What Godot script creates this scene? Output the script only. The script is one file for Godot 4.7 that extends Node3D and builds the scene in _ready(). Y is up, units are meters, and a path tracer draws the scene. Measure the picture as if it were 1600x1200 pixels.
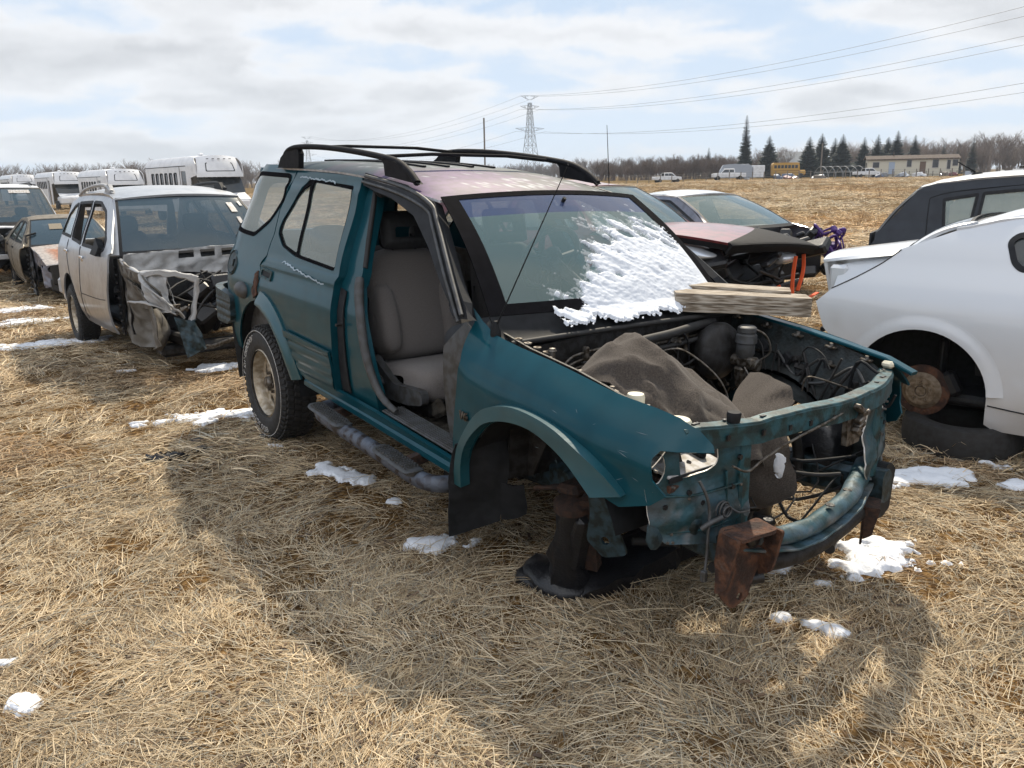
extends Node3D
# A row of stripped cars on a dry grass field under a bright, hazy, partly cloudy spring sky.

var M := {}
var T := {}
var rng := RandomNumberGenerator.new()
var noise := FastNoiseLite.new()
var noise2 := FastNoiseLite.new()
var snow_spots := []

func _ready():
	rng.seed = 4242
	noise.seed = 11; noise.noise_type = FastNoiseLite.TYPE_SIMPLEX_SMOOTH; noise.frequency = 1.0; noise.fractal_octaves = 4
	noise2.seed = 57; noise2.noise_type = FastNoiseLite.TYPE_SIMPLEX_SMOOTH; noise2.frequency = 1.0; noise2.fractal_octaves = 2
	# camera
	var cam := Camera3D.new()
	cam.name = "camera"
	cam.transform = Transform3D(Basis(Vector3.RIGHT, -0.2509) * Basis(Vector3.BACK, -0.0183), Vector3(0, 1.621, 0))
	cam.fov = 50.93; cam.near = 0.05; cam.far = 4000.0
	add_child(cam)
	cam.current = true
	# sky, exposure, air
	var env := Environment.new()
	env.background_mode = Environment.BG_SKY
	env.sky = Sky.new()
	env.sky.sky_material = make_sky()
	env.background_energy_multiplier = 1.2
	env.tonemap_mode = Environment.TONE_MAPPER_LINEAR
	env.tonemap_exposure = EXPOSURE
	env.sdfgi_enabled = true; env.ssao_enabled = true; env.ssil_enabled = true
	env.fog_enabled = true; env.fog_density = 0.00035; env.fog_light_color = Color(0.86, 0.9, 0.95)
	var we := WorldEnvironment.new()
	we.name = "world_environment"; we.environment = env
	add_child(we)
	# sun: behind the cars, high, a little to the right
	var sun := DirectionalLight3D.new()
	sun.name = "sun"
	sun.light_energy = SUN; sun.light_color = Color(1.0, 0.95, 0.86)
	sun.light_angular_distance = 1.6
	sun.shadow_enabled = true
	sun.look_at_from_position(Vector3.ZERO, SUN_DIR, Vector3.UP)
	add_child(sun)
	make_textures()
	make_materials()
	place_snow()
	build_ground()
	build_main_suv()
	build_main_suv_front()
	build_things_on_suv()
	build_silver_suv()
	build_left_cars()
	build_right_cars()
	build_behind_cars()
	build_background()
	build_snow()
	build_grass()

const EXPOSURE := 1.18
const SUN := 1.55
const SUN_DIR := Vector3(-0.155, -1.0, 0.856)

func fbm(x: float, y: float, z := 0.0) -> float:
	return noise.get_noise_3d(x, y, z)

func make_sky() -> Material:
	# clouds on a flat layer, seen towards the sun: bright white sheets with soft blue-grey gaps
	var w := 2560
	var h := 1280
	var data := PackedByteArray()
	data.resize(w * h * 6)
	var a := FastNoiseLite.new()
	a.seed = 5; a.noise_type = FastNoiseLite.TYPE_SIMPLEX_SMOOTH; a.frequency = 1.0; a.fractal_octaves = 6; a.fractal_gain = 0.52
	a.domain_warp_enabled = true; a.domain_warp_amplitude = 0.35; a.domain_warp_frequency = 1.1
	var b := FastNoiseLite.new()
	b.seed = 91; b.noise_type = FastNoiseLite.TYPE_SIMPLEX_SMOOTH; b.frequency = 1.0; b.fractal_octaves = 3
	var sun := -SUN_DIR.normalized()
	var o := 0
	for j in h:
		var el := (0.5 - (j + 0.5) / h) * PI
		if j > h / 2 + 8:
			for i in w:
				data.encode_half(o, 0.30); data.encode_half(o + 2, 0.26); data.encode_half(o + 4, 0.21)
				o += 6
			continue
		var y := sin(el)
		var cy := cos(el)
		var k := 1.0 / (maxf(y, 0.0) + 0.20)
		for i in w:
			var az := ((i + 0.5) / w - 0.5) * TAU
			var dx := sin(az) * cy
			var dz := -cos(az) * cy
			var u := dx * k
			var v := dz * k
			var c1 := a.get_noise_2d(u * 1.0 + 3.1, v * 1.25)
			var c2 := b.get_noise_2d(u * 0.42 - 7.0, v * 0.55 + 2.0)
			var cl := clampf(c1 * 1.9 + c2 * 1.5 + 0.60, 0.0, 1.0)
			cl = cl * cl * (3.0 - 2.0 * cl) * 0.92
			var thick := clampf((c1 * 0.9 + c2 * 1.0) * 1.8 - 0.35, 0.0, 1.0)
			var s := clampf(dx * sun.x + y * sun.y + dz * sun.z, -1.0, 1.0)
			var glow := 1.5 * pow(maxf(0.0, s * 0.5 + 0.5), 10.0)
			var hz := exp(-maxf(y, 0.0) * 5.0)
			# clear air
			var r := lerpf(0.36, 0.60, hz) + glow * 0.26
			var g := lerpf(0.47, 0.68, hz) + glow * 0.22
			var bl := lerpf(0.63, 0.76, hz) + glow * 0.20
			# cloud: white where thin, a little grey-violet where thick
			var br := 0.72 + glow * 0.62 - thick * 0.24
			cl *= 1.0 - hz * 0.35
			r = lerpf(r, br * 1.0, cl)
			g = lerpf(g, br * 0.99, cl)
			bl = lerpf(bl, br * 0.985, cl)
			data.encode_half(o, r); data.encode_half(o + 2, g); data.encode_half(o + 4, bl)
			o += 6
	var im := Image.create_from_data(w, h, false, Image.FORMAT_RGBH, data)
	var m := PanoramaSkyMaterial.new()
	m.panorama = ImageTexture.create_from_image(im)
	return m

# ---------------------------------------------------------------- mesh helpers
class MB:
	var v := PackedVector3Array()
	var n := PackedVector3Array()
	var c := PackedColorArray()
	var xf := Transform3D()
	var col := Color.WHITE
	func tri(p: Vector3, q: Vector3, r: Vector3, np: Vector3, nq: Vector3, nr: Vector3, cp = null, cq = null, cr = null):
		if (q - p).cross(r - p).dot(np + nq + nr) > 0.0:
			var s := q; q = r; r = s
			s = nq; nq = nr; nr = s
			var t = cq; cq = cr; cr = t
		v.append(xf * p); v.append(xf * q); v.append(xf * r)
		n.append((xf.basis * np).normalized()); n.append((xf.basis * nq).normalized()); n.append((xf.basis * nr).normalized())
		c.append(cp if cp != null else col); c.append(cq if cq != null else col); c.append(cr if cr != null else col)
	func flat(p: Vector3, q: Vector3, r: Vector3, hint: Vector3):
		var m := (q - p).cross(r - p).normalized()
		if m.dot(hint) < 0.0: m = -m
		tri(p, q, r, m, m, m)
	func quad(p: Vector3, q: Vector3, r: Vector3, s: Vector3, hint: Vector3):
		flat(p, q, r, hint); flat(p, r, s, hint)
	func box(at: Vector3, size: Vector3, b := Basis(), bev := 0.0):
		var h := size * 0.5
		bev = minf(bev, minf(h.x, minf(h.y, h.z)) * 0.9)
		var keep := xf
		xf = xf * Transform3D(b, at)
		for ax in 3:
			var i := (ax + 1) % 3
			var j := (ax + 2) % 3
			for s in [-1.0, 1.0]:
				var nn := Vector3.ZERO; nn[ax] = s
				var ps := []
				for q in [[-1, -1], [1, -1], [1, 1], [-1, 1]]:
					var p := Vector3.ZERO
					p[ax] = s * h[ax]; p[i] = q[0] * (h[i] - bev); p[j] = q[1] * (h[j] - bev)
					ps.append(p)
				quad(ps[0], ps[1], ps[2], ps[3], nn)
			if bev > 0.0:
				for s in [-1.0, 1.0]:
					for t in [-1.0, 1.0]:
						var ps := []
						for e in [-1.0, 1.0]:
							var p := Vector3.ZERO; p[ax] = e * (h[ax] - bev); p[i] = s * h[i]; p[j] = t * (h[j] - bev)
							var q := Vector3.ZERO; q[ax] = e * (h[ax] - bev); q[i] = s * (h[i] - bev); q[j] = t * h[j]
							ps.append(p); ps.append(q)
						var hn := Vector3.ZERO; hn[i] = s; hn[j] = t
						quad(ps[0], ps[1], ps[3], ps[2], hn)
		if bev > 0.0:
			for sx in [-1.0, 1.0]:
				for sy in [-1.0, 1.0]:
					for sz in [-1.0, 1.0]:
						var s := Vector3(sx, sy, sz)
						flat(s * (h - Vector3(0, bev, bev)), s * (h - Vector3(bev, 0, bev)), s * (h - Vector3(bev, bev, 0)), s)
		xf = keep
	func bar(p: Vector3, q: Vector3, w: float, t: float, up := Vector3.UP, bev := 0.0):
		var x := (q - p).normalized()
		if absf(x.dot(up)) > 0.98: up = Vector3.RIGHT if absf(x.x) < 0.9 else Vector3.BACK
		var z := x.cross(up).normalized()
		box((p + q) * 0.5, Vector3(p.distance_to(q), t, w), Basis(x, z.cross(x), z), bev)
	func tube(pts: Array, rad, seg := 8, caps := true, squash := 1.0, up := Vector3.UP):
		var k := pts.size()
		var rings := []
		var norms := []
		var side := Vector3.ZERO
		for i in k:
			var d: Vector3 = (pts[mini(i + 1, k - 1)] - pts[maxi(i - 1, 0)]).normalized()
			if i == 0:
				side = d.cross(up)
				if side.length() < 0.05: side = d.cross(Vector3.RIGHT)
			side = (side - d * side.dot(d)).normalized()
			var u := side.cross(d).normalized()
			var r: float = rad[i] if rad is Array else rad
			var ring := PackedVector3Array(); var nr := PackedVector3Array()
			for j in seg + 1:
				var a := TAU * j / seg
				ring.append(pts[i] + side * (cos(a) * r) + u * (sin(a) * r * squash))
				nr.append((side * cos(a) * squash + u * sin(a)).normalized())
			rings.append(ring); norms.append(nr)
		for i in k - 1:
			for j in seg:
				tri(rings[i][j], rings[i][j + 1], rings[i + 1][j + 1], norms[i][j], norms[i][j + 1], norms[i + 1][j + 1])
				tri(rings[i][j], rings[i + 1][j + 1], rings[i + 1][j], norms[i][j], norms[i + 1][j + 1], norms[i + 1][j])
		if caps:
			for e in [0, k - 1]:
				var out: Vector3 = pts[0] - pts[1] if e == 0 else pts[k - 1] - pts[k - 2]
				for j in seg:
					flat(pts[e], rings[e][j], rings[e][j + 1], out)
	# profile of (radius, z) turned about z; smooth where it bends gently
	func lathe(prof: Array, at: Transform3D, seg := 32, a0 := 0.0, a1 := TAU):
		var keep := xf
		xf = xf * at
		var k := prof.size()
		var nn := []
		for i in k - 1:
			var d: Vector2 = (prof[i + 1] - prof[i]).normalized()
			nn.append(Vector2(d.y, -d.x))
		for i in k - 1:
			var n0: Vector2 = nn[i]
			var n1: Vector2 = nn[i]
			if i > 0 and nn[i].dot(nn[i - 1]) > 0.72: n0 = (nn[i] + nn[i - 1]).normalized()
			if i < k - 2 and nn[i].dot(nn[i + 1]) > 0.72: n1 = (nn[i] + nn[i + 1]).normalized()
			for j in seg:
				var a := a0 + (a1 - a0) * j / seg
				var b := a0 + (a1 - a0) * (j + 1) / seg
				var ca := Vector2(cos(a), sin(a)); var cb := Vector2(cos(b), sin(b))
				var p := Vector3(ca.x * prof[i].x, ca.y * prof[i].x, prof[i].y)
				var q := Vector3(cb.x * prof[i].x, cb.y * prof[i].x, prof[i].y)
				var r := Vector3(cb.x * prof[i + 1].x, cb.y * prof[i + 1].x, prof[i + 1].y)
				var s := Vector3(ca.x * prof[i + 1].x, ca.y * prof[i + 1].x, prof[i + 1].y)
				var m0 := Vector3(ca.x * n0.x, ca.y * n0.x, n0.y); var m1 := Vector3(cb.x * n0.x, cb.y * n0.x, n0.y)
				var m2 := Vector3(cb.x * n1.x, cb.y * n1.x, n1.y); var m3 := Vector3(ca.x * n1.x, ca.y * n1.x, n1.y)
				if prof[i].x > 1e-5: tri(p, q, r, m0, m1, m2)
				if prof[i + 1].x > 1e-5: tri(p, r, s, m0, m2, m3)
		xf = keep
	func ball(at: Vector3, r: Vector3, nu := 12, nv := 8):
		for i in nu:
			for j in nv:
				var q := []
				for e in [[0, 0], [1, 0], [1, 1], [0, 1]]:
					var a: float = TAU * (i + e[0]) / nu
					var b: float = PI * ((j + e[1]) / float(nv) - 0.5)
					q.append(Vector3(cos(a) * cos(b), sin(b), sin(a) * cos(b)))
				if j > 0: tri(at + q[0] * r, at + q[1] * r, at + q[2] * r, q[0] / r, q[1] / r, q[2] / r)
				if j < nv - 1 or j == 0: tri(at + q[0] * r, at + q[2] * r, at + q[3] * r, q[0] / r, q[2] / r, q[3] / r)
	func grid(p: Array, nu: int, nv: int, out: Vector3, th := 0.0, cols = null):
		# p: (nu+1)*(nv+1) points, u fastest
		var nn := PackedVector3Array()
		var w := nu + 1
		for j in nv + 1:
			for i in w:
				var du: Vector3 = p[j * w + mini(i + 1, nu)] - p[j * w + maxi(i - 1, 0)]
				var dv: Vector3 = p[mini(j + 1, nv) * w + i] - p[maxi(j - 1, 0) * w + i]
				var m := du.cross(dv).normalized()
				if m.dot(out) < 0.0: m = -m
				nn.append(m)
		for j in nv:
			for i in nu:
				var a := j * w + i
				for t in [[a, a + 1, a + w + 1], [a, a + w + 1, a + w]]:
					if cols != null: tri(p[t[0]], p[t[1]], p[t[2]], nn[t[0]], nn[t[1]], nn[t[2]], cols[t[0]], cols[t[1]], cols[t[2]])
					else: tri(p[t[0]], p[t[1]], p[t[2]], nn[t[0]], nn[t[1]], nn[t[2]])
					if th > 0.0:
						tri(p[t[0]] - nn[t[0]] * th, p[t[1]] - nn[t[1]] * th, p[t[2]] - nn[t[2]] * th, -nn[t[0]], -nn[t[1]], -nn[t[2]])
		if th > 0.0:
			var rim := []
			for i in nu: rim.append([i, i + 1]); rim.append([nv * w + i, nv * w + i + 1])
			for j in nv: rim.append([j * w, j * w + w]); rim.append([j * w + nu, j * w + w + nu])
			var mid: Vector3 = (p[0] + p[p.size() - 1]) * 0.5
			for e in rim:
				quad(p[e[0]], p[e[1]], p[e[1]] - nn[e[1]] * th, p[e[0]] - nn[e[0]] * th, p[e[0]] - mid)
	func patch(f: Callable, nu: int, nv: int, out: Vector3, th := 0.0, colf = null):
		var p := []
		var cs = [] if colf != null else null
		for j in nv + 1:
			for i in nu + 1:
				p.append(f.call(float(i) / nu, float(j) / nv))
				if colf != null: cs.append(colf.call(float(i) / nu, float(j) / nv))
		grid(p, nu, nv, out, th, cs)
	func pieces(poly: PackedVector2Array, holes: Array, depth := 0) -> Array:
		var parts := [poly]
		for hole in holes:
			var nxt := []
			for q in parts:
				var got := Geometry2D.clip_polygons(q, hole)
				var ring := false
				for g in got:
					if Geometry2D.is_polygon_clockwise(g) != Geometry2D.is_polygon_clockwise(q): ring = true
				if ring and depth < 6:
					var lo: Vector2 = q[0]; var hi: Vector2 = q[0]
					for pt in q: lo = lo.min(pt); hi = hi.max(pt)
					var hc := Vector2.ZERO
					for pt in hole: hc += pt / hole.size()
					for bb in [[lo - Vector2.ONE, Vector2(hc.x, hi.y + 1)], [Vector2(hc.x, lo.y - 1), hi + Vector2.ONE]]:
						var cell := PackedVector2Array([bb[0], Vector2(bb[1].x, bb[0].y), bb[1], Vector2(bb[0].x, bb[1].y)])
						for g in Geometry2D.intersect_polygons(q, cell): nxt.append_array(pieces(g, [hole], depth + 1))
				else: nxt.append_array(got)
			parts = nxt
		return parts
	# a sheet cut to an outline with holes, bent by f (Vector2 -> Vector3), th thick
	func panel(outline: Array, holes: Array, f: Callable, out: Vector3, th := 0.0, du := 0.06, dv := 0.06, colf = null):
		var poly := PackedVector2Array(outline)
		var hs := []
		for h in holes: hs.append(PackedVector2Array(h))
		var lo: Vector2 = poly[0]; var hi: Vector2 = poly[0]
		for pt in poly: lo = lo.min(pt); hi = hi.max(pt)
		var nx := maxi(1, ceili((hi.x - lo.x) / du)); var ny := maxi(1, ceili((hi.y - lo.y) / dv))
		var sx := (hi.x - lo.x) / nx; var sy := (hi.y - lo.y) / ny
		var cache := {}
		for i in nx:
			var strip := PackedVector2Array([Vector2(lo.x + i * sx, lo.y - 1), Vector2(lo.x + (i + 1) * sx, lo.y - 1), Vector2(lo.x + (i + 1) * sx, hi.y + 1), Vector2(lo.x + i * sx, hi.y + 1)])
			for sp in Geometry2D.intersect_polygons(poly, strip):
				for j in ny:
					var cell := PackedVector2Array([Vector2(lo.x - 1, lo.y + j * sy), Vector2(hi.x + 1, lo.y + j * sy), Vector2(hi.x + 1, lo.y + (j + 1) * sy), Vector2(lo.x - 1, lo.y + (j + 1) * sy)])
					for cp in Geometry2D.intersect_polygons(sp, cell):
						for q in pieces(cp, hs):
							var ix := Geometry2D.triangulate_polygon(q)
							for k in range(0, ix.size(), 3):
								var e := []
								for m in 3:
									var key: Vector2 = q[ix[k + m]]
									if not cache.has(key):
										cache[key] = [f.call(key), nrm(f, key, out), colf.call(key) if colf != null else col]
									e.append(cache[key])
								tri(e[0][0], e[1][0], e[2][0], e[0][1], e[1][1], e[2][1], e[0][2], e[1][2], e[2][2])
								if th > 0.0:
									tri(e[0][0] - e[0][1] * th, e[1][0] - e[1][1] * th, e[2][0] - e[2][1] * th, -e[0][1], -e[1][1], -e[2][1], e[0][2], e[1][2], e[2][2])
		if th > 0.0:
			var loops := [poly]
			loops.append_array(hs)
			for li in loops.size():
				var lp: PackedVector2Array = loops[li]
				var flip := Geometry2D.is_polygon_clockwise(lp)
				for i in lp.size():
					var p := lp[i]; var q := lp[(i + 1) % lp.size()]
					var steps := maxi(1, ceili(p.distance_to(q) / maxf(du, dv)))
					var d := (q - p).normalized()
					var o2 := Vector2(-d.y, d.x) if flip else Vector2(d.y, -d.x)
					if li > 0: o2 = -o2
					for s in steps:
						var a := p.lerp(q, float(s) / steps); var b := p.lerp(q, float(s + 1) / steps)
						if li > 0 and not Geometry2D.is_point_in_polygon((a + b) * 0.5, poly): continue
						var na := nrm(f, a, out); var nb := nrm(f, b, out)
						var fa: Vector3 = f.call(a); var fb: Vector3 = f.call(b)
						var hint: Vector3 = f.call((a + b) * 0.5 + o2 * 0.004) - f.call((a + b) * 0.5)
						quad(fa, fb, fb - nb * th, fa - na * th, hint)
	func nrm(f: Callable, p: Vector2, out: Vector3) -> Vector3:
		var e := 0.004
		var m: Vector3 = (f.call(p + Vector2(e, 0)) - f.call(p - Vector2(e, 0))).cross(f.call(p + Vector2(0, e)) - f.call(p - Vector2(0, e))).normalized()
		return -m if m.dot(out) < 0.0 else m
	func plate(outline: Array, holes: Array, at: Transform3D, th: float, du := 10.0):
		# a flat plate in the x-y plane of at, its back th behind
		var keep := xf
		xf = xf * at
		panel(outline, holes, func(p): return Vector3(p.x, p.y, 0), Vector3.BACK, th, du, du)
		xf = keep
	func wobble(amp: float, freq: float, ns: FastNoiseLite):
		for i in v.size():
			var p := v[i] * freq
			v[i] += Vector3(ns.get_noise_3d(p.x, p.y, p.z), ns.get_noise_3d(p.x + 31.0, p.y, p.z), ns.get_noise_3d(p.x, p.y + 47.0, p.z)) * amp
	func mesh() -> ArrayMesh:
		var a := []
		a.resize(Mesh.ARRAY_MAX)
		a[Mesh.ARRAY_VERTEX] = v; a[Mesh.ARRAY_NORMAL] = n; a[Mesh.ARRAY_COLOR] = c
		var m := ArrayMesh.new()
		m.add_surface_from_arrays(Mesh.PRIMITIVE_TRIANGLES, a)
		return m

func obj(called: String, mb, m: Material, parent: Node = null, label := "", kind := "") -> MeshInstance3D:
	var o := MeshInstance3D.new()
	o.name = called
	o.mesh = mb.mesh() if mb is MB else mb
	o.material_override = m
	if label: o.set_meta("label", label)
	if kind: o.set_meta("kind", kind)
	(parent if parent else self).add_child(o, true)
	return o

func bits(called: String, mb: MB, m: Material, parent: Node, places: Array):
	var shared := mb.mesh()
	for x in places: obj(called, shared, m, parent).transform = x if x is Transform3D else Transform3D(Basis(), x)

func thing(called: String, label: String, category: String, group := "", at := Transform3D()) -> Node3D:
	var o := Node3D.new()
	o.name = called
	o.transform = at
	tag(o, label, category, group)
	add_child(o, true)
	return o

func tag(o: Node, label: String, category: String, group := "") -> Node:
	o.set_meta("label", label); o.set_meta("category", category)
	if group: o.set_meta("group", group)
	return o

func copy_of(src: Node3D, at: Transform3D, label: String, group := "") -> Node3D:
	var o: Node3D = src.duplicate()
	o.name = src.name
	o.transform = at
	o.set_meta("label", label)
	if group: o.set_meta("group", group)
	add_child(o, true)
	return o

func pose(tx: float, ty: float, tz: float, yaw: float, pitch := 0.0, roll := 0.0) -> Transform3D:
	return Transform3D(Basis(Vector3.UP, yaw) * Basis(Vector3.BACK, pitch) * Basis(Vector3.RIGHT, roll), Vector3(tx, ty, tz))

func V(x: float, y: float) -> Vector2:
	return Vector2(x, y)

func P(x: float, y: float, z: float) -> Vector3:
	return Vector3(x, y, z)

func table(t: Array, x: float) -> float:
	if x <= t[0].x: return t[0].y
	for i in t.size() - 1:
		if x <= t[i + 1].x:
			var f: float = (x - t[i].x) / (t[i + 1].x - t[i].x)
			# Catmull-Rom for smooth bodywork
			var p0: float = t[maxi(i - 1, 0)].y; var p3: float = t[mini(i + 2, t.size() - 1)].y
			return clampf(0.5 * (2.0 * t[i].y + (t[i + 1].y - p0) * f + (2.0 * p0 - 5.0 * t[i].y + 4.0 * t[i + 1].y - p3) * f * f + (3.0 * t[i].y - p0 - 3.0 * t[i + 1].y + p3) * f * f * f), minf(t[i].y, t[i + 1].y) - 0.01, maxf(t[i].y, t[i + 1].y) + 0.01)
	return t[t.size() - 1].y

# rounds the corners of a 2-D outline
func rounded(pts: Array, r: float, k := 3) -> Array:
	var o := []
	for i in pts.size():
		var a: Vector2 = pts[(i + pts.size() - 1) % pts.size()]; var b: Vector2 = pts[i]; var c: Vector2 = pts[(i + 1) % pts.size()]
		var ra := minf(r, a.distance_to(b) * 0.45); var rc := minf(r, c.distance_to(b) * 0.45)
		var p := b + (a - b).normalized() * ra; var q := b + (c - b).normalized() * rc
		for s in k + 1:
			var t := float(s) / k
			o.append(p.lerp(b, t).lerp(b.lerp(q, t), t))
	return o

func arc(cx: float, cy: float, r: float, d0: float, d1: float, k: int, ry := -1.0) -> Array:
	var o := []
	for i in k + 1:
		var a := deg_to_rad(lerpf(d0, d1, float(i) / k))
		o.append(Vector2(cx + cos(a) * r, cy + sin(a) * (ry if ry > 0.0 else r)))
	return o

func smooth(pts: Array, k := 4) -> Array:
	var o := []
	for i in pts.size() - 1:
		var a = pts[maxi(i - 1, 0)]; var b = pts[i]; var c = pts[i + 1]; var d = pts[mini(i + 2, pts.size() - 1)]
		for s in k:
			var f := float(s) / k
			o.append(0.5 * (2.0 * b + (c - a) * f + (2.0 * a - 5.0 * b + 4.0 * c - d) * f * f + (3.0 * b - a - 3.0 * c + d) * f * f * f))
	o.append(pts[pts.size() - 1])
	return o

# ---------------------------------------------------------------- textures and materials
func ntex(called: String, sd: int, freq: float, oct: int, stops: Array, size := 512, kind := FastNoiseLite.TYPE_SIMPLEX_SMOOTH):
	var t := NoiseTexture2D.new()
	t.width = size; t.height = size; t.seamless = true
	t.noise = FastNoiseLite.new()
	t.noise.seed = sd; t.noise.noise_type = kind; t.noise.frequency = freq; t.noise.fractal_octaves = oct
	var g := Gradient.new()
	g.offsets = PackedFloat32Array(stops.map(func(s): return s[0]))
	g.colors = PackedColorArray(stops.map(func(s): return s[1]))
	t.color_ramp = g
	T[called] = t

func nnorm(called: String, sd: int, freq: float, oct: int, strength: float, size := 512):
	var t := NoiseTexture2D.new()
	t.width = size; t.height = size; t.seamless = true; t.as_normal_map = true; t.bump_strength = strength
	t.noise = FastNoiseLite.new()
	t.noise.seed = sd; t.noise.noise_type = FastNoiseLite.TYPE_SIMPLEX_SMOOTH; t.noise.frequency = freq; t.noise.fractal_octaves = oct
	T[called] = t

func grey(x: float) -> Color:
	return Color(x, x, x)

func make_textures():
	ntex("mottle", 3, 0.012, 5, [[0.0, grey(0.66)], [0.42, grey(0.86)], [0.6, grey(0.96)], [1.0, grey(1.0)]])
	ntex("faint", 5, 0.01, 5, [[0.0, grey(0.86)], [0.5, grey(0.95)], [1.0, grey(1.0)]])
	ntex("dusty", 8, 0.01, 6, [[0.0, Color(0.62, 0.56, 0.48)], [0.4, Color(0.82, 0.79, 0.74)], [0.62, Color(0.97, 0.96, 0.95)], [1.0, Color(1, 1, 1)]])
	ntex("rust", 14, 0.012, 6, [[0.0, Color(0.17, 0.12, 0.10)], [0.36, Color(0.25, 0.17, 0.135)], [0.52, Color(0.34, 0.225, 0.165)], [0.66, Color(0.44, 0.285, 0.19)], [1.0, Color(0.36, 0.30, 0.27)]])
	ntex("rustspot", 15, 0.012, 6, [[0.0, Color(0.24, 0.11, 0.06)], [0.34, Color(0.42, 0.2, 0.11)], [0.42, Color(0.80, 0.78, 0.77)], [0.6, Color(0.93, 0.93, 0.93)], [1.0, Color(1, 1, 1)]])
	ntex("grime", 21, 0.011, 6, [[0.0, Color(0.30, 0.26, 0.22)], [0.4, Color(0.62, 0.57, 0.5)], [0.55, Color(0.85, 0.83, 0.8)], [1.0, Color(1, 1, 1)]])
	ntex("rough", 25, 0.02, 4, [[0.0, grey(0.55)], [0.5, grey(0.75)], [1.0, grey(1.0)]])
	ntex("wood", 33, 0.02, 5, [[0.0, Color(0.40, 0.35, 0.30)], [0.33, Color(0.58, 0.53, 0.47)], [0.5, Color(0.74, 0.70, 0.65)], [0.66, Color(0.84, 0.81, 0.77)], [1.0, Color(0.92, 0.90, 0.87)]])
	ntex("cloth", 41, 0.09, 4, [[0.0, Color(0.42, 0.38, 0.34)], [0.5, Color(0.72, 0.68, 0.64)], [1.0, Color(1.0, 0.96, 0.92)]])
	ntex("soil", 47, 0.03, 6, [[0.0, Color(0.24, 0.19, 0.14)], [0.4, Color(0.38, 0.31, 0.23)], [0.6, Color(0.52, 0.44, 0.33)], [1.0, Color(0.66, 0.57, 0.44)]], 1024)
	ntex("field", 49, 0.016, 6, [[0.0, Color(0.46, 0.34, 0.2)], [0.36, Color(0.57, 0.45, 0.28)], [0.52, Color(0.66, 0.54, 0.36)], [0.68, Color(0.73, 0.61, 0.43)], [1.0, Color(0.62, 0.46, 0.30)]], 1024)
	nnorm("nfine", 52, 0.12, 3, 3.0)
	nnorm("ndent", 54, 0.006, 2, 3.0)
	nnorm("nrough", 55, 0.05, 5, 8.0)
	nnorm("nground", 58, 0.035, 6, 14.0, 1024)
	nnorm("nweave", 59, 0.25, 2, 5.0)

func mat(called: String, col: Color, rough: float, metal := 0.0, o := {}) -> StandardMaterial3D:
	var m := StandardMaterial3D.new()
	m.resource_name = called
	m.albedo_color = col.linear_to_srgb()
	m.roughness = rough; m.metallic = metal
	m.vertex_color_use_as_albedo = true
	m.metallic_specular = o.get("spec", 0.5)
	if o.has("tex"):
		m.albedo_texture = T[o.tex]; m.uv1_triplanar = true
	if o.has("norm"):
		m.normal_enabled = true; m.normal_texture = T[o.norm]; m.normal_scale = o.get("ns", 0.5); m.uv1_triplanar = true
	if o.has("rtex"):
		m.roughness_texture = T[o.rtex]; m.uv1_triplanar = true
	if o.has("scale"):
		m.uv1_scale = o.scale if o.scale is Vector3 else Vector3.ONE * o.scale
	if o.has("world"): m.uv1_world_triplanar = true
	if o.has("coat"):
		m.clearcoat_enabled = true; m.clearcoat = o.coat; m.clearcoat_roughness = o.get("coatr", 0.12)
	if o.has("alpha"):
		m.transparency = BaseMaterial3D.TRANSPARENCY_ALPHA
		m.albedo_color.a = o.alpha
	if o.has("back"):
		m.backlight_enabled = true; m.backlight = o.back
	if o.has("rim"):
		m.rim_enabled = true; m.rim = o.rim
	m.cull_mode = BaseMaterial3D.CULL_DISABLED
	M[called] = m
	return m

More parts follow.
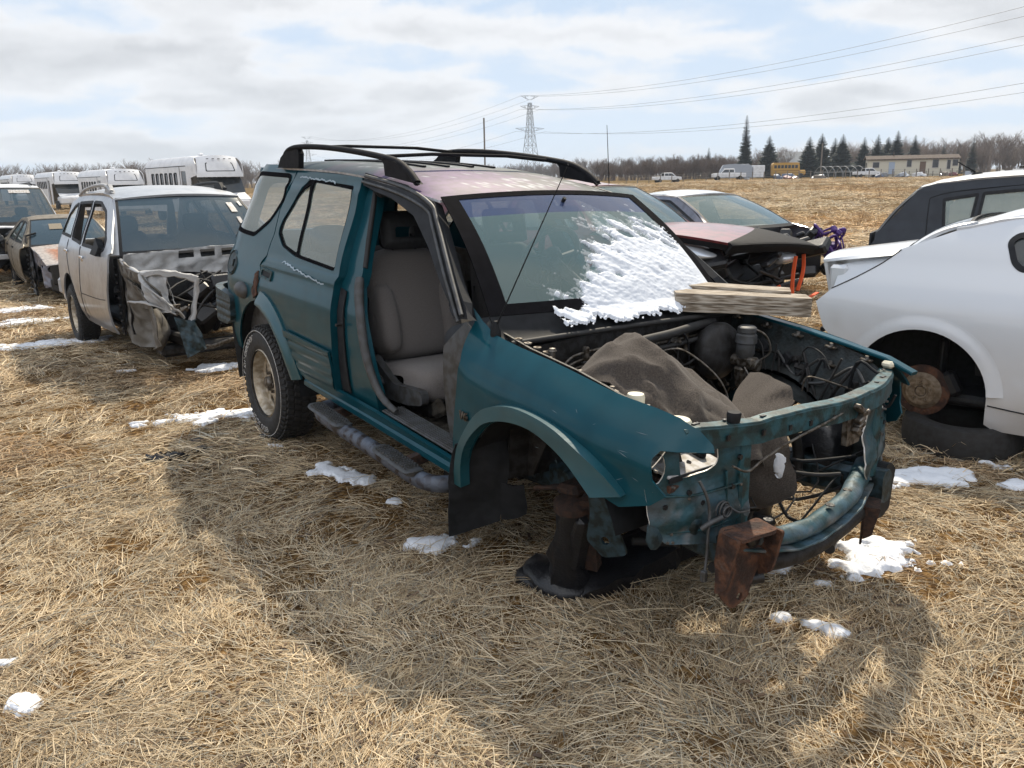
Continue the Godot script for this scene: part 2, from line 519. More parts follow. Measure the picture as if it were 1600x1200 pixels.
func make_materials():
	mat("teal", Color(0.005, 0.056, 0.076), 0.32, 0.12, {"tex": "faint", "scale": 1.3, "coat": 0.28, "coatr": 0.05, "spec": 0.22, "norm": "ndent", "ns": 0.08})
	mat("teal_worn", Color(1, 1, 1), 0.5, 0.15, {"tex": "dusty", "scale": 2.2, "norm": "nrough", "ns": 0.22})
	mat("teal_flat", Color(0.014, 0.080, 0.105), 0.55, 0.1, {"tex": "grime", "scale": 2.2, "norm": "nrough", "ns": 0.15})
	mat("teal_flare", Color(0.008, 0.070, 0.092), 0.42, 0.0, {"tex": "faint", "scale": 1.5, "coat": 0.4})
	mat("roof", Color(0.62, 0.62, 0.64), 0.55, 0.0, {"tex": "mottle", "scale": 2.0, "coat": 0.12, "coatr": 0.3, "spec": 0.3})
	mat("black_plastic", Color(0.016, 0.017, 0.019), 0.65, 0.0, {"spec": 0.3, "tex": "mottle", "scale": 3.0, "norm": "nfine", "ns": 0.2})
	mat("black_trim", Color(0.020, 0.021, 0.024), 0.6, 0.0, {"tex": "mottle", "scale": 2.0, "spec": 0.3})
	mat("grey_plastic", Color(0.060, 0.064, 0.070), 0.55, 0.0, {"tex": "dusty", "scale": 3.0, "norm": "nfine", "ns": 0.2})
	mat("rubber", Color(0.016, 0.016, 0.017), 0.7, 0.0, {"tex": "dusty", "scale": 3.0})
	mat("tyre", Color(0.020, 0.020, 0.021), 0.75, 0.0, {"tex": "dusty", "scale": 4.0, "norm": "nfine", "ns": 0.2})
	mat("letter_white", Color(0.50, 0.50, 0.50), 0.7, 0.0, {"tex": "dusty", "scale": 9.0})
	mat("peel", Color(0.30, 0.37, 0.42), 0.7)
	mat("alloy", Color(0.50, 0.45, 0.37), 0.45, 0.5, {"tex": "dusty", "scale": 4.0})
	mat("steel", Color(0.22, 0.21, 0.20), 0.5, 0.8, {"tex": "grime", "scale": 5.0})
	mat("dark_metal", Color(0.030, 0.030, 0.033), 0.6, 0.3, {"tex": "grime", "scale": 3.0, "norm": "nrough", "ns": 0.25})
	mat("oily", Color(0.010, 0.010, 0.012), 0.4, 0.0, {"tex": "mottle", "scale": 3.0, "norm": "nrough", "ns": 0.3})
	mat("bluish_metal", Color(0.035, 0.072, 0.098), 0.5, 0.3, {"tex": "grime", "scale": 3.0, "norm": "nrough", "ns": 0.2})
	mat("rust", Color(0.60, 0.59, 0.60), 0.9, 0.0, {"tex": "rust", "scale": 1.7, "norm": "nrough", "ns": 0.6})
	mat("rust_dark", Color(0.27, 0.265, 0.26), 0.85, 0.0, {"tex": "rust", "scale": 4.0, "norm": "nrough", "ns": 0.5})
	mat("rust_bar", Color(0.085, 0.10, 0.13), 0.5, 0.2, {"tex": "rustspot", "scale": 2.2, "norm": "nrough", "ns": 0.2})
	mat("seat_cloth", Color(0.31, 0.32, 0.345), 0.95, 0.0, {"tex": "cloth", "scale": 5.0, "norm": "nweave", "ns": 0.5, "rim": 0.3})
	mat("seat_grey", Color(0.085, 0.09, 0.10), 0.95, 0.0, {"tex": "cloth", "scale": 5.0, "norm": "nweave", "ns": 0.4, "rim": 0.3})
	mat("vinyl", Color(0.028, 0.030, 0.034), 0.6, 0.0, {"tex": "mottle", "scale": 4.0})
	mat("carpet", Color(0.065, 0.058, 0.046), 1.0, 0.0, {"tex": "grime", "scale": 3.0, "norm": "nrough", "ns": 0.5})
	mat("mat_cloth", Color(0.105, 0.094, 0.086), 1.0, 0.0, {"tex": "cloth", "scale": 3.0, "norm": "nweave", "ns": 0.5, "rim": 0.4})
	mat("glass", Color(0.30, 0.42, 0.42), 0.04, 0.0, {"alpha": 0.20})
	mat("glass_dusty", Color(0.22, 0.34, 0.34), 0.06, 0.0, {"alpha": 0.30})
	mat("glass_side", Color(0.22, 0.28, 0.25), 0.04, 0.0, {"alpha": 0.40})
	mat("glass_band", Color(0.05, 0.07, 0.14), 0.05, 0.0, {"alpha": 0.75})
	mat("glass_dark", Color(0.03, 0.045, 0.055), 0.05, 0.0, {"alpha": 0.72})
	mat("snow", Color(0.68, 0.70, 0.74), 0.75, 0.0, {"norm": "nrough", "ns": 0.35, "scale": 3.0})
	mat("slush", Color(0.60, 0.63, 0.68), 0.7, 0.0, {"norm": "nfine", "ns": 0.5, "scale": 6.0})
	mat("wood_old", Color(0.60, 0.575, 0.53), 0.9, 0.0, {"tex": "wood", "scale": Vector3(0.8, 9, 9), "norm": "nfine", "ns": 0.25})
	mat("cream_plastic", Color(0.62, 0.58, 0.45), 0.5)
	mat("white_plastic", Color(0.50, 0.50, 0.52), 0.6, 0.0, {"tex": "dusty", "scale": 4.0})
	mat("silver", Color(0.39, 0.405, 0.43), 0.42, 0.3, {"tex": "faint", "scale": 1.6, "coat": 0.4, "norm": "ndent", "ns": 0.2})
	mat("silver_raw", Color(0.42, 0.42, 0.42), 0.6, 0.2, {"tex": "faint", "scale": 1.2, "norm": "nrough", "ns": 0.2})
	mat("primer", Color(0.15, 0.142, 0.13), 0.75, 0.0, {"tex": "dusty", "scale": 0.9, "norm": "nrough", "ns": 0.2})
	mat("grey_paint", Color(0.20, 0.20, 0.22), 0.45, 0.2, {"tex": "dusty", "scale": 1.5, "coat": 0.3})
	mat("gold_paint", Color(0.20, 0.17, 0.125), 0.5, 0.2, {"tex": "dusty", "scale": 1.5})
	mat("white_paint", Color(0.66, 0.68, 0.70), 0.30, 0.0, {"tex": "mottle", "scale": 0.6, "coat": 0.8, "coatr": 0.08})
	mat("white_coach", Color(0.72, 0.73, 0.75), 0.4, 0.0, {"tex": "faint", "scale": 0.3, "coat": 0.3})
	mat("red_paint", Color(0.17, 0.020, 0.028), 0.35, 0.15, {"tex": "dusty", "scale": 1.2, "coat": 0.6})
	mat("charcoal", Color(0.040, 0.045, 0.054), 0.6, 0.0, {"tex": "faint", "spec": 0.3})
	mat("dark_paint", Color(0.022, 0.025, 0.032), 0.38, 0.2, {"tex": "mottle", "scale": 1.2, "coat": 0.6})
	mat("violet_grey", Color(0.17, 0.17, 0.205), 0.4, 0.3, {"tex": "mottle", "scale": 1.2, "coat": 0.5})
	mat("orange_strap", Color(0.62, 0.085, 0.018), 0.8)
	mat("purple", Color(0.075, 0.022, 0.19), 0.5, 0.0, {"tex": "mottle", "scale": 5.0})
	mat("chrome", Color(0.65, 0.66, 0.68), 0.2, 1.0, {"rtex": "rough", "scale": 6.0})
	mat("lens", Color(0.55, 0.57, 0.60), 0.12, 0.4, {"coat": 0.6})
	mat("beige_cloth", Color(0.46, 0.44, 0.37), 0.9, 0.0, {"tex": "cloth", "scale": 2.0})
	mat("ground", Color(0.80, 0.78, 0.74), 1.0, 0.0, {"tex": "soil", "scale": 0.7, "norm": "nground", "ns": 1.0, "world": true, "spec": 0.15})
	mat("straw", Color(1, 1, 1), 0.75, 0.0, {"spec": 0.35, "back": Color(0.5, 0.5, 0.5)})
	mat("bark", Color(0.115, 0.098, 0.085), 0.95)
	mat("twig", Color(0.150, 0.128, 0.112), 0.95)
	mat("needle", Color(0.015, 0.024, 0.019), 0.85)
	mat("siding", Color(0.52, 0.49, 0.40), 0.8)
	mat("shingle", Color(0.13, 0.10, 0.085), 0.9, 0.0, {"tex": "grime", "scale": 0.6})
	mat("window_dark", Color(0.03, 0.035, 0.04), 0.1)
	mat("door_blue", Color(0.30, 0.36, 0.46), 0.6)
	mat("door_brown", Color(0.12, 0.075, 0.05), 0.7)
	mat("bus_yellow", Color(0.42, 0.23, 0.03), 0.5, 0.0, {"coat": 0.3})
	mat("tarp", Color(0.30, 0.33, 0.38), 0.7, 0.0, {"norm": "nrough", "ns": 0.5, "scale": 0.5})
	mat("house_blue", Color(0.10, 0.115, 0.145), 0.8)
	mat("weathered_post", Color(0.16, 0.14, 0.12), 0.95)
	mat("galv", Color(0.20, 0.21, 0.22), 0.6, 0.4)
	mat("wire", Color(0.10, 0.105, 0.11), 0.6, 0.3)
	mat("tin_blue", Color(0.10, 0.13, 0.20), 0.6)
	mat("glass_mid", Color(0.045, 0.072, 0.09), 0.05, 0.0, {"alpha": 0.80})
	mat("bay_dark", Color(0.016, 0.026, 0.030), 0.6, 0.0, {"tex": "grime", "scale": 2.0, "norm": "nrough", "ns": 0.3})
	mat("bare_scratch", Color(0.12, 0.17, 0.19), 0.6)
	mat("snow_film", Color(0.78, 0.82, 0.86), 0.6, 0.0, {"alpha": 0.22})
	mat("glass_pale", Color(0.36, 0.45, 0.42), 0.05, 0.0, {"alpha": 0.45})
	mat("matt_vc", Color(1, 1, 1), 0.7, 0.0, {"tex": "mottle", "scale": 2.0})
	mat("bonnet_vc", Color(1, 1, 1), 0.38, 0.1, {"tex": "dusty", "scale": 1.2, "coat": 0.4})
	mat("hub_metal", Color(0.21, 0.165, 0.12), 0.6, 0.3, {"tex": "dusty", "scale": 6.0})
	mat("frit", Color(0.008, 0.008, 0.010), 0.9, 0.0, {"tex": "mottle", "scale": 3.0, "spec": 0.12})
	mat("black_matt", Color(0.014, 0.014, 0.016), 0.7, 0.0, {"tex": "mottle", "scale": 2.0, "spec": 0.25})
	mat("white_car", Color(0.58, 0.60, 0.63), 0.30, 0.0, {"coat": 0.8, "coatr": 0.08})

# ---------------------------------------------------------------- ground, straw, snow
func gh(x: float, z: float) -> float:
	var d := sqrt(x * x + z * z)
	var left := smoothstep(0.5, -5.0, x + (z + 9.0) * 0.25)
	var right := smoothstep(-6.0, 14.0, x - (z + 20.0) * 0.25)
	var y := -0.30 * smoothstep(6.0, 18.0, d) * left
	y += 0.55 * smoothstep(14.0, 120.0, d) * right + 0.2 * smoothstep(60.0, 200.0, d) * left
	var far := smoothstep(8.0, 26.0, d)
	y += noise2.get_noise_2d(x * 0.06, z * 0.06) * 0.22 * far * smoothstep(160.0, 40.0, d)
	y += noise2.get_noise_2d(x * 0.7 + 9.0, z * 0.7) * 0.012
	return y

func build_ground():
	var mb := MB.new()
	# rings of growing size round the camera
	var radii := [0.0]
	var r := 0.5
	while r < 2600.0:
		radii.append(r)
		r *= 1.075 if r < 60.0 else 1.16
	var seg := 120
	var pts := []
	for k in radii.size():
		var ring := PackedVector3Array()
		for j in seg + 1:
			var a := TAU * j / seg
			var x: float = cos(a) * radii[k]; var z: float = sin(a) * radii[k]
			ring.append(Vector3(x, gh(x, z), z))
		pts.append(ring)
	for k in radii.size() - 1:
		for j in seg:
			var q := [pts[k][j], pts[k][j + 1], pts[k + 1][j + 1], pts[k + 1][j]]
			var n := []; var c := []
			for p in q:
				var e: float = 0.05 + p.length() * 0.01
				n.append(Vector3(gh(p.x - e, p.z) - gh(p.x + e, p.z), 2.0 * e, gh(p.x, p.z - e) - gh(p.x, p.z + e)).normalized())
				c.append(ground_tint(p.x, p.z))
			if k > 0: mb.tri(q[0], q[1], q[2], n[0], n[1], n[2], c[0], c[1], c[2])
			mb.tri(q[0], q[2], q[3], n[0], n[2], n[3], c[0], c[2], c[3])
	var m: StandardMaterial3D = M.ground
	m.detail_enabled = false
	obj("ground", mb, m, null, "", "structure")

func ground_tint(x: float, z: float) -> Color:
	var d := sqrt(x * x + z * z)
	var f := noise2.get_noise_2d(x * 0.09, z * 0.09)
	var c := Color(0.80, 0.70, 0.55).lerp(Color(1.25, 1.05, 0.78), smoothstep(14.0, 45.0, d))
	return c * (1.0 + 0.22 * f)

func straw_color() -> Color:
	var t := rng.randf()
	var c := Color(0.56, 0.435, 0.27)
	if t < 0.30: c = Color(0.70, 0.57, 0.39)
	elif t < 0.46: c = Color(0.38, 0.275, 0.165)
	elif t < 0.55: c = Color(0.21, 0.145, 0.09)
	elif t < 0.72: c = Color(0.34, 0.32, 0.26)
	return c * rng.randf_range(0.8, 1.12)

# a handful of matted blades that mostly run along x
func straw_mesh(count: int, radius: float, length: float, width: float, lift: float, spread: float) -> ArrayMesh:
	var mb := MB.new()
	for i in count:
		var r := radius * sqrt(rng.randf())
		var a := rng.randf() * TAU
		var p := Vector3(cos(a) * r, 0.0, sin(a) * r)
		var dir := rng.randfn(0.0, spread)
		if rng.randf() < 0.2: dir = rng.randf() * TAU
		var l := length * rng.randf_range(0.45, 1.25)
		var bend := rng.randfn(0.0, 0.14)
		var w := width * rng.randf_range(0.6, 1.35)
		var h0 := rng.randf() * lift
		var up := lift * rng.randf_range(0.0, 1.3)
		if rng.randf() < 0.03: up = lift * 3.0
		var c := straw_color()
		var roll := rng.randf_range(-0.9, 0.9)
		var prev_a; var prev_b; var prev_n
		var q := p + Vector3(0, h0, 0)
		for s in 4:
			var t := s / 3.0
			var d := dir + bend * t
			if s > 0: q += Vector3(cos(d), 0, sin(d)) * (l / 3.0)
			var side := Vector3(-sin(d), 0, cos(d))
			side = (side * cos(roll) + Vector3.UP * sin(roll)).normalized()
			var ww := w * (1.0 - 0.75 * t)
			var pos := q + Vector3(0, up * sin(t * PI * 0.72), 0)
			var n := side.cross(Vector3(cos(d), 0, sin(d))).normalized()
			if n.y < 0: n = -n
			var A := pos - side * ww; var B := pos + side * ww
			if s > 0:
				mb.tri(prev_a, prev_b, B, prev_n, prev_n, n, c, c, c)
				mb.tri(prev_a, B, A, prev_n, n, n, c, c, c)
			prev_a = A; prev_b = B; prev_n = n
	return mb.mesh()

func scatter(called: String, mesh: Mesh, xfs: Array, cols: Array, m: Material, label := "", category := ""):
	var mm := MultiMesh.new()
	mm.transform_format = MultiMesh.TRANSFORM_3D
	mm.use_colors = true
	mm.mesh = mesh
	mm.instance_count = xfs.size()
	for i in xfs.size():
		mm.set_instance_transform(i, xfs[i])
		mm.set_instance_color(i, cols[i])
	var o := MultiMeshInstance3D.new()
	o.name = called
	o.multimesh = mm
	o.material_override = m
	o.set_meta("kind", "stuff")
	if label: tag(o, label, category)
	add_child(o, true)

func snow_cover(x: float, z: float) -> float:
	var best := -1.0
	for s in snow_spots:
		var d := Vector2(x - s[0], z - s[1]).rotated(-s[4])
		var q := Vector2(d.x / s[2], d.y / s[3])
		if q.length_squared() > 2.4: continue
		best = maxf(best, snow_h(q, x, z, s[5]))
	return best

func snow_h(q: Vector2, x: float, z: float, sd: float) -> float:
	return 0.80 - q.length() + noise.get_noise_3d(x * 2.6, z * 2.6, sd) * 1.0 + noise.get_noise_3d(x * 9.0, z * 9.0, sd + 5.0) * 0.65

func build_grass():
	var kinds := []
	for k in 4: kinds.append(straw_mesh(92, 0.10, 0.085, 0.0014, 0.006, 0.55))
	var coarse := []
	for k in 3: coarse.append(straw_mesh(130, 0.28, 0.15, 0.0032, 0.018, 0.8))
	var fuzzy := []
	for k in 3: fuzzy.append(straw_mesh(120, 0.8, 0.34, 0.009, 0.035, 0.9))
	var sets := [[], [], [], [], [], [], [], [], [], []]
	var cols := [[], [], [], [], [], [], [], [], [], []]
	# [near, far, instances per square metre, first kind, kinds]
	for band in [[0.7, 3.2, 210.0, 0, 4], [3.2, 6.0, 120.0, 0, 4], [6.0, 11.0, 46.0, 0, 4], [5.0, 22.0, 11.0, 4, 3], [16.0, 60.0, 1.5, 7, 3], [60.0, 130.0, 0.6, 7, 3]]:
		var area: float = (band[1] * band[1] - band[0] * band[0]) * 0.5 * 1.75
		var n := int(area * band[2])
		for i in n:
			var d := sqrt(lerpf(band[0] * band[0], band[1] * band[1], rng.randf()))
			var az := rng.randf_range(-0.875, 0.875)
			var x := sin(az) * d; var z := -cos(az) * d
			var sc := snow_cover(x, z)
			if (sc > 0.28 and rng.randf() < 0.94) or (sc > 0.06 and rng.randf() < 0.6): continue
			var flow := noise2.get_noise_2d(x * 0.33 + 40.0, z * 0.33) * 4.5 + noise2.get_noise_2d(x * 1.3, z * 1.3 + 17.0) * 1.5
			var s := rng.randf_range(0.75, 1.3)
			var b := Basis(Vector3.UP, flow + rng.randfn(0.0, 0.25)) * Basis(Vector3.RIGHT, rng.randfn(0.0, 0.08)) * Basis(Vector3.BACK, rng.randfn(0.0, 0.08))
			var k: int = band[3] + rng.randi() % int(band[4])
			sets[k].append(Transform3D(b.scaled(Vector3.ONE * s), Vector3(x, gh(x, z) - 0.004, z)))
			var wet := smoothstep(0.15, 0.55, noise.get_noise_3d(x * 0.55, z * 0.55, 4.0))
			var c := Color(1, 1, 1).lerp(Color(0.72, 0.62, 0.54), wet)
			if sc > -0.35: c = c.lerp(Color(0.50, 0.42, 0.36), smoothstep(-0.35, 0.1, sc))
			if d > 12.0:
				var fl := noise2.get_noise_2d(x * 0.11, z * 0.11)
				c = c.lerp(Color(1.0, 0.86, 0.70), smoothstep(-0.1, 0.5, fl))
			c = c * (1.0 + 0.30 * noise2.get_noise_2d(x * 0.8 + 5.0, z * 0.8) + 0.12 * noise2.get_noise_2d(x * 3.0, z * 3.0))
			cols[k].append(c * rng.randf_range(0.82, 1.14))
	var meshes := kinds + coarse + fuzzy
	for k in meshes.size():
		scatter("dry_grass", meshes[k], sets[k], cols[k], M.straw, "matted dry straw coloured grass lying flat over the whole field", "grass")
	# loose pale stems and dark litter on top of the mat
	var stem := MB.new()
	for i in 7:
		var a := rng.randf_range(-.5, .5)
		var p := P(rng.randf_range(-.1, .1), rng.randf_range(.012, .03), rng.randf_range(-.12, .12))
		var l := rng.randf_range(.07, .20)
		var d := P(cos(a), rng.randf_range(-.04, .10), sin(a))
		stem.col = [Color(.74, .63, .45), Color(.62, .50, .33), Color(.45, .33, .20)][i % 3]
		stem.tube([p, p + d * l * .5 + P(0, rng.randf_range(0, .01), rng.randf_range(-.01, .01)), p + d * l], [.0011, .0010, .0005], 4, false)
	var litter := MB.new()
	for i in 5:
		litter.col = [Color(.10, .07, .05), Color(.18, .12, .075)][i % 2]
		litter.box(P(rng.randf_range(-.08, .08), .012, rng.randf_range(-.08, .08)), P(rng.randf_range(.006, .03), .003, rng.randf_range(.004, .012)), Basis.from_euler(P(rng.randf_range(-.4, .4), rng.randf() * 6.0, rng.randf_range(-.4, .4))))
	var sx := []; var sc2 := []; var lx := []; var lc := []
	for i in 1500:
		var d := sqrt(lerpf(.6, 49.0, pow(rng.randf(), 1.4)))
		var az := rng.randf_range(-.85, .85)
		var x := sin(az) * d; var z := -cos(az) * d
		if snow_cover(x, z) > 0.0: continue
		var t := Transform3D(Basis(Vector3.UP, rng.randf() * TAU).scaled(Vector3.ONE * rng.randf_range(.7, 1.3)), P(x, gh(x, z), z))
		if i % 4 or noise2.get_noise_2d(x * .9, z * .9) < .05: sx.append(t); sc2.append(Color.WHITE * rng.randf_range(.8, 1.1))
		else: lx.append(t); lc.append(Color.WHITE)
	scatter("dry_stems", stem.mesh(), sx, sc2, M.straw, "loose pale stems lying across the matted grass", "grass")
	scatter("leaf_litter", litter.mesh(), lx, lc, M.straw, "dark crumbs of leaf litter in the matted grass", "litter")
	# standing tufts and weeds further out
	var tuft := MB.new()
	for i in 46:
		var a := rng.randf() * TAU
		var l := rng.randf_range(0.15, 0.42)
		var p := Vector3(cos(a), 0, sin(a)) * rng.randf() * 0.14
		var tip := p + Vector3(cos(a) * l * 0.55, l, sin(a) * l * 0.55)
		var side := Vector3(-sin(a), 0, cos(a)) * 0.004
		var c := straw_color()
		var n := Vector3(cos(a), 0.6, sin(a)).normalized()
		tuft.tri(p - side, p + side, tip, n, n, n, c, c, c)
	var xf := []; var cc := []
	for i in 2600:
		var d := sqrt(lerpf(100.0, 9000.0, rng.randf()))
		var az := rng.randf_range(-0.8, 0.8)
		var x := sin(az) * d; var z := -cos(az) * d
		if noise2.get_noise_2d(x * 0.11, z * 0.11) < -0.05: continue
		xf.append(Transform3D(Basis(Vector3.UP, rng.randf() * TAU).scaled(Vector3.ONE * rng.randf_range(0.6, 1.5)), Vector3(x, gh(x, z), z)))
		cc.append(Color(1.0, 0.82, 0.66) * rng.randf_range(0.7, 1.05))
	scatter("grass_tufts", tuft.mesh(), xf, cc, M.straw, "reddish standing tufts of dry grass on the open field", "grass")


func place_snow():
	snow_spots = [
		[-2.10, -5.55, .42, .17, -.30, 1.0, .03, "largest snow patch left of the teal car, beside its rear wheel"],
		[-1.0, -4.34, .24, .10, .72, 2.0, .025, "long snow patch in the shade beside the running board"],
		[-.36, -3.40, .17, .10, -.1, 3.0, .03, "snow patch under the front mud flap"],
		[1.58, -3.18, .29, .17, -.25, 4.0, .045, "large snow patch right of the teal car's nose"],
		[1.15, -3.14, .20, .06, -.3, 5.0, .03, "snow under the teal car's lower front tube"],
		[1.02, -2.72, .08, .05, .2, 6.0, .03, "small snow patch, left of a close pair in the grass before the nose"],
		[1.13, -2.64, .11, .045, .8, 7.0, .03, "small snow patch, right of a close pair in the grass before the nose"],
		[2.15, -4.12, .50, .15, -.15, 8.0, .035, "trampled snow patch under the white coupe's tail"],
		[2.62, -3.95, .16, .07, .2, 9.0, .03, "snow scrap at the right edge below the white coupe's sill"],
		[-1.585, -2.27, .075, .06, .5, 10.0, .02, "snow patch at the bottom left of the lawn of straw"],
		[-1.80, -2.50, .05, .035, -.8, 11.0, .02, "tiny snow patch at the left edge, above the other one there"],
		[-1.70, -2.10, .035, .03, .3, 12.0, .015, "tiny snow scrap at the lower left edge"],
		[-2.66, -7.15, .28, .16, -.4, 13.0, .04, "snow patch below the torn panel of the silver car"],
		[-5.35, -8.70, .50, .30, -.4, 14.0, .03, "broad snow patch left of the silver car's rear wheel"],
		[-4.85, -8.95, .35, .24, -.9, 15.0, .03, "snow patch just behind the silver car's rear wheel"],
		[-6.75, -10.9, .45, .34, -.5, 16.0, .03, "snow patch in front of the saloon at the left"],
		[-7.75, -12.5, .55, .40, -.5, 17.0, .03, "far snow patch beside the saloon at the left"],
		[-3.47, -7.07, .10, .05, -.3, 18.0, .02, "snow scrap in the shade of the silver car"],
		[-2.63, -5.41, .09, .04, -.3, 19.0, .02, "snow scrap left of the largest patch"],
		[-1.50, -4.83, .07, .03, .3, 20.0, .015, "snow scrap just before the rear wheel"],
		[-.62, -3.90, .05, .03, .3, 21.0, .015, "snow scrap between the running board and the mud flap"],
		[1.24, -2.97, .06, .025, -.1, 22.0, .02, "snow scrap below the bumper tube"]]

# [x, z, half length, half width, turn, seed, thickness, label]
func build_snow():
	for s in snow_spots:
		var mb := MB.new()
		var ext := 1.5
		var step := maxf(0.012, minf(s[2], s[3]) / 34.0)
		var nu := int(s[2] * ext * 2.0 / step); var nv := int(s[3] * ext * 2.0 / step)
		var hs := []; var ps := []
		for j in nv + 1:
			for i in nu + 1:
				var q := Vector2(lerpf(-ext, ext, float(i) / nu), lerpf(-ext, ext, float(j) / nv))
				var d := Vector2(q.x * s[2], q.y * s[3]).rotated(s[4])
				var x: float = s[0] + d.x; var z: float = s[1] + d.y
				var h := snow_h(q, x, z, s[5])
				hs.append(h)
				var y: float = gh(x, z) + (0.010 + s[6] * (sqrt(clampf(h, 0.0, 1.0)) * 0.5 + 0.35 * noise.get_noise_3d(x * 9.0, z * 9.0, 2.0)) if h > 0.0 else -0.012)
				ps.append(Vector3(x, y, z))
		var w := nu + 1
		for j in nv:
			for i in nu:
				var a := j * w + i
				for t in [[a, a + 1, a + w + 1], [a, a + w + 1, a + w]]:
					if maxf(hs[t[0]], maxf(hs[t[1]], hs[t[2]])) <= 0.0: continue
					var nn := []
					for k in t:
						var ci: int = k % w; var cj: int = k / w
						var du: Vector3 = ps[cj * w + mini(ci + 1, nu)] - ps[cj * w + maxi(ci - 1, 0)]
						var dv: Vector3 = ps[mini(cj + 1, nv) * w + ci] - ps[maxi(cj - 1, 0) * w + ci]
						var m := dv.cross(du).normalized()
						nn.append(m if m.y > 0 else -m)
					mb.tri(ps[t[0]], ps[t[1]], ps[t[2]], nn[0], nn[1], nn[2])
		if mb.v.size() == 0: continue
		var o := obj("snow_patch", mb, M.snow)
		tag(o, s[7], "snow patch", "patches of melting snow on the grass")

# ---------------------------------------------------------------- the teal sport utility vehicle
# x forward from the rear axle, y up, z to its right side (the side that faces us)
var SUV: Node3D
const SUV_AT := [-0.901, 0.0, -5.47, -0.940, -0.025, -0.019]

func body_z(y: float) -> float:
	return table([V(0, .76), V(.36, .78), V(.45, .80), V(.60, .83), V(.80, .845), V(.98, .84), V(1.08, .815), V(1.16, .785), V(1.58, .605), V(1.66, .56), V(1.75, .50)], y)

func side_fn(off: float, s := 1.0) -> Callable:
	return func(p: Vector2) -> Vector3:
		var z := body_z(p.y) + off
		if p.x < -0.5: z -= 0.20 * pow((-0.5 - p.x) / 0.45, 2.2)
		return Vector3(p.x, p.y, z * s)

func shrink(poly: Array, d := 0.003) -> Array:
	return Array(Geometry2D.offset_polygon(PackedVector2Array(poly), -d)[0])

func dirt(lo: float, hi: float, amount := 0.75) -> Callable:
	# road dirt splashed up the lower body, patchy
	return func(p: Vector2) -> Color:
		var t := smoothstep(hi, lo, p.y + noise.get_noise_2d(p.x * 2.3, p.y * 2.3) * 0.16) * amount
		t = clampf(t + maxf(0.0, noise.get_noise_2d(p.x * 6.0 + 9.0, p.y * 6.0) - 0.35) * 0.25, 0.0, 1.0)
		return Color(1, 1, 1).lerp(Color(3.4, 0.85, 0.6), t * 0.6)

func fender_top(x: float) -> float:
	return table([V(2.18, 1.16), V(2.27, 1.105), V(2.34, 1.068), V(2.52, 1.045), V(2.7, 1.03), V(2.85, 1.012), V(3.05, .985), V(3.2, .962), V(3.27, .945), V(3.33, .915), V(3.38, .868)], x)

func fender_fn(off: float, s := 1.0) -> Callable:
	return func(p: Vector2) -> Vector3:
		var plan := table([V(2.0, .845), V(2.9, .845), V(3.05, .838), V(3.2, .80), V(3.3, .765), V(3.4, .72)], p.x)
		var t := fender_top(p.x) - p.y
		var z := plan - 0.125 * pow(maxf(0.0, 1.0 - t / 0.19), 2.0) + off
		z -= 0.022 * smoothstep(0.12, 0.0, absf(t - 0.24)) * smoothstep(2.5, 2.8, p.x) * 0.6
		z -= maxf(0.0, 0.62 - p.y) * 0.12
		return Vector3(p.x, p.y, z * s)

func roof_pt(u: float, v: float) -> Vector3:
	var s: float = 1.0 - 2.0 * u
	var x0 := lerpf(-0.84, 1.75, v)
	var hw := table([V(-.85, .53), V(0, .556), V(1.0, .575), V(1.4, .59), V(1.75, .60)], x0)
	var y := table([V(-.85, 1.665), V(-.7, 1.71), V(-.4, 1.733), V(0, 1.737), V(.6, 1.725), V(1.0, 1.70), V(1.4, 1.65), V(1.75, 1.575)], x0)
	y += -.014 + 0.016 * (1.0 - s * s) - 0.036 * pow(absf(s), 8.0) * (1.0 - smoothstep(1.35, 1.75, x0))
	return Vector3(x0 + 0.06 * (1.0 - s * s) * v * v * v, y, s * hw)

func roof_col(u: float, v: float) -> Color:
	var p := roof_pt(u, v)
	var teal := Color(0.030, 0.065, 0.082)
	var a := noise.get_noise_2d(p.x * 2.6, p.z * 2.6)
	var edge := smoothstep(0.95, 1.35, p.x + a * 0.35 + p.z * 0.15) * smoothstep(-0.35, 0.1, p.z + a * 0.6)
	var c := teal.lerp(Color(0.165, 0.085, 0.21), edge)
	c = c.lerp(Color(0.10, 0.075, 0.11), smoothstep(0.1, 0.45, noise.get_noise_2d(p.x * 1.5 + 30.0, p.z * 1.5)) * 0.5)
	var flake := noise.get_noise_2d(p.x * 30.0, p.z * 24.0)
	var band := smoothstep(0.12, 0.0, absf(p.x + a * 0.3 - 1.52)) * smoothstep(0.45, 0.1, p.z)
	if flake > 0.50 - band * 0.40: c = Color(0.5, 0.53, 0.56)
	return c

func glass_pt(u: float, v: float) -> Vector3:
	# windscreen: u 0 = right, 1 = left; v 0 = bottom
	var s: float = 1.0 - 2.0 * u
	var q := 1.0 - s * s
	var b := Vector3(2.285 + 0.10 * q, 1.125 + 0.005 * q, 0.70 * s)
	var t := Vector3(1.755 + 0.06 * q, 1.57 + 0.028 * q, 0.597 * s)
	return b.lerp(t, v) + Vector3(0.5, 0.55, 0).normalized() * (0.03 * sin(v * PI))

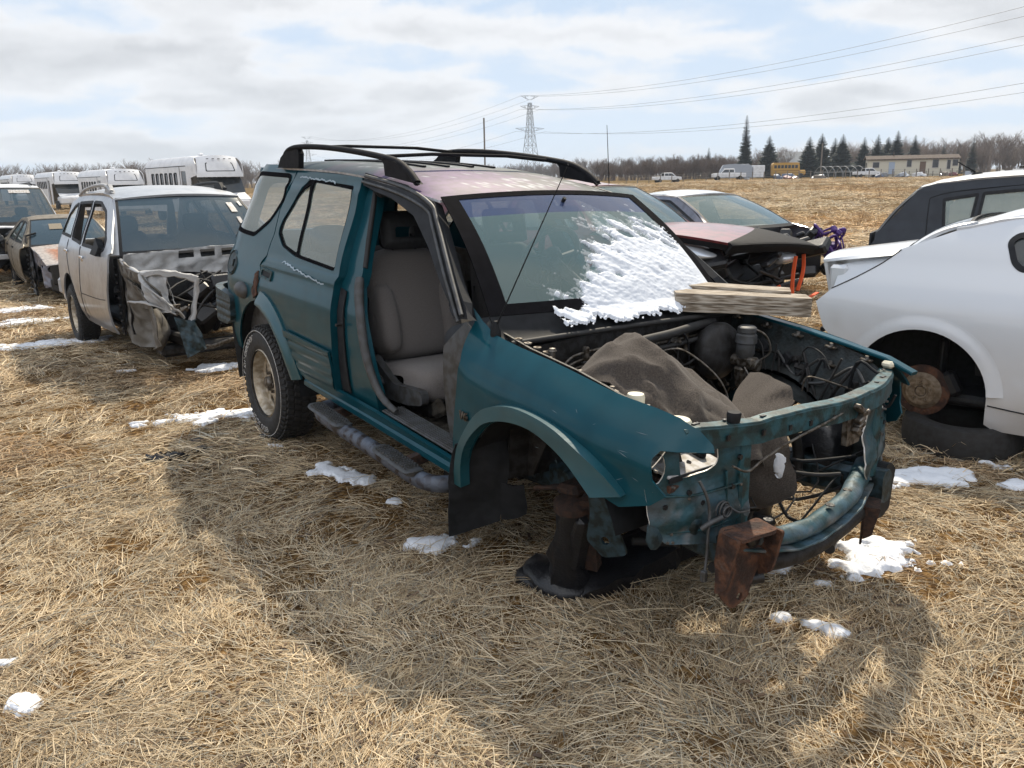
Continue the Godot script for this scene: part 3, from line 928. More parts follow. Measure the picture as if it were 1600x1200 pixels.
func cushion(mb: MB, prof: Array, z0: float, z1: float, nz := 12, power := 5.0):
	var c := Vector2.ZERO
	for p in prof: c += p / prof.size()
	var loop := smooth(prof + [prof[0]], 4)
	var pts := []
	for j in nz + 1:
		var t := -cos(PI * j / nz)
		var k := pow(maxf(0.0, 1.0 - pow(absf(t), power)), 0.35)
		for p in loop:
			var q: Vector2 = c + (p - c) * (0.25 + 0.75 * k) if absf(t) < 0.999 else c + (p - c) * 0.22
			pts.append(Vector3(q.x, q.y, lerpf(z0, z1, (t + 1.0) * 0.5)))
	var nu := loop.size() - 1
	var w := nu + 1
	for j in nz:
		for i in nu:
			var ids := [j * w + i, j * w + i + 1, (j + 1) * w + i + 1, (j + 1) * w + i]
			var nn := []
			for a in ids:
				var jj: int = a / w; var ii: int = a % w
				var i0 := (ii - 1 + nu) % nu; var i1 := (ii + 1) % nu
				var m: Vector3 = (pts[jj * w + i1] - pts[jj * w + i0]).cross(pts[mini(jj + 1, nz) * w + ii] - pts[maxi(jj - 1, 0) * w + ii]).normalized()
				if m.dot(pts[a] - Vector3(c.x, c.y, (z0 + z1) * 0.5)) < 0.0: m = -m
				nn.append(m)
			mb.tri(pts[ids[0]], pts[ids[1]], pts[ids[2]], nn[0], nn[1], nn[2])
			mb.tri(pts[ids[0]], pts[ids[2]], pts[ids[3]], nn[0], nn[2], nn[3])

# rectangular section swept along points
func sweep(mb: MB, pts: Array, w: float, h: float, up := Vector3.UP, bev := 0.25):
	var rings := []
	for i in pts.size():
		var d: Vector3 = (pts[mini(i + 1, pts.size() - 1)] - pts[maxi(i - 1, 0)]).normalized()
		var sd := d.cross(up).normalized()
		var u := sd.cross(d).normalized()
		var ring := []
		var b := minf(w, h) * bev
		for q in [[-1, -1, 1, 0], [-1, -1, 0, 1], [-1, 1, 0, -1], [-1, 1, 1, 0], [1, 1, -1, 0], [1, 1, 0, -1], [1, -1, 0, 1], [1, -1, -1, 0]]:
			ring.append(pts[i] + sd * (q[0] * w * 0.5 + q[2] * b) + u * (q[1] * h * 0.5 + q[3] * b))
		rings.append(ring)
	for i in pts.size() - 1:
		for j in 8:
			var a: Vector3 = rings[i][j]; var b2: Vector3 = rings[i][(j + 1) % 8]
			mb.quad(a, b2, rings[i + 1][(j + 1) % 8], rings[i + 1][j], (a + b2) * 0.5 - pts[i])
	for e in [0, pts.size() - 1]:
		for j in range(1, 7): mb.flat(rings[e][0], rings[e][j], rings[e][j + 1], pts[e] - pts[1 if e == 0 else e - 1])

# a wheel standing at the part's origin, axle along z, outer face towards +z
func wheel(parent: Node, at: Transform3D, r: float, wd: float, rim_r: float, rim_mat: Material, spokes: int, letters := false, bolts := 6):
	var h := wd * 0.5
	var node := Node3D.new()
	node.name = "wheel"; node.transform = at
	parent.add_child(node, true)
	parent = node
	at = Transform3D()
	var t := MB.new()
	t.lathe([V(rim_r - .012, h - .035), V(rim_r + .004, h - .012), V(rim_r + .03, h - .004), V(lerpf(rim_r, r, .5), h), V(r - .05, h - .008), V(r - .022, h - .024), V(r - .008, h - .045), V(r - .004, h * .4), V(r - .004, -h * .4), V(r - .008, -h + .045), V(r - .03, -h + .02), V(lerpf(rim_r, r, .5), -h), V(rim_r, -h + .015)], Transform3D(), 56)
	var k := 54
	for i in k:
		var a := TAU * i / k
		for row in 4:
			var z := lerpf(-h + .05, h - .05, row / 3.0)
			var aa := a + (0.5 * TAU / k if row % 2 else 0.0)
			var b := Basis(Vector3.BACK, aa)
			t.box(b * Vector3(r - .001, 0, z), Vector3(.012, TAU * r / k * .68, wd * .17), b * Basis(Vector3.RIGHT, 0.25 if row < 2 else -0.25), .003)
		var b2 := Basis(Vector3.BACK, a)
		t.box(b2 * Vector3(r - .026, 0, h - .020), Vector3(.034, TAU * r / k * .55, .012), b2 * Basis(Vector3.UP, 0.62), .003)
	obj("tyre", t, M.tyre, parent)
	if letters:
		var lt := MB.new()
		lt.xf = at
		lt.lathe([V(lerpf(rim_r, r, .78), h + .0005), V(lerpf(rim_r, r, .80), h + .0015), V(lerpf(rim_r, r, .81), h - .001)], Transform3D(), 56)
		var rm := lerpf(rim_r, r, .52)
		var span := .030
		for seg in [[110.0, 9, 1.0], [232.0, 7, -1.0]]:
			for i in seg[1]:
				var a: float = deg_to_rad(seg[0] + i * 8.2 * 1.0)
				var b := Basis(Vector3.BACK, a)
				for e in [-1.0, 1.0]:
					if rng.randf() < 0.16: continue
					lt.box(b * Vector3(rm, e * .013, h + .0005), Vector3(span * rng.randf_range(.7, 1.0), .0042, .003), b * Basis(Vector3.BACK, rng.randf_range(-.25, .25)))
					lt.box(b * Vector3(rm + e * span * .5, 0, h + .0005), Vector3(.0042, .022 * rng.randf_range(.5, 1.0), .003), b)
		obj("tyre_lettering", lt, M.letter_white, parent)
	var rm2 := MB.new()
	rm2.xf = at
	rm2.lathe([V(rim_r - .006, h - .010), V(rim_r + .004, h - .020), V(rim_r - .004, h - .028), V(rim_r - .012, h - .022), V(rim_r - .028, h - .05), V(rim_r - .030, h - .085), V(rim_r - .05, h - .092), V(rim_r - .055, -h + .03)], Transform3D(), 48)
	rm2.lathe([V(.0, h - .072), V(.052, h - .074), V(.075, h - .090), V(.080, h - .10)], Transform3D(), 32)
	# disc between the windows
	var outline := arc(0, 0, rim_r - .03, 0, 360 - 360 / 48.0, 47)
	var holes := []
	for i in spokes:
		var a := 360.0 * (i + 0.5) / spokes
		var wdg := 360.0 / spokes * 0.27
		var hole := arc(0, 0, rim_r - .052, a - wdg, a + wdg, 5)
		hole.append_array(arc(0, 0, rim_r * .47, a + wdg * .62, a - wdg * .62, 3))
		holes.append(hole)
	var keep := rm2.xf
	rm2.xf = rm2.xf * Transform3D(Basis(), Vector3(0, 0, h - .092))
	rm2.panel(outline, holes, func(p): return Vector3(p.x, p.y, 0.018 * smoothstep(rim_r * .75, rim_r * .3, p.length())), Vector3.BACK, .010, .05, .05)
	rm2.xf = keep
	obj("rim", rm2, rim_mat, parent)
	var hb := MB.new()
	hb.xf = at
	hb.lathe([V(0, h - .030), V(.034, h - .032), V(.040, h - .040), V(.040, h - .08)], Transform3D(), 20)
	for i in bolts:
		var a := TAU * i / bolts
		hb.lathe([V(0, h - .052), V(.010, h - .053), V(.011, h - .08)], Transform3D(Basis(), Vector3(cos(a) * .062, sin(a) * .062, 0)), 6)
	obj("hub", hb, M.steel, parent)
	var drum := MB.new()
	drum.xf = at
	drum.lathe([V(0, h - .12), V(rim_r - .06, h - .12), V(rim_r - .06, -h + .02)], Transform3D(), 32)
	obj("brake_disc", drum, M.rust_dark, parent)

func mirror_pts(pts: Array) -> Array:
	return pts.map(func(p): return Vector3(p.x, p.y, -p.z))

func build_main_suv():
	var at := pose(SUV_AT[0], SUV_AT[1], SUV_AT[2], SUV_AT[3], SUV_AT[4], SUV_AT[5])
	SUV = thing("sport_utility_vehicle", "stripped dark teal four door off-roader with its bonnet, front door and front wheels gone", "car", "wrecked cars in the yard", at)
	var out := Vector3.BACK
	# --- outlines on the side (x, y)
	var quarter := [V(.015, 1.71), V(-.04, 1.44), V(.03, 1.30), V(.02, 1.17), V(-.03, 1.11), V(0, 1.04), V(-.04, .955)]
	quarter.append_array(arc(0, .39, .50, 97, 168, 10))
	quarter.append_array([V(-.52, .50), V(-.88, .54), V(-.95, .75), V(-.98, 1.0), V(-.975, 1.25), V(-.93, 1.45), V(-.80, 1.69), V(-.66, 1.715)])
	var qwin := rounded([V(-.60, 1.655), V(-.06, 1.645), V(-.035, 1.50), V(-.12, 1.37), V(-.29, 1.275), V(-.45, 1.28), V(-.83, 1.305), V(-.86, 1.36), V(-.78, 1.52), V(-.72, 1.64)], .035)
	var door := [V(.025, 1.69), V(.5, 1.68), V(.925, 1.655), V(.99, 1.47), V(1.065, 1.16), V(1.05, 1.10), V(1.07, .83), V(1.05, .545), V(.60, .53)]
	door.append_array(arc(0, .39, .50, 17, 86, 10))
	door.append_array([V(-.03, .965), V(.01, 1.04), V(-.02, 1.11), V(.03, 1.17), V(.04, 1.30), V(-.03, 1.44)])
	var rub := rounded([V(.24, 1.63), V(.87, 1.602), V(1.0, 1.175), V(.46, 1.20), V(.23, 1.24), V(.085, 1.31), V(.07, 1.38), V(.15, 1.53)], .03)
	var main_glass := rounded([V(.318, 1.612), V(.853, 1.588), V(.982, 1.192), V(.478, 1.216)], .015)
	var vent_glass := rounded([V(.283, 1.607), V(.447, 1.220), V(.24, 1.252), V(.105, 1.32), V(.09, 1.385), V(.168, 1.53)], .02)
	for s in [1.0, -1.0]:
		var o := Vector3(0, 0, s)
		var mb := MB.new()
		mb.panel(shrink(quarter), [qwin], side_fn(0, s), o, .012, .05, .05, dirt(.50, .75, .45))
		var qp := obj("quarter_panel", mb, M.teal, SUV, "faded and dented teal rear quarter panel" if s > 0 else "")
		mb = MB.new()
		mb.panel(Array(Geometry2D.offset_polygon(PackedVector2Array(qwin), .012)[0]), [shrink(qwin, .014)], side_fn(.004, s), o, .012, .05, .05)
		obj("window_seal", mb, M.frit, qp)
		mb = MB.new()
		mb.panel(shrink(qwin, .010), [], side_fn(-.002, s), o, 0, .08, .08)
		obj("window_glass", mb, M.glass_side, qp)
		mb = MB.new()
		mb.panel(shrink(door), [rub], side_fn(.002, s), o, .02, .05, .05, dirt(.48, .80, .55))
		var dr := obj("rear_door", mb, M.teal, SUV)
		mb = MB.new()
		mb.panel(rub, [main_glass, vent_glass], side_fn(-.004, s), o, .012, .05, .05)
		obj("window_frame", mb, M.frit, dr)
		mb = MB.new()
		mb.panel(Array(Geometry2D.offset_polygon(PackedVector2Array(main_glass), .006)[0]), [], side_fn(-.010, s), o, 0, .08, .08)
		obj("window_glass", mb, M.glass_side, dr)
		mb = MB.new()
		mb.panel(Array(Geometry2D.offset_polygon(PackedVector2Array(vent_glass), .006)[0]), [], side_fn(-.010, s), o, 0, .08, .08)
		obj("quarter_light", mb, M.glass_side, dr)
		mb = MB.new()
		var edge := [V(.925, 1.652), V(.99, 1.47), V(1.063, 1.16), V(1.048, 1.10), V(1.068, .83), V(1.048, .55)]
		mb.patch(func(u, v):
			var k: float = v * 4.999
			var p: Vector2 = edge[int(k)].lerp(edge[int(k) + 1], k - int(k))
			return (side_fn(-.075 * u, s) as Callable).call(p), 2, 15, Vector3.RIGHT)
		obj("door_edge", mb, M.teal, dr)
		# ribbed cladding on the lower door
		mb = MB.new()
		mb.panel([V(.43, .785), V(1.063, .77), V(1.045, .56), V(.60, .555), V(.51, .65)], [], (func(p: Vector2) -> Vector3:
			var yy := body_z(p.y) + 0.010
			if p.y < .735: yy += 0.006 * absf(sin((p.y - .56) * PI / 0.056))
			else: yy += 0.016 * smoothstep(.735, .75, p.y)
			return Vector3(p.x, p.y, yy * s)), o, .012, .12, .009)
		obj("side_moulding", mb, M.teal, dr)
		mb = MB.new()
		mb.panel(rounded([V(.012, 1.045), V(.195, 1.035), V(.205, 1.095), V(.02, 1.105)], .015), [rounded([V(.032, 1.058), V(.178, 1.05), V(.184, 1.082), V(.036, 1.09)], .01)], side_fn(.012, s), o, .014, .05, .05)
		var hd := obj("door_handle", mb, M.teal_flat, dr)
		mb = MB.new()
		mb.panel(rounded([V(.03, 1.055), V(.18, 1.047), V(.187, 1.085), V(.034, 1.093)], .01), [], side_fn(.004, s), o)
		obj("handle_recess", mb, M.black_trim, hd)
		# rear arch flare, broken off at its top
		mb = MB.new()
		var fl := arc(0, .39, .575, 12, 84, 12)
		fl.append_array(arc(0, .39, .49, 86, 12, 12))
		mb.panel(fl, [], (func(p: Vector2) -> Vector3: return Vector3(p.x, p.y, (body_z(p.y) + .012 + .030 * smoothstep(.58, .50, (p - V(0, .39)).length())) * s)), o, .012, .03, .03, dirt(.45, .75, .5))
		obj("wheel_arch_flare", mb, M.teal_flare, SUV)
		mb = MB.new()
		mb.lathe([V(.515, .40), V(.515, .815)], Transform3D(Basis.from_scale(Vector3(1, 1, s)), Vector3(0, .39, 0)), 24, deg_to_rad(0), deg_to_rad(180))
		mb.plate(arc(0, 0, .515, 0, 180, 20), [], Transform3D(Basis(), Vector3(0, .39, .42 * s)), .01)
		obj("wheel_well", mb, M.black_plastic, SUV)
		# B pillar
		mb = MB.new()
		mb.panel([V(.94, 1.655), V(1.06, 1.605), V(1.12, 1.44), V(1.225, 1.20), V(1.235, 1.12), V(1.34, .88), V(1.395, .72), V(1.44, .62), V(1.44, .47), V(1.04, .49), V(1.06, .83), V(1.045, 1.12), V(.985, 1.46)], [], side_fn(-.042, s), o, .05, .06, .06, dirt(.45, .75, .5))
		var bp := obj("door_pillar", mb, M.teal, SUV)
		mb = MB.new()
		mb.tube(smooth([P(1.05, 1.595, .555 * s), P(1.115, 1.44, .62 * s), P(1.215, 1.21, .715 * s)], 4), .014, 6)
		obj("weather_strip", mb, M.rubber, bp)
		mb = MB.new()
		mb.tube(smooth([P(1.215, 1.165, .745 * s), P(1.26, 1.06, .775 * s), P(1.345, .86, .80 * s), P(1.40, .71, .79 * s), P(1.475, .61, .775 * s), P(1.60, .565, .765 * s)], 4), [.020, .023, .024, .024, .024, .023, .023, .023, .022, .022, .022, .021, .021, .02, .02, .019, .018, .018, .016, .016, .016], 8, true, .7)
		obj("weather_strip", mb, M.grey_plastic, bp)
		mb = MB.new()
		mb.box(P(1.125, .92, .805 * s), P(.03, .07, .015), Basis(), .004)
		mb.tube([P(1.125, .92, .80 * s), P(1.125, .92, .845 * s)], .008, 8)
		obj("door_latch", mb, M.dark_metal, bp)
		mb = MB.new()
		mb.panel([V(1.066, 1.10), V(1.13, 1.09), V(1.15, .82), V(1.16, .56), V(1.06, .56), V(1.078, .83)], [], side_fn(-.030, s), o, .006, .05, .04)
		obj("door_jamb", mb, M.black_trim, bp)
		# roof side and windscreen pillar
		mb = MB.new()
		mb.panel([V(.93, 1.672), V(1.4, 1.622), V(1.72, 1.552), V(2.02, 1.335), V(2.29, 1.125), V(2.19, 1.115), V(1.83, 1.352), V(1.58, 1.485), V(1.31, 1.557), V(1.06, 1.592), V(.95, 1.61)], [], side_fn(.0, s), o, .045, .05, .05)
		var ap := obj("windscreen_pillar", mb, M.black_trim, SUV)
		mb = MB.new()
		for k in [[.0, .010], [.028, .008]]:
			var line := []
			for q in [V(.96, 1.655), V(1.4, 1.608), V(1.70, 1.545), V(1.80, 1.48), V(2.02, 1.315), V(2.25, 1.135)]:
				var yy: float = q.y - k[0]
				line.append(Vector3(q.x - k[0] * .6, yy, (body_z(yy) + .006) * s))
			mb.tube(smooth(line, 4), k[1], 6)
		obj("drip_moulding", mb, M.grey_plastic, ap)
		# roof rail
		mb = MB.new()
		var bar := smooth([P(-.20, 1.70, .555 * s), P(-.15, 1.765, .56 * s), P(-.06, 1.802, .56 * s), P(.12, 1.813, .56 * s), P(.45, 1.805, .56 * s), P(.8, 1.782, .56 * s), P(1.12, 1.752, .56 * s), P(1.30, 1.725, .56 * s), P(1.42, 1.68, .565 * s), P(1.50, 1.63, .57 * s)], 4)
		mb.tube(bar, .019, 10, true, .85)
		mb.panel([V(-.25, 1.69), V(-.20, 1.75), V(-.12, 1.785), V(.08, 1.80), V(.10, 1.775), V(.085, 1.69)], [], func(p: Vector2) -> Vector3: return P(p.x, p.y, .577 * s), P(0, 0, s), .034)
		mb.panel([V(1.20, 1.66), V(1.19, 1.715), V(1.16, 1.74), V(1.30, 1.728), V(1.42, 1.685), V(1.52, 1.625)], [], func(p: Vector2) -> Vector3: return P(p.x, p.y, .582 * s), P(0, 0, s), .034)
		obj("roof_rail", mb, M.black_matt, SUV)
		# sill
		mb = MB.new()
		mb.panel([V(.58, .545), V(1.05, .555), V(1.45, .545), V(2.22, .50), V(2.22, .415), V(1.3, .475), V(.60, .525)], [], side_fn(.0, s), o, .02, .08, .03, dirt(.40, .55, .6))
		sweep(mb, [P(.6, .50, .74 * s), P(1.3, .485, .74 * s), P(2.25, .455, .74 * s)], .16, .05)
		var sl := obj("sill", mb, M.teal, SUV)
		mb = MB.new()
		mb.box(P(1.84, .528, .725 * s), P(.72, .012, .115), Basis(Vector3.BACK, -.04), .004)
		for k in 7: mb.box(P(1.84, .536, (.68 + k * .015) * s), P(.70, .008, .006), Basis(Vector3.BACK, -.04), .002)
		obj("scuff_plate", mb, M.grey_plastic, sl)
	# fuel door, rust and dents on the near quarter
	var f := MB.new()
	var fz := body_z(1.08)
	var ft := Transform3D(Basis(Vector3.RIGHT, -.28), Vector3(-.53, 1.08, fz + .003))
	f.lathe([V(0, .004), V(.066, .004), V(.069, .001), V(.069, -.01)], ft, 28)
	f.lathe([V(.074, -.004), V(.080, .005), V(.086, -.004)], ft, 28)
	f.box(ft * Vector3(.03, 0, .008), P(.012, .05, .008), ft.basis, .003)
	obj("fuel_flap", f, M.bluish_metal, SUV)
	f = MB.new()
	f.panel([V(-.88, 1.31), V(-.74, 1.275), V(-.72, 1.23), V(-.78, 1.20), V(-.86, 1.24)], [], side_fn(.004), out, .006, .03, .03)
	obj("rusty_corner", f, M.rust, SUV)
	f = MB.new()
	f.panel([V(-.09, 1.05), V(-.04, 1.07), V(-.015, 1.0), V(-.02, .93), V(-.075, .90), V(-.10, .95), V(-.07, .99)], [], side_fn(.008), out, .01, .02, .02)
	f.wobble(.012, 14.0, noise)
	obj("rusty_edge", f, M.rust, SUV)
	# lacquer peeling off along the window line and the roof edge
	for q in [[.30, .93, 1.195, -.062, 11.0], [.10, .62, 1.672, -.02, 31.0]]:
		f = MB.new()
		var up_l := []; var lo_l := []
		for k in 34:
			var t := k / 33.0
			var x: float = lerpf(q[0], q[1], t)
			var y: float = q[2] + q[3] * t - .028 - .022 * absf(noise.get_noise_1d(x * 14.0 + q[4]))
			var w := .0035 + .006 * maxf(0.0, noise.get_noise_1d(x * 26.0 + q[4] * 2.0))
			up_l.append(V(x, y + w)); lo_l.push_front(V(x, y - w))
		f.panel(up_l + lo_l, [], side_fn(.0045), out, 0, .05, .05)
		obj("peeling_lacquer", f, M.peel, SUV)
	# tail: rear bumper and tailgate
	var b := MB.new()
	b.panel(rounded([V(-.47, .865), V(-.85, .90), V(-1.06, .90), V(-1.06, .66), V(-.56, .66), V(-.47, .72)], .03), [], (func(p: Vector2) -> Vector3:
		var z := .875 - .32 * pow(maxf(0.0, (-.72 - p.x) / .34), 2.4)
		z += .006 * absf(sin((p.y - .66) * PI / .05)) * smoothstep(.84, .82, p.y)
		return Vector3(p.x, p.y, z)), out, .05, .04, .012)
	b.box(P(-1.02, .78, 0), P(.10, .24, 1.30), Basis(), .02)
	b.panel(rounded([V(-.47, .865), V(-.85, .90), V(-1.06, .90), V(-1.06, .66), V(-.56, .66), V(-.47, .72)], .03), [], (func(p: Vector2) -> Vector3: return Vector3(p.x, p.y, -.875 + .32 * pow(maxf(0.0, (-.72 - p.x) / .34), 2.4))), -out, .05, .06, .06)
	var bump := obj("rear_bumper", b, M.bluish_metal, SUV)
	b = MB.new()
	b.ball(P(-.30, .925, .845), P(.10, .055, .045))
	obj("bumper_end_cap", b, M.grey_plastic, bump)
	for s in [-1.0, 1.0]:
		b = MB.new()
		b.panel([V(-.60, .72), V(-.46, .72), V(-.45, .30), V(-.58, .28)], [], (func(p: Vector2) -> Vector3: return Vector3(p.x * .3 - .40, p.y, (.70 - (p.x + .46) * 1.4 - .12 + .07) * s)), Vector3.RIGHT, .008)
		obj("mud_flap", b, M.rubber, SUV)
	b = MB.new()
	var tg := func(p: Vector2) -> Vector3: return Vector3(-.99 + .22 * smoothstep(1.2, 1.72, p.y), p.y, p.x)
	var tw := rounded([V(-.50, 1.25), V(.50, 1.25), V(.44, 1.60), V(-.44, 1.60)], .06)
	b.panel([V(-.62, .70), V(.62, .70), V(.60, 1.15), V(.50, 1.69), V(-.50, 1.69), V(-.60, 1.15)], [tw], tg, Vector3.LEFT, .03, .1, .1)
	var gate := obj("tailgate", b, M.teal, SUV)
	b = MB.new()
	b.panel(shrink(tw, -.005), [], tg, Vector3.LEFT, 0, .2, .2)
	obj("window_glass", b, M.glass_side, gate)
	# roof
	var r := MB.new()
	r.patch(roof_pt, 60, 90, Vector3.UP, .012, roof_col)
	var rf := obj("roof", r, M.roof, SUV, "faded teal roof with a purple primer patch and flaking lacquer")
	for x in [.03, 1.06]:
		r = MB.new()
		var yb := 1.808 if x < .5 else 1.752
		sweep(r, [P(x, yb, .55), P(x + .04, yb + .018, .25), P(x + .04, yb + .018, -.25), P(x, yb, -.55)], .045, .018)
		obj("roof_crossbar", r, M.black_matt, SUV)
	r = MB.new()
	r.patch(func(u, v): return roof_pt(lerpf(.06, .94, u), lerpf(.05, .97, v)) - Vector3(0, .035, 0), 16, 20, Vector3.DOWN)
	obj("headliner", r, M.vinyl, rf)
	for k in 4:
		r = MB.new()
		var u := [.30, .43, .57, .70][k] as float
		var l := []
		for q in 9: l.append(roof_pt(u, lerpf(.20, .70, q / 8.0)) + Vector3(0, .006, 0))
		sweep(r, l, .022, .010)
		obj("roof_strip", r, M.black_trim, rf)
	# windscreen
	var g := MB.new()
	g.patch(func(u, v): return glass_pt(lerpf(.055, .945, u), lerpf(.07, .78, v)), 24, 14, P(1, 1, 0))
	var ws := obj("windscreen", g, M.glass_dusty, SUV, "dusty greenish windscreen")
	g = MB.new()
	g.patch(func(u, v): return glass_pt(lerpf(.055, .945, u), lerpf(.78, .965, v)), 24, 4, P(1, 1, 0))
	obj("tinted_band", g, M.glass_band, ws)
	g = MB.new()
	var up := Vector3(.6, .7, 0).normalized() * .003
	for e in [[0.0, 1.0, 0.0, .075], [0.0, 1.0, .962, 1.01], [0.0, .06, .0, 1.0], [.94, 1.0, 0.0, 1.0]]:
		g.patch(func(u, v): return glass_pt(lerpf(e[0], e[1], u), lerpf(e[2], e[3], v)) + up, 20 if e[1] - e[0] > .5 else 3, 3 if e[3] - e[2] < .5 else 14, P(1, 1, 0), .006)
	obj("black_border", g, M.frit, ws)
	g = MB.new()
	g.box(P(1.86, 1.50, .0), P(.02, .065, .24), Basis(Vector3.BACK, -.2), .01)
	g.tube([P(1.86, 1.52, 0), P(1.90, 1.57, 0)], .01, 6)
	obj("rear_view_mirror", g, M.black_plastic, ws)
	build_suv_cabin()
	# running board: a rusty tube with two ribbed steps
	var rb := MB.new()
	var line := smooth([P(.93, .44, .72), P(.95, .44, .84), P(1.02, .435, .90), P(1.2, .43, .915), P(1.7, .415, .91), P(1.98, .40, .905), P(2.10, .395, .885), P(2.16, .39, .80), P(2.17, .39, .66)], 5)
	rb.tube(line, .038, 14)
	var board := obj("running_board", rb, M.rust_bar, SUV, "rusty tubular running board")
	for k in 2:
		rb = MB.new()
		var x0: float = [.96, 1.70][k]; var x1: float = [1.36, 2.06][k]
		var y0 := .482 - .018 * k * 1.4
		var ol := rounded([V(x0, .865), V(x1, .865), V(x1, .965), V(x0, .965)], .05, 6)
		rb.panel(ol, [], func(p: Vector2) -> Vector3: return Vector3(p.x, y0 - (p.x - x0) * .05 - .012 * pow((p.y - .915) / .05, 4.0), p.y), Vector3.UP, .02, .03, .02)
		for i in int((x1 - x0 - .06) / .022):
			for j in 5:
				rb.box(P(x0 + .04 + i * .022, y0 - (x0 + .04 + i * .022 - x0) * .05 + .003, .883 + j * .016), P(.012, .008, .006), Basis(Vector3.UP, .6 if (i + j) % 2 else -.6))
		obj("step_pad", rb, M.grey_plastic, board)
	for x in [1.06, 1.90]:
		rb = MB.new()
		rb.bar(P(x, .42, .88), P(x, .47, .60), .04, .05)
		obj("bracket", rb, M.rust_dark, board)
	rb = MB.new()
	rb.box(P(2.10, .36, .66), P(.42, .14, .05), Basis(Vector3.BACK, -.03), .01)
	obj("under_panel", rb, M.black_plastic, SUV)
	# rear wheels and axle
	wheel(SUV, Transform3D(Basis(), P(0, .367, .745)), .367, .245, .218, M.alloy, 8, true)
	wheel(SUV, Transform3D(Basis(Vector3.UP, PI), P(0, .367, -.745)), .367, .245, .218, M.alloy, 8)
	var ax := MB.new()
	ax.tube([P(0, .367, .66), P(0, .367, -.66)], .045, 12)
	ax.ball(P(0, .367, 0), P(.15, .14, .16))
	ax.tube([P(.1, .38, 0), P(1.6, .46, 0)], .035, 10)
	for s in [-1.0, 1.0]:
		sweep(ax, [P(-.9, .55, .48 * s), P(-.3, .60, .48 * s), P(.3, .56, .48 * s), P(.6, .44, .48 * s), P(2.2, .40, .45 * s)], .07, .11)
		ax.tube([P(.1, .34, .5 * s), P(.9, .40, .5 * s)], .025, 8)
	obj("rear_axle", ax, M.dark_metal, SUV)
	var fp := MB.new()
	fp.patch(func(u, v): return P(lerpf(-.95, 2.25, v), .47 + .02 * sin(v * 40.0) * .3, lerpf(.70, -.70, u)), 6, 10, Vector3.UP, .03)
	obj("floor_pan", fp, M.carpet, SUV)

func seat(at_z: float, x0: float, parent: Node3D, m: Material):
	var mb := MB.new()
	cushion(mb, [V(x0 + 1.0, .55), V(x0 + .99, .66), V(x0 + 1.16, .70), V(x0 + 1.48, .745), V(x0 + 1.60, .725), V(x0 + 1.625, .64), V(x0 + 1.55, .56)], at_z - .255, at_z + .255)
	var st := obj("seat", mb, m, parent)
	mb = MB.new()
	cushion(mb, [V(x0 + 1.05, .66), V(x0 + 1.17, .72), V(x0 + 1.175, .82), V(x0 + 1.125, 1.0), V(x0 + 1.05, 1.20), V(x0 + .99, 1.265), V(x0 + .92, 1.25), V(x0 + .95, 1.0), V(x0 + .98, .75)], at_z - .25, at_z + .25, 14, 4.0)
	for sd in [-1.0, 1.0]:
		cushion(mb, [V(x0 + 1.06, .72), V(x0 + 1.20, .76), V(x0 + 1.205, .86), V(x0 + 1.15, 1.02), V(x0 + 1.09, 1.10), V(x0 + 1.0, 1.08), V(x0 + .98, .8)], at_z + sd * .19 - .06, at_z + sd * .19 + .06, 8, 3.0)
	var bk := obj("backrest", mb, m, st)
	mb = MB.new()
	for sd in [-1.0, 1.0]: mb.tube([P(x0 + .985, 1.22, at_z + sd * .07), P(x0 + .965, 1.32, at_z + sd * .07)], .007, 6)
	var hr := rounded([V(-.155, 1.275), V(.155, 1.275), V(.145, 1.46), V(.10, 1.475), V(-.10, 1.475), V(-.145, 1.46)], .05, 5)
	var hh := rounded([V(-.085, 1.335), V(.085, 1.335), V(.08, 1.395), V(-.08, 1.395)], .015)
	for half in [-1.0, 1.0]:
		mb.panel(hr, [hh], func(p: Vector2) -> Vector3:
			var e := minf(.155 - absf(p.x), minf(p.y - 1.275, 1.475 - p.y))
			var bul := sqrt(clampf(e / .05, 0.0, 1.0)) * .045
			return Vector3(x0 + 1.02 - (p.y - 1.27) * .22 - p.x * p.x * .8 + bul * half, p.y, at_z + p.x), Vector3(half, 0, 0), 0.0, .018, .018)
	obj("headrest", mb, M.vinyl, st)
	mb = MB.new()
	var sd2 := 1.0 if at_z > 0 else -1.0
	mb.plate(rounded([V(x0 + 1.04, .63), V(x0 + 1.06, .72), V(x0 + 1.14, .745), V(x0 + 1.22, .70), V(x0 + 1.36, .635), V(x0 + 1.64, .655), V(x0 + 1.65, .585), V(x0 + 1.50, .555), V(x0 + 1.22, .535), V(x0 + 1.10, .56)], .03), [], Transform3D(Basis(), P(0, 0, at_z + sd2 * .27 + .02)), .04)
	mb.box(P(x0 + 1.22, .645, at_z + sd2 * .30), P(.12, .03, .02), Basis(Vector3.BACK, -.5), .008)
	obj("side_trim", mb, M.grey_plastic, st)
	mb = MB.new()
	mb.box(P(x0 + 1.28, .51, at_z), P(.5, .08, .36), Basis(), .01)
	obj("seat_rail", mb, M.dark_metal, st)

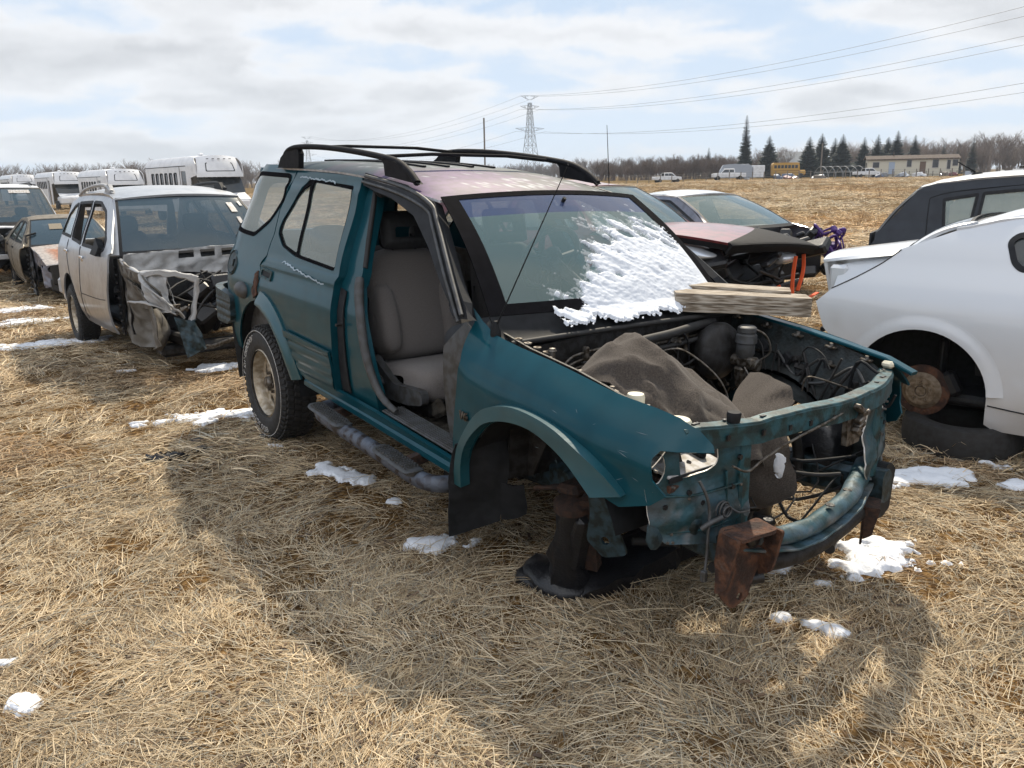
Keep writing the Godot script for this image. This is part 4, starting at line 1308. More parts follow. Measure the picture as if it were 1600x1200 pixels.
func build_suv_cabin():
	seat(.36, 0.0, SUV, M.seat_cloth)
	seat(-.36, -.06, SUV, M.seat_grey)
	var mb := MB.new()
	cushion(mb, [V(.18, .55), V(.17, .70), V(.6, .745), V(.68, .70), V(.66, .56)], -.62, .62, 10, 8.0)
	cushion(mb, [V(.12, .68), V(.24, .72), V(.10, 1.12), V(.03, 1.18), V(-.05, 1.15), V(.02, .75)], -.62, .62, 10, 8.0)
	for z in [-.36, .36]: cushion(mb, [V(.0, 1.16), V(.07, 1.18), V(.06, 1.32), V(.0, 1.34), V(-.05, 1.30), V(-.04, 1.18)], z - .13, z + .13, 8, 4.0)
	obj("rear_seat", mb, M.seat_grey, SUV)
	mb = MB.new()
	cushion(mb, [V(1.78, .72), V(1.72, .90), V(1.80, 1.01), V(2.05, 1.07), V(2.2, 1.08), V(2.2, .90), V(2.15, .66)], -.70, .64, 8, 12.0)
	mb.box(P(1.72, .62, 0), P(.22, .34, .26), Basis(), .03)
	obj("dashboard", mb, M.vinyl, SUV)
	mb = MB.new()
	var wt := Transform3D(Basis(Vector3.BACK, -.42) * Basis(Vector3.UP, PI / 2), P(1.36, 1.22, -.36))
	var ring := []
	for i in 33: ring.append(wt * P(cos(TAU * i / 32.0) * .185, sin(TAU * i / 32.0) * .185, 0))
	mb.tube(ring, .016, 8, false)
	for a in [0.2, PI - 0.2, -PI / 2]: mb.bar(wt * P(0, 0, .015), wt * P(cos(a) * .18, sin(a) * .18, 0), .035, .014)
	mb.xf = wt
	mb.lathe([V(0, .04), V(.06, .035), V(.075, .0)], Transform3D(Basis.from_scale(Vector3.ONE), Vector3.ZERO), 20)
	mb.xf = Transform3D()
	mb.tube([wt * Vector3.ZERO, P(1.85, .98, -.36)], .035, 10)
	obj("steering_wheel", mb, M.grey_plastic, SUV)
	# inner trims of the far side, which the open doorway shows
	for s in [-1.0, 1.0]:
		mb = MB.new()
		mb.panel([V(-.85, .62), V(1.0, .55), V(1.0, 1.10), V(-.85, 1.16)], [], side_fn(-.09, s), Vector3(0, 0, -s), .01, .2, .15)
		obj("door_trim", mb, M.grey_plastic, SUV)
	mb = MB.new()
	mb.panel([V(1.28, .52), V(2.24, .50), V(2.28, 1.10), V(1.24, 1.15)], [], side_fn(.0, -1.0), Vector3(0, 0, -1), .07, .1, .1)
	obj("front_door", mb, M.teal, SUV)
	mb = MB.new()
	mb.panel([V(1.14, 1.18), V(2.18, 1.12), V(1.83, 1.352), V(1.58, 1.485), V(1.12, 1.57)], [], side_fn(-.01, -1.0), Vector3(0, 0, -1), 0, .2, .2)
	obj("door_glass", mb, M.glass_side, SUV)
	mb = MB.new()
	mb.tube(smooth([P(1.10, 1.38, .60), P(1.14, 1.1, .70), P(1.2, .75, .72), P(1.22, .55, .70)], 4), .018, 6, true, .25)
	obj("seat_belt", mb, M.vinyl, SUV)
	mb = MB.new()
	mb.tube(smooth([P(1.02, 1.42, -.58), P(.95, 1.2, -.62), P(.90, 1.0, -.66)], 4), .02, 6, true, .25)
	obj("seat_belt", mb, M.vinyl, SUV)
	mb = MB.new()
	mb.panel([V(2.0, .50), V(2.24, .50), V(2.26, 1.02), V(2.12, 1.08), V(1.98, .95)], [], side_fn(-.11), Vector3.BACK, .01)
	obj("kick_panel", mb, M.grey_plastic, SUV)
	mb = MB.new()
	mb.ball(P(1.74, .53, .50), P(.05, .045, .04), 8, 6)
	mb.box(P(1.62, .545, .54), P(.10, .09, .05), Basis(Vector3.BACK, .5), .02)
	mb.wobble(.02, 9.0, noise)
	obj("floor_debris", mb, M.carpet, SUV)

# ---------------------------------------------------------------- the stripped front of the teal car
func nose_x(z: float) -> float:
	return 3.40 - (0.14 if z > 0.0 else 0.22) * pow(absf(z) / 0.75, 2.0)

func nose_fn(off: float) -> Callable:
	return func(p: Vector2) -> Vector3: return Vector3(nose_x(p.x) + off, p.y, p.x)

func worn(p: Vector2) -> Color:
	var c := Color(0.012, 0.066, 0.090)
	var a := noise.get_noise_2d(p.x * 5.0, p.y * 5.0)
	c = c.lerp(Color(0.075, 0.125, 0.165), smoothstep(.72, .52, p.y + a * .25) * .8)
	c = c.lerp(Color(0.17, 0.185, 0.20), smoothstep(.15, .4, noise.get_noise_2d(p.x * 9.0 + 3.0, p.y * 9.0)) * smoothstep(.75, .55, p.y) * .9)
	return c.lerp(Color(0.045, 0.042, 0.040), smoothstep(.12, .42, noise.get_noise_2d(p.x * 7.0, p.y * 7.0 + 20.0)) * .6)

func sheet(mb: MB, rows: Array, sub: int, out: Vector3, th: float, amp := 0.0, freq := 8.0):
	# a cloth through rows of points
	var fine := []
	for r in rows: fine.append(smooth(r, sub))
	var nu: int = fine[0].size() - 1
	var cols := []
	for i in nu + 1:
		var line := []
		for r in fine: line.append(r[i])
		cols.append(smooth(line, sub))
	var nv: int = cols[0].size() - 1
	var pts := []
	for j in nv + 1:
		for i in nu + 1:
			var p: Vector3 = cols[i][j]
			p += out * amp * (1.6 * (0.5 - absf(noise2.get_noise_3d(p.x * freq * .6, p.y * freq * .6, p.z * freq * .6)) * 1.8) + noise.get_noise_3d(p.x * freq, p.y * freq, p.z * freq) + 0.5 * noise.get_noise_3d(p.x * freq * 3.0, p.y * freq * 3.0, p.z * freq * 3.0))
			pts.append(p)
	mb.grid(pts, nu, nv, out, th)

func build_main_suv_front():
	var out := Vector3.BACK
	# near wing
	var wing := []
	for x in [2.20, 2.27, 2.34, 2.43, 2.52, 2.61, 2.7, 2.8, 2.9, 3.0, 3.1, 3.2, 3.27, 3.33, 3.37]: wing.append(V(x, fender_top(x)))
	wing.append_array([V(3.385, .855), V(3.275, .855), V(3.262, .83), V(3.272, .76), V(3.315, .715), V(3.27, .675), V(3.17, .645)])
	var arch := smooth([V(3.10, .665), V(3.04, .705), V(2.95, .755), V(2.84, .795), V(2.74, .808), V(2.63, .80), V(2.52, .768), V(2.44, .708), V(2.38, .635), V(2.33, .54), V(2.30, .46)], 3)
	wing.append_array(arch)
	wing.append_array([V(2.21, .43), V(2.235, .65), V(2.247, .75), V(2.278, .96), V(2.245, 1.10)])
	var mb := MB.new()
	mb.panel(wing, [], fender_fn(0), out, .008, .035, .03, dirt(.5, .8, .28))
	var nw := obj("front_wing", mb, M.teal, SUV, "shiny teal front wing with scratches near the lamp opening")
	mb = MB.new()
	var outer := smooth([V(2.265, .44), V(2.29, .54), V(2.335, .64), V(2.41, .745), V(2.49, .815), V(2.59, .855), V(2.69, .872), V(2.81, .868), V(2.92, .850), V(3.02, .815), V(3.11, .765), V(3.20, .695)], 3)
	var inner := smooth([V(3.095, .665), V(3.03, .715), V(2.95, .762), V(2.84, .802), V(2.74, .815), V(2.63, .806), V(2.52, .772), V(2.44, .712), V(2.38, .64), V(2.335, .54), V(2.32, .44)], 3)
	mb.panel(outer + inner, [], (func(p: Vector2) -> Vector3:
		var q: Vector3 = (fender_fn(0.0) as Callable).call(p)
		q.z += .040
		return q), out, .045, .03, .03, dirt(.45, .7, .6))
	obj("wheel_arch_flare", mb, M.teal_flare, nw)
	# scratches and chips, bare primer
	for i in 14:
		var c := V(rng.randf_range(2.75, 3.25), rng.randf_range(.70, .93))
		var d := Vector2.from_angle(rng.randf_range(-1.0, .5)) * rng.randf_range(.004, .022)
		var w := rng.randf_range(.0006, .0013)
		mb = MB.new()
		mb.panel([c - d, c + Vector2(d.y, -d.x).normalized() * w, c + d, c - Vector2(d.y, -d.x).normalized() * w], [], fender_fn(.0015), out, 0, .05, .05)
		obj("scratch", mb, M.bare_scratch, nw)
	var tm := TextMesh.new()
	tm.text = "V6"; tm.font_size = 32; tm.pixel_size = .0014; tm.depth = .006
	var fnt := SystemFont.new()
	fnt.font_names = PackedStringArray(["Droid Sans"]); fnt.font_weight = 700; fnt.font_italic = true
	tm.font = fnt
	var bd := obj("badge", tm, M.steel, nw)
	bd.transform = Transform3D(Basis(Vector3.RIGHT, -.03).scaled(Vector3(1.15, 1.05, 1.0)), P(2.325, .745, .853))
	# radio aerial
	mb = MB.new()
	mb.lathe([V(0, .045), V(.009, .043), V(.016, .02), V(.022, 0), V(.022, -.02)], Transform3D(Basis(Vector3.RIGHT, -PI / 2), P(2.345, 1.075, .712)), 14)
	var ab := obj("aerial", mb, M.black_plastic, nw)
	mb = MB.new()
	mb.tube([P(2.35, 1.10, .712), P(2.38, 1.16, .704), P(2.625, 1.715, .60)], [.0045, .003, .0016], 6)
	mb.ball(P(2.625, 1.715, .60), P(.004, .004, .004), 6, 4)
	obj("mast", mb, M.black_plastic, ab)
	# far wing: top flange and inner side
	mb = MB.new()
	var far := wing.map(func(p): return V(3.2 + (p.x - 3.2) * .5, p.y) if p.x > 3.2 else p)
	mb.panel(far, [], fender_fn(0, -1.0), -out, .008, .06, .05)
	var lip := []
	for x in [2.22, 2.4, 2.6, 2.8, 3.0, 3.2, 3.32]: lip.append(P(x, fender_top(x) - .008, -.690))
	sweep(mb, lip, .05, .016)
	obj("front_wing", mb, M.teal, SUV)
	# inner wings
	for s in [1.0, -1.0]:
		mb = MB.new()
		var iw := func(p: Vector2) -> Vector3:
			var z := .665 - .10 * smoothstep(.98, .72, p.y) - .07 * smoothstep(.36, .0, absf(p.x - 2.72)) * smoothstep(.95, .6, p.y)
			return Vector3(p.x, p.y + .0, z * s)
		mb.panel([V(2.30, .42), V(2.30, 1.075), V(2.52, 1.035), V(2.8, 1.005), V(3.1, .955), V(3.22, .90), V(3.24, .46), V(3.05, .46), V(2.95, .70), V(2.75, .76), V(2.52, .70), V(2.42, .46)], [arc(3.12, .80, .035, 0, 345, 12)], iw, Vector3(0, 0, -s), .01, .05, .05, dirt(.6, 1.0, .5))
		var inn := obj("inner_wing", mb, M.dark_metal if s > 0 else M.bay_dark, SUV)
		mb = MB.new()
		mb.box(Vector3.ZERO, P(.05, .012, .03), Basis(Vector3.BACK, -.1), .003)
		mb.lathe([V(0, .019), V(.009, .018), V(.010, .005)], Transform3D(Basis(Vector3.RIGHT, -PI / 2), Vector3.ZERO), 6)
		var spots := []
		for k in 5: spots.append(P(2.45 + k * .17, fender_top(2.45 + k * .17) - .035, .655 * s))
		for k in 6: spots.append(P(2.5 + k * .12, .84 + .05 * sin(k * 2.0), .63 * s))
		bits("clip", mb, M.steel, inn, spots)
		# arch liner
		mb = MB.new()
		mb.lathe([V(.44, .54), V(.455, .80)], Transform3D(Basis.from_scale(Vector3(1, 1, s)), P(2.73, .38, 0)), 20, deg_to_rad(20), deg_to_rad(170))
		obj("wheel_arch_liner", mb, M.black_plastic, SUV)
		# frame rail
		mb = MB.new()
		sweep(mb, [P(2.1, .40, .42 * s), P(2.4, .43, .42 * s), P(2.75, .47, .42 * s), P(3.1, .47, .44 * s), P(3.38, .49, .48 * s)], .09, .13)
		mb.lathe([V(0, .012), V(.03, .011), V(.036, 0)], Transform3D(Basis.from_scale(Vector3(1, 1, s)), P(2.52, .455, .465 * s)), 14)
		obj("frame_rail", mb, M.bluish_metal, SUV)
	# near mud flap, touching the grass
	mb = MB.new()
	sheet(mb, [[P(2.30, .62, .875), P(2.33, .64, .78), P(2.36, .62, .66)], [P(2.275, .50, .885), P(2.33, .50, .78), P(2.38, .50, .67)], [P(2.26, .36, .885), P(2.30, .36, .78), P(2.37, .38, .68)], [P(2.25, .20, .88), P(2.29, .215, .78), P(2.36, .26, .69)]], 5, Vector3.RIGHT, .008, .012, 5.0)
	sheet(mb, [[P(2.37, .44, .70), P(2.40, .43, .66), P(2.42, .43, .62)], [P(2.37, .34, .70), P(2.41, .33, .65), P(2.43, .34, .61)], [P(2.37, .27, .69), P(2.41, .28, .65), P(2.43, .30, .61)]], 4, Vector3.RIGHT, .008, .008, 5.0)
	obj("mud_flap", mb, M.black_plastic, SUV, "black front mud flap that reaches the ground")
	# front suspension: knuckle and lower arm lie on the ground
	for s in [1.0, -1.0]:
		mb = MB.new()
		sheet(mb, [[P(2.52, .05, .60 * s), P(2.66, .05, .64 * s), P(2.80, .06, .60 * s)], [P(2.50, .09, .57 * s), P(2.66, .12, .56 * s), P(2.82, .10, .56 * s)], [P(2.58, .12, .44 * s), P(2.70, .15, .42 * s), P(2.84, .13, .42 * s)], [P(2.60, .15, .22 * s), P(2.72, .18, .22 * s), P(2.86, .17, .22 * s)], [P(2.64, .20, .06 * s), P(2.74, .23, .06 * s), P(2.88, .22, .06 * s)]], 4, Vector3.UP, .10, .006)
		mb.ball(P(2.62, .07, .58 * s), P(.17, .075, .13), 16, 10)
		mb.ball(P(2.56, .05, .64 * s), P(.10, .05, .08), 12, 8)
		mb.wobble(.035, 8.0, noise)
		var am := obj("suspension_arm", mb, M.oily, SUV)
		mb = MB.new()
		mb.tube(smooth([P(2.68, .10, .585 * s), P(2.70, .22, .60 * s), P(2.72, .34, .615 * s), P(2.74, .44, .62 * s)], 3), [.095, .088, .076, .070, .066, .064, .062, .060, .058, .056], 9)
		mb.box(P(2.74, .30, .60 * s), P(.10, .26, .09), Basis(Vector3.BACK, -.2), .02)
		mb.wobble(.03, 9.0, noise)
		obj("steering_knuckle", mb, M.oily, am)
		mb = MB.new()
		mb.lathe([V(0, .03), V(.05, .028), V(.085, .01), V(.088, -.015), V(.07, -.03), V(0, -.035)], Transform3D(Basis(Vector3.RIGHT, -PI / 2 + .2), P(2.73, .455, .60 * s)), 18)
		mb.box(P(2.70, .50, .58 * s), P(.12, .05, .10), Basis(Vector3.BACK, .2), .015)
		mb.tube(smooth([P(2.64, .49, .60 * s), P(2.58, .475, .64 * s), P(2.545, .465, .655 * s)], 3), .012, 6)
		mb.wobble(.008, 20.0, noise)
		obj("upper_joint", mb, M.rust_dark, am)
		mb = MB.new()
		mb.bar(P(2.80, .50, .60 * s), P(2.76, .17, .52 * s), .05, .05)
		obj("shock_absorber", mb, M.rust_dark, am)
		mb = MB.new()
		mb.plate(rounded([V(-.07, .0), V(.05, .02), V(.065, -.24), V(.10, -.32), V(.0, -.36), V(-.07, -.30), V(-.05, -.18)], .02), [arc(.01, -.285, .018, 0, 330, 8)], Transform3D(Basis(Vector3.UP, .35 * s) * Basis(Vector3.RIGHT, .12 * s), P(2.93, .66, .66 * s)), .014)
		obj("stay_plate", mb, M.bluish_metal, SUV)
	# radiator support: near panel, far panel, top bar, lower member
	for s in [1.0, -1.0]:
		mb = MB.new()
		var ol := [V(.75, .80), V(.70, .855), V(.64, .885), V(.43, .885), V(.405, .86), V(.40, .56), V(.46, .535), V(.52, .51), V(.70, .53), V(.765, .60), V(.77, .70), V(.775, .78)]
		var hole := rounded([V(.665, .855), V(.63, .872), V(.54, .872), V(.525, .80), V(.55, .765), V(.65, .745), V(.668, .80)], .02)
		var lamp := arc(.735, .79, .024, 0, 345, 14, .055)
		var m2 := func(a): return a.map(func(p): return V(p.x * s, p.y))
		var ol2 = ol if s > 0 else [V(.69, .905), V(.36, .90), V(.30, .86), V(.29, .60), V(.36, .535), V(.52, .49), V(.75, .485), V(.775, .55), V(.775, .70), V(.78, .78), V(.75, .86)]
		if s < 0: hole = rounded([V(.62, .872), V(.53, .885), V(.50, .84), V(.50, .77), V(.60, .755), V(.63, .80)], .02)
		var nf := func(p: Vector2) -> Vector3:
			var q: Vector3 = (nose_fn(0.0) as Callable).call(p)
			q.x += .02 * smoothstep(.66, .60, p.y) + .012 * sin(p.y * 31.0) * smoothstep(.80, .7, p.y)
			q.x += noise.get_noise_2d(p.x * 5.0, p.y * 5.0) * .010
			return q
		mb.panel(m2.call(ol2), [m2.call(hole), m2.call(lamp)], nf, Vector3.RIGHT, .006, .022, .022, worn)
		var rp := obj("lamp_panel", mb, M.teal_worn, SUV)
		for q in [[.735, .575, .036, .06], [.60, .59, .028, .045], [.55, .565, .02, .03]]:
			mb = MB.new()
			mb.ball(P(nose_x(q[0] * s) + .004, q[1], q[0] * s), P(.016, q[3], q[2]), 12, 8)
			mb.wobble(.01, 15.0, noise)
			obj("pressing", mb, M.bluish_metal, rp)
		mb = MB.new()
		mb.lathe([V(0, .004), V(.005, .003), V(.006, -.01)], Transform3D(Basis(Vector3.UP, PI / 2), Vector3.ZERO), 6)
		var at_screw := []
		for k in 14:
			var z := rng.randf_range(.44, .76); var y := rng.randf_range(.52, .86)
			at_screw.append(P(nose_x(z * s) + .014, y, z * s))
		bits("screw", mb, M.steel, rp, at_screw)
		mb = MB.new()
		mb.lathe([V(0, .0035), V(.009, .0035), V(.010, -.004)], Transform3D(Basis(Vector3.UP, PI / 2), Vector3.ZERO), 10)
		bits("bolt_hole", mb, M.oily, rp, [V(.47, .70), V(.50, .615), V(.58, .66), V(.63, .70), V(.71, .66), V(.45, .80), V(.44, .585), V(.68, .62)].map(func(h): return P(nose_x(h.x * s) + .010, h.y, h.x * s)))
		for q in [[V(.43, .71), V(.60, .69), V(.74, .70)], [V(.42, .60), V(.55, .565), V(.70, .57)], [V(.50, .76), V(.49, .66), V(.505, .56)]]:
			mb = MB.new()
			mb.tube(smooth(q.map(func(h): return P(nose_x(h.x * s) + .008, h.y, h.x * s)), 5), .007, 6, true, .6)
			obj("pressed_rib", mb, M.teal_flat, rp)
		mb = MB.new()
		mb.bar(P(nose_x(.42 * s) - .01, .90, .42 * s), P(nose_x(.42 * s) + .005, .53, .42 * s), .05, .03, Vector3.RIGHT, .008)
		obj("support_post", mb, M.teal_flat, rp)
		# horn bracket, rusty
		mb = MB.new()
		var hx := 3.43 if s > 0 else 3.33
		var hy := .0 if s > 0 else -.10
		var hz := .53 if s > 0 else .36
		var bt := Transform3D(Basis(Vector3.UP, PI / 2 - (.1 if s > 0 else -.5)).scaled(Vector3.ONE * (1.0 if s > 0 else .62)), P(3.43 if s > 0 else 3.37, 0.0 if s > 0 else .08, .50 if s > 0 else -.36))
		mb.plate(rounded([V(-.095, .605), V(.09, .585), V(.11, .52), V(.105, .45), V(.075, .39), V(.055, .325), V(-.02, .30), V(-.06, .34), V(-.095, .40), V(-.10, .50)], .022, 4), [arc(0.015, .338, .013, 0, 330, 9)], bt, .012, .02)
		mb.plate(rounded([V(-.085, .59), V(.0, .585), V(.0, .40), V(-.05, .43)], .012), [], bt * Transform3D(Basis(Vector3.UP, PI / 2), P(.105, 0, 0)), .012, .02)
		mb.plate(rounded([V(-.085, .60), V(.0, .60), V(.0, .38), V(-.05, .42)], .012), [], bt * Transform3D(Basis(Vector3.UP, PI / 2), P(-.095, 0, 0)), .012, .02)
		mb.plate(rounded([V(-.09, -.09), V(.08, -.09), V(.09, .01), V(-.09, .01)], .02), [], bt * Transform3D(Basis(Vector3.RIGHT, -PI / 2), P(0, .598, -.01)), .012, .02)
		mb.wobble(.004, 9.0, noise2)
		var hb := obj("bumper_bracket", mb, M.rust if s > 0 else M.rust_dark, SUV, "rusty bumper bracket" if s > 0 else "")
		mb = MB.new()
		mb.ball(bt * P(.05, .54, .0), P(.022, .032, .032), 10, 6)
		mb.tube([P(hx - .05, .37 + hy, (hz - .06) * s), P(hx + .0, .375 + hy, (hz - .16) * s)], .022, 10)
		obj("bracket_bolt", mb, M.oily, hb)
	mb = MB.new()
	var bar := []
	for k in 25:
		var z := lerpf(.655, -.67, k / 24.0)
		bar.append(P(nose_x(z) - .012 + noise.get_noise_1d(z * 4.0) * .006, .895 + .008 * smoothstep(.45, .2, absf(z)) - .006 * smoothstep(.6, .7, absf(z)) + noise.get_noise_1d(z * 6.0 + 9.0) * .008, z))
	sweep(mb, bar, .062, .046, Vector3.UP, .18)
	for k in 24:
		var a: Vector3 = bar[k]; var b: Vector3 = bar[k + 1]
		mb.quad(a + P(.028, .021, 0), b + P(.028, .021, 0), b + P(.036, -.05, 0), a + P(.036, -.05, 0), Vector3.RIGHT)
	var tb := obj("radiator_support_bar", mb, M.teal_flat, SUV)
	mb = MB.new()
	for k in 11:
		var z := lerpf(.60, -.62, k / 10.0) + rng.randf_range(-.02, .02)
		mb.box(P(nose_x(z) - .012 + rng.randf_range(-.015, .015), .9225, z), P(.012, .004, rng.randf_range(.010, .03)), Basis(), 0)
		mb.box(P(nose_x(z) + .019, .878, z + .03), P(.006, .018, .014), Basis(), 0)
	obj("slot", mb, M.oily, tb)
	mb = MB.new()
	mb.lathe([V(0, .008), V(.016, .007), V(.020, 0)], Transform3D(Basis(Vector3.RIGHT, -PI / 2), P(3.385, .918, .19)), 14)
	mb.lathe([V(0, .010), V(.010, .009), V(.012, 0)], Transform3D(Basis(Vector3.UP, PI / 2), P(3.40, .86, .20)), 10)
	mb.box(P(3.22, .935, -.665), P(.05, .03, .035), Basis(), .01)
	obj("bar_fitting", mb, M.cream_plastic, tb)
	mb = MB.new()
	mb.lathe([V(0, .026), V(.021, .026), V(.024, .020), V(.022, .0), V(.020, -.012)], Transform3D(Basis(Vector3.RIGHT, -PI / 2), P(3.335, .925, .47)), 16)
	obj("rubber_stop", mb, M.black_plastic, tb)
	mb = MB.new()
	var low := smooth([P(3.36, .545, .52), P(3.41, .525, .40), P(3.45, .515, .30), P(3.455, .512, .18), P(3.43, .512, .0), P(3.375, .52, -.23), P(3.25, .54, -.52)], 5)
	mb.tube(low, .038, 14, true, .8)
	var flange := low.map(func(p): return p + P(.005, -.030, 0))
	sweep(mb, flange, .10, .010)
	mb.wobble(.007, 7.0, noise)
	for i in mb.v.size(): mb.c[i] = worn(V(mb.v[i].z, mb.v[i].y + .08))
	var lm := obj("lower_crossmember", mb, M.teal_worn, SUV)
	mb = MB.new()
	for q in [P(3.425, .579, .36), P(3.385, .545, -.18), P(3.44, .553, .02)]: mb.lathe([V(0, .003), V(.016, .003), V(.017, 0)], Transform3D(Basis(Vector3.RIGHT, -PI / 2), q), 12)
	obj("drain_hole", mb, M.oily, lm)
	mb = MB.new()
	mb.tube(smooth([P(3.36, .42, .46), P(3.41, .42, .36), P(3.44, .42, .24), P(3.44, .42, .07), P(3.395, .42, -.18), P(3.345, .42, -.38)], 5), .036, 14)
	obj("bumper_tube", mb, M.dark_metal, SUV)
	# far bumper block
	mb = MB.new()
	mb.plate(rounded([V(-.10, .275), V(.04, .25), V(.10, .30), V(.10, .43), V(.0, .50), V(-.11, .47)], .035, 5), [], Transform3D(Basis(Vector3.UP, PI / 2 + .25), P(3.33, .06, -.58)), .09, .04)
	mb.wobble(.008, 10.0, noise)
	obj("bumper_block", mb, M.black_plastic, SUV)
	# firewall, cowl, plenum edge
	mb = MB.new()
	var fw := func(p: Vector2) -> Vector3: return Vector3(2.40 + .05 * (1.0 - pow(p.x / .7, 2.0)) - .03 * smoothstep(.8, .5, p.y), p.y, p.x)
	mb.panel([V(-.66, .45), V(.66, .45), V(.68, 1.0), V(.4, 1.025), V(0, 1.045), V(-.4, 1.04), V(-.68, 1.02)], [], fw, Vector3.RIGHT, .01, .08, .08)
	var fwl := obj("firewall", mb, M.dark_metal, SUV)
	mb = MB.new()
	mb.patch(func(u, v): return glass_pt(u, 0.0).lerp(P(2.46 - .05 * pow(1.0 - 2.0 * u, 2.0), 1.03 + .02 * sin(u * PI), .70 * (1.0 - 2.0 * u)), v) + P(0, -.018 * sin(v * PI), 0), 30, 6, Vector3.UP, .008)
	var cw := obj("scuttle_panel", mb, M.black_plastic, fwl)
	cw.name = "scuttle_panel"
	mb = MB.new()
	var rimline := []
	for k in 17: 
		var z := lerpf(.69, -.69, k / 16.0)
		rimline.append(P(2.47 - .05 * pow(z / .7, 2.0), 1.036 + .018 * (1.0 - pow(z / .7, 2.0)), z))
	mb.tube(rimline, .012, 8)
	obj("bonnet_seal", mb, M.rubber, fwl)
	mb = MB.new()
	for k in 4: mb.lathe([V(.006, .003), V(.016, .003), V(.016, -.003)], Transform3D(Basis(Vector3.RIGHT, -PI / 2), P(2.42 + k * .055, 1.052 - k * .008, .655 - k * .004)), 12)
	mb.tube([P(2.60, 1.0, .63), P(2.60, 1.035, .63)], .012, 8)
	mb.lathe([V(0, .012), V(.012, .010), V(.018, 0)], Transform3D(Basis(Vector3.RIGHT, -PI / 2), P(2.60, 1.035, .63)), 10)
	obj("hinge_washer", mb, M.steel, fwl)
	mb = MB.new()
	for k in 3:
		var y := .985 - k * .028
		mb.tube(smooth([P(2.50, y - .07, .50), P(2.485, y - .02, .42), P(2.49, y, .2), P(2.49, y + .01, -.15), P(2.47, y + .015, -.45)], 5), .006, 6)
	for k in 4: mb.box(P(2.49, .955, .36 - k * .2), P(.03, .09, .02), Basis(), .005)
	obj("brake_pipe", mb, M.steel, fwl)
	mb = MB.new()
	mb.tube(smooth([P(2.60, .78, .30), P(2.56, .90, .28), P(2.545, .975, .22), P(2.54, 1.0, .10), P(2.53, 1.01, -.10), P(2.50, 1.02, -.30), P(2.47, 1.02, -.45)], 5), .020, 10)
	mb.tube(smooth([P(2.56, .70, .22), P(2.54, .88, .20), P(2.53, .94, .12), P(2.52, .955, -.15), P(2.50, .965, -.40)], 5), .011, 8)
	obj("heater_hose", mb, M.rubber, fwl)
	# brake servo and master cylinder
	mb = MB.new()
	mb.lathe([V(.0, .09), V(.05, .088), V(.09, .075), V(.125, .05), V(.135, .02), V(.128, -.01), V(.10, -.05), V(.08, -.08)], Transform3D(Basis(Vector3.UP, PI / 2), P(2.53, .90, -.40)), 28)
	var sv := obj("brake_servo", mb, M.dark_metal, SUV)
	mb = MB.new()
	mb.tube([P(2.60, .875, -.43), P(2.76, .865, -.43)], .026, 12)
	mb.box(P(2.70, .875, -.43), P(.09, .05, .055), Basis(), .01)
	mb.box(P(2.66, .80, -.44), P(.05, .10, .05), Basis(Vector3.RIGHT, .2), .01)
	mb.wobble(.006, 20.0, noise)
	obj("master_cylinder", mb, M.steel, sv)
	mb = MB.new()
	mb.lathe([V(.0, .125), V(.034, .125), V(.042, .118), V(.042, .098), V(.036, .094), V(.046, .085), V(.048, .05), V(.040, .045), V(.042, .0), V(.03, -.02)], Transform3D(Basis(Vector3.RIGHT, -PI / 2), P(2.68, .91, -.43)), 20)
	obj("fluid_reservoir", mb, M.grey_plastic, sv)
	mb = MB.new()
	mb.tube(smooth([P(2.70, .86, -.47), P(2.76, .92, -.50), P(2.75, 1.0, -.47), P(2.69, 1.03, -.43)], 5), .005, 6)
	mb.tube(smooth([P(2.72, .86, -.38), P(2.78, .80, -.36), P(2.75, .70, -.36)], 5), .004, 6)
	mb.tube(smooth([P(2.52, .93, -.02), P(2.60, .95, -.10), P(2.72, .84, -.20), P(2.78, .72, -.22), P(2.78, .60, -.2)], 6), .005, 6)
	mb.tube(smooth([P(2.98, .80, -.44), P(2.99, .855, -.44), P(3.02, .865, -.46), P(3.10, .83, -.55), P(3.16, .80, -.62)], 6), .004, 6)
	obj("pipe_line", mb, M.steel, sv)
	# bits of the drivetrain left behind
	mb = MB.new()
	mb.tube([P(2.70, .30, .12), P(2.72, .34, -.05), P(2.72, .33, -.22)], [.09, .11, .09], 14)
	mb.ball(P(2.88, .37, -.24), P(.12, .10, .10), 12, 8)
	mb.tube([P(2.90, .30, -.02), P(2.91, .31, -.12)], .048, 14)
	for k in 5: mb.lathe([V(.040, -.008), V(.056, 0), V(.040, .008)], Transform3D(Basis(), P(2.91, .305, .02 - k * .020)), 14)
	mb.box(P(2.6, .42, -.1), P(.3, .2, .3), Basis(), .05)
	mb.wobble(.014, 10.0, noise)
	obj("differential", mb, M.oily, SUV)
	mb = MB.new()
	mb.tube(smooth([P(3.14, .55, .02), P(3.10, .67, -.12), P(3.06, .68, -.26), P(3.04, .58, -.36), P(3.04, .44, -.38)], 6), .022, 10)
	mb.tube(smooth([P(3.20, .30, .34), P(3.14, .28, .14), P(3.10, .31, -.04), P(3.12, .34, -.12)], 5), .020, 8)
	mb.tube(smooth([P(3.02, .48, -.10), P(3.14, .50, -.06), P(3.26, .44, .0), P(3.38, .47, .06)], 5), .007, 6)
	mb.tube(smooth([P(3.12, .55, -.14), P(3.22, .545, -.22), P(3.28, .55, -.30)], 4), .008, 6)
	mb.tube(smooth([P(2.8, .25, .35), P(3.0, .24, 0), P(2.85, .25, -.35)], 5), .018, 8)
	obj("loose_hose", mb, M.rubber, SUV)
	mb = MB.new()
	cushion(mb, [V(2.45, .30), V(2.5, .55), V(2.62, .62), V(2.72, .55), V(2.74, .38), V(2.65, .28)], -.22, .22, 8, 4.0)
	mb.wobble(.03, 7.0, noise)
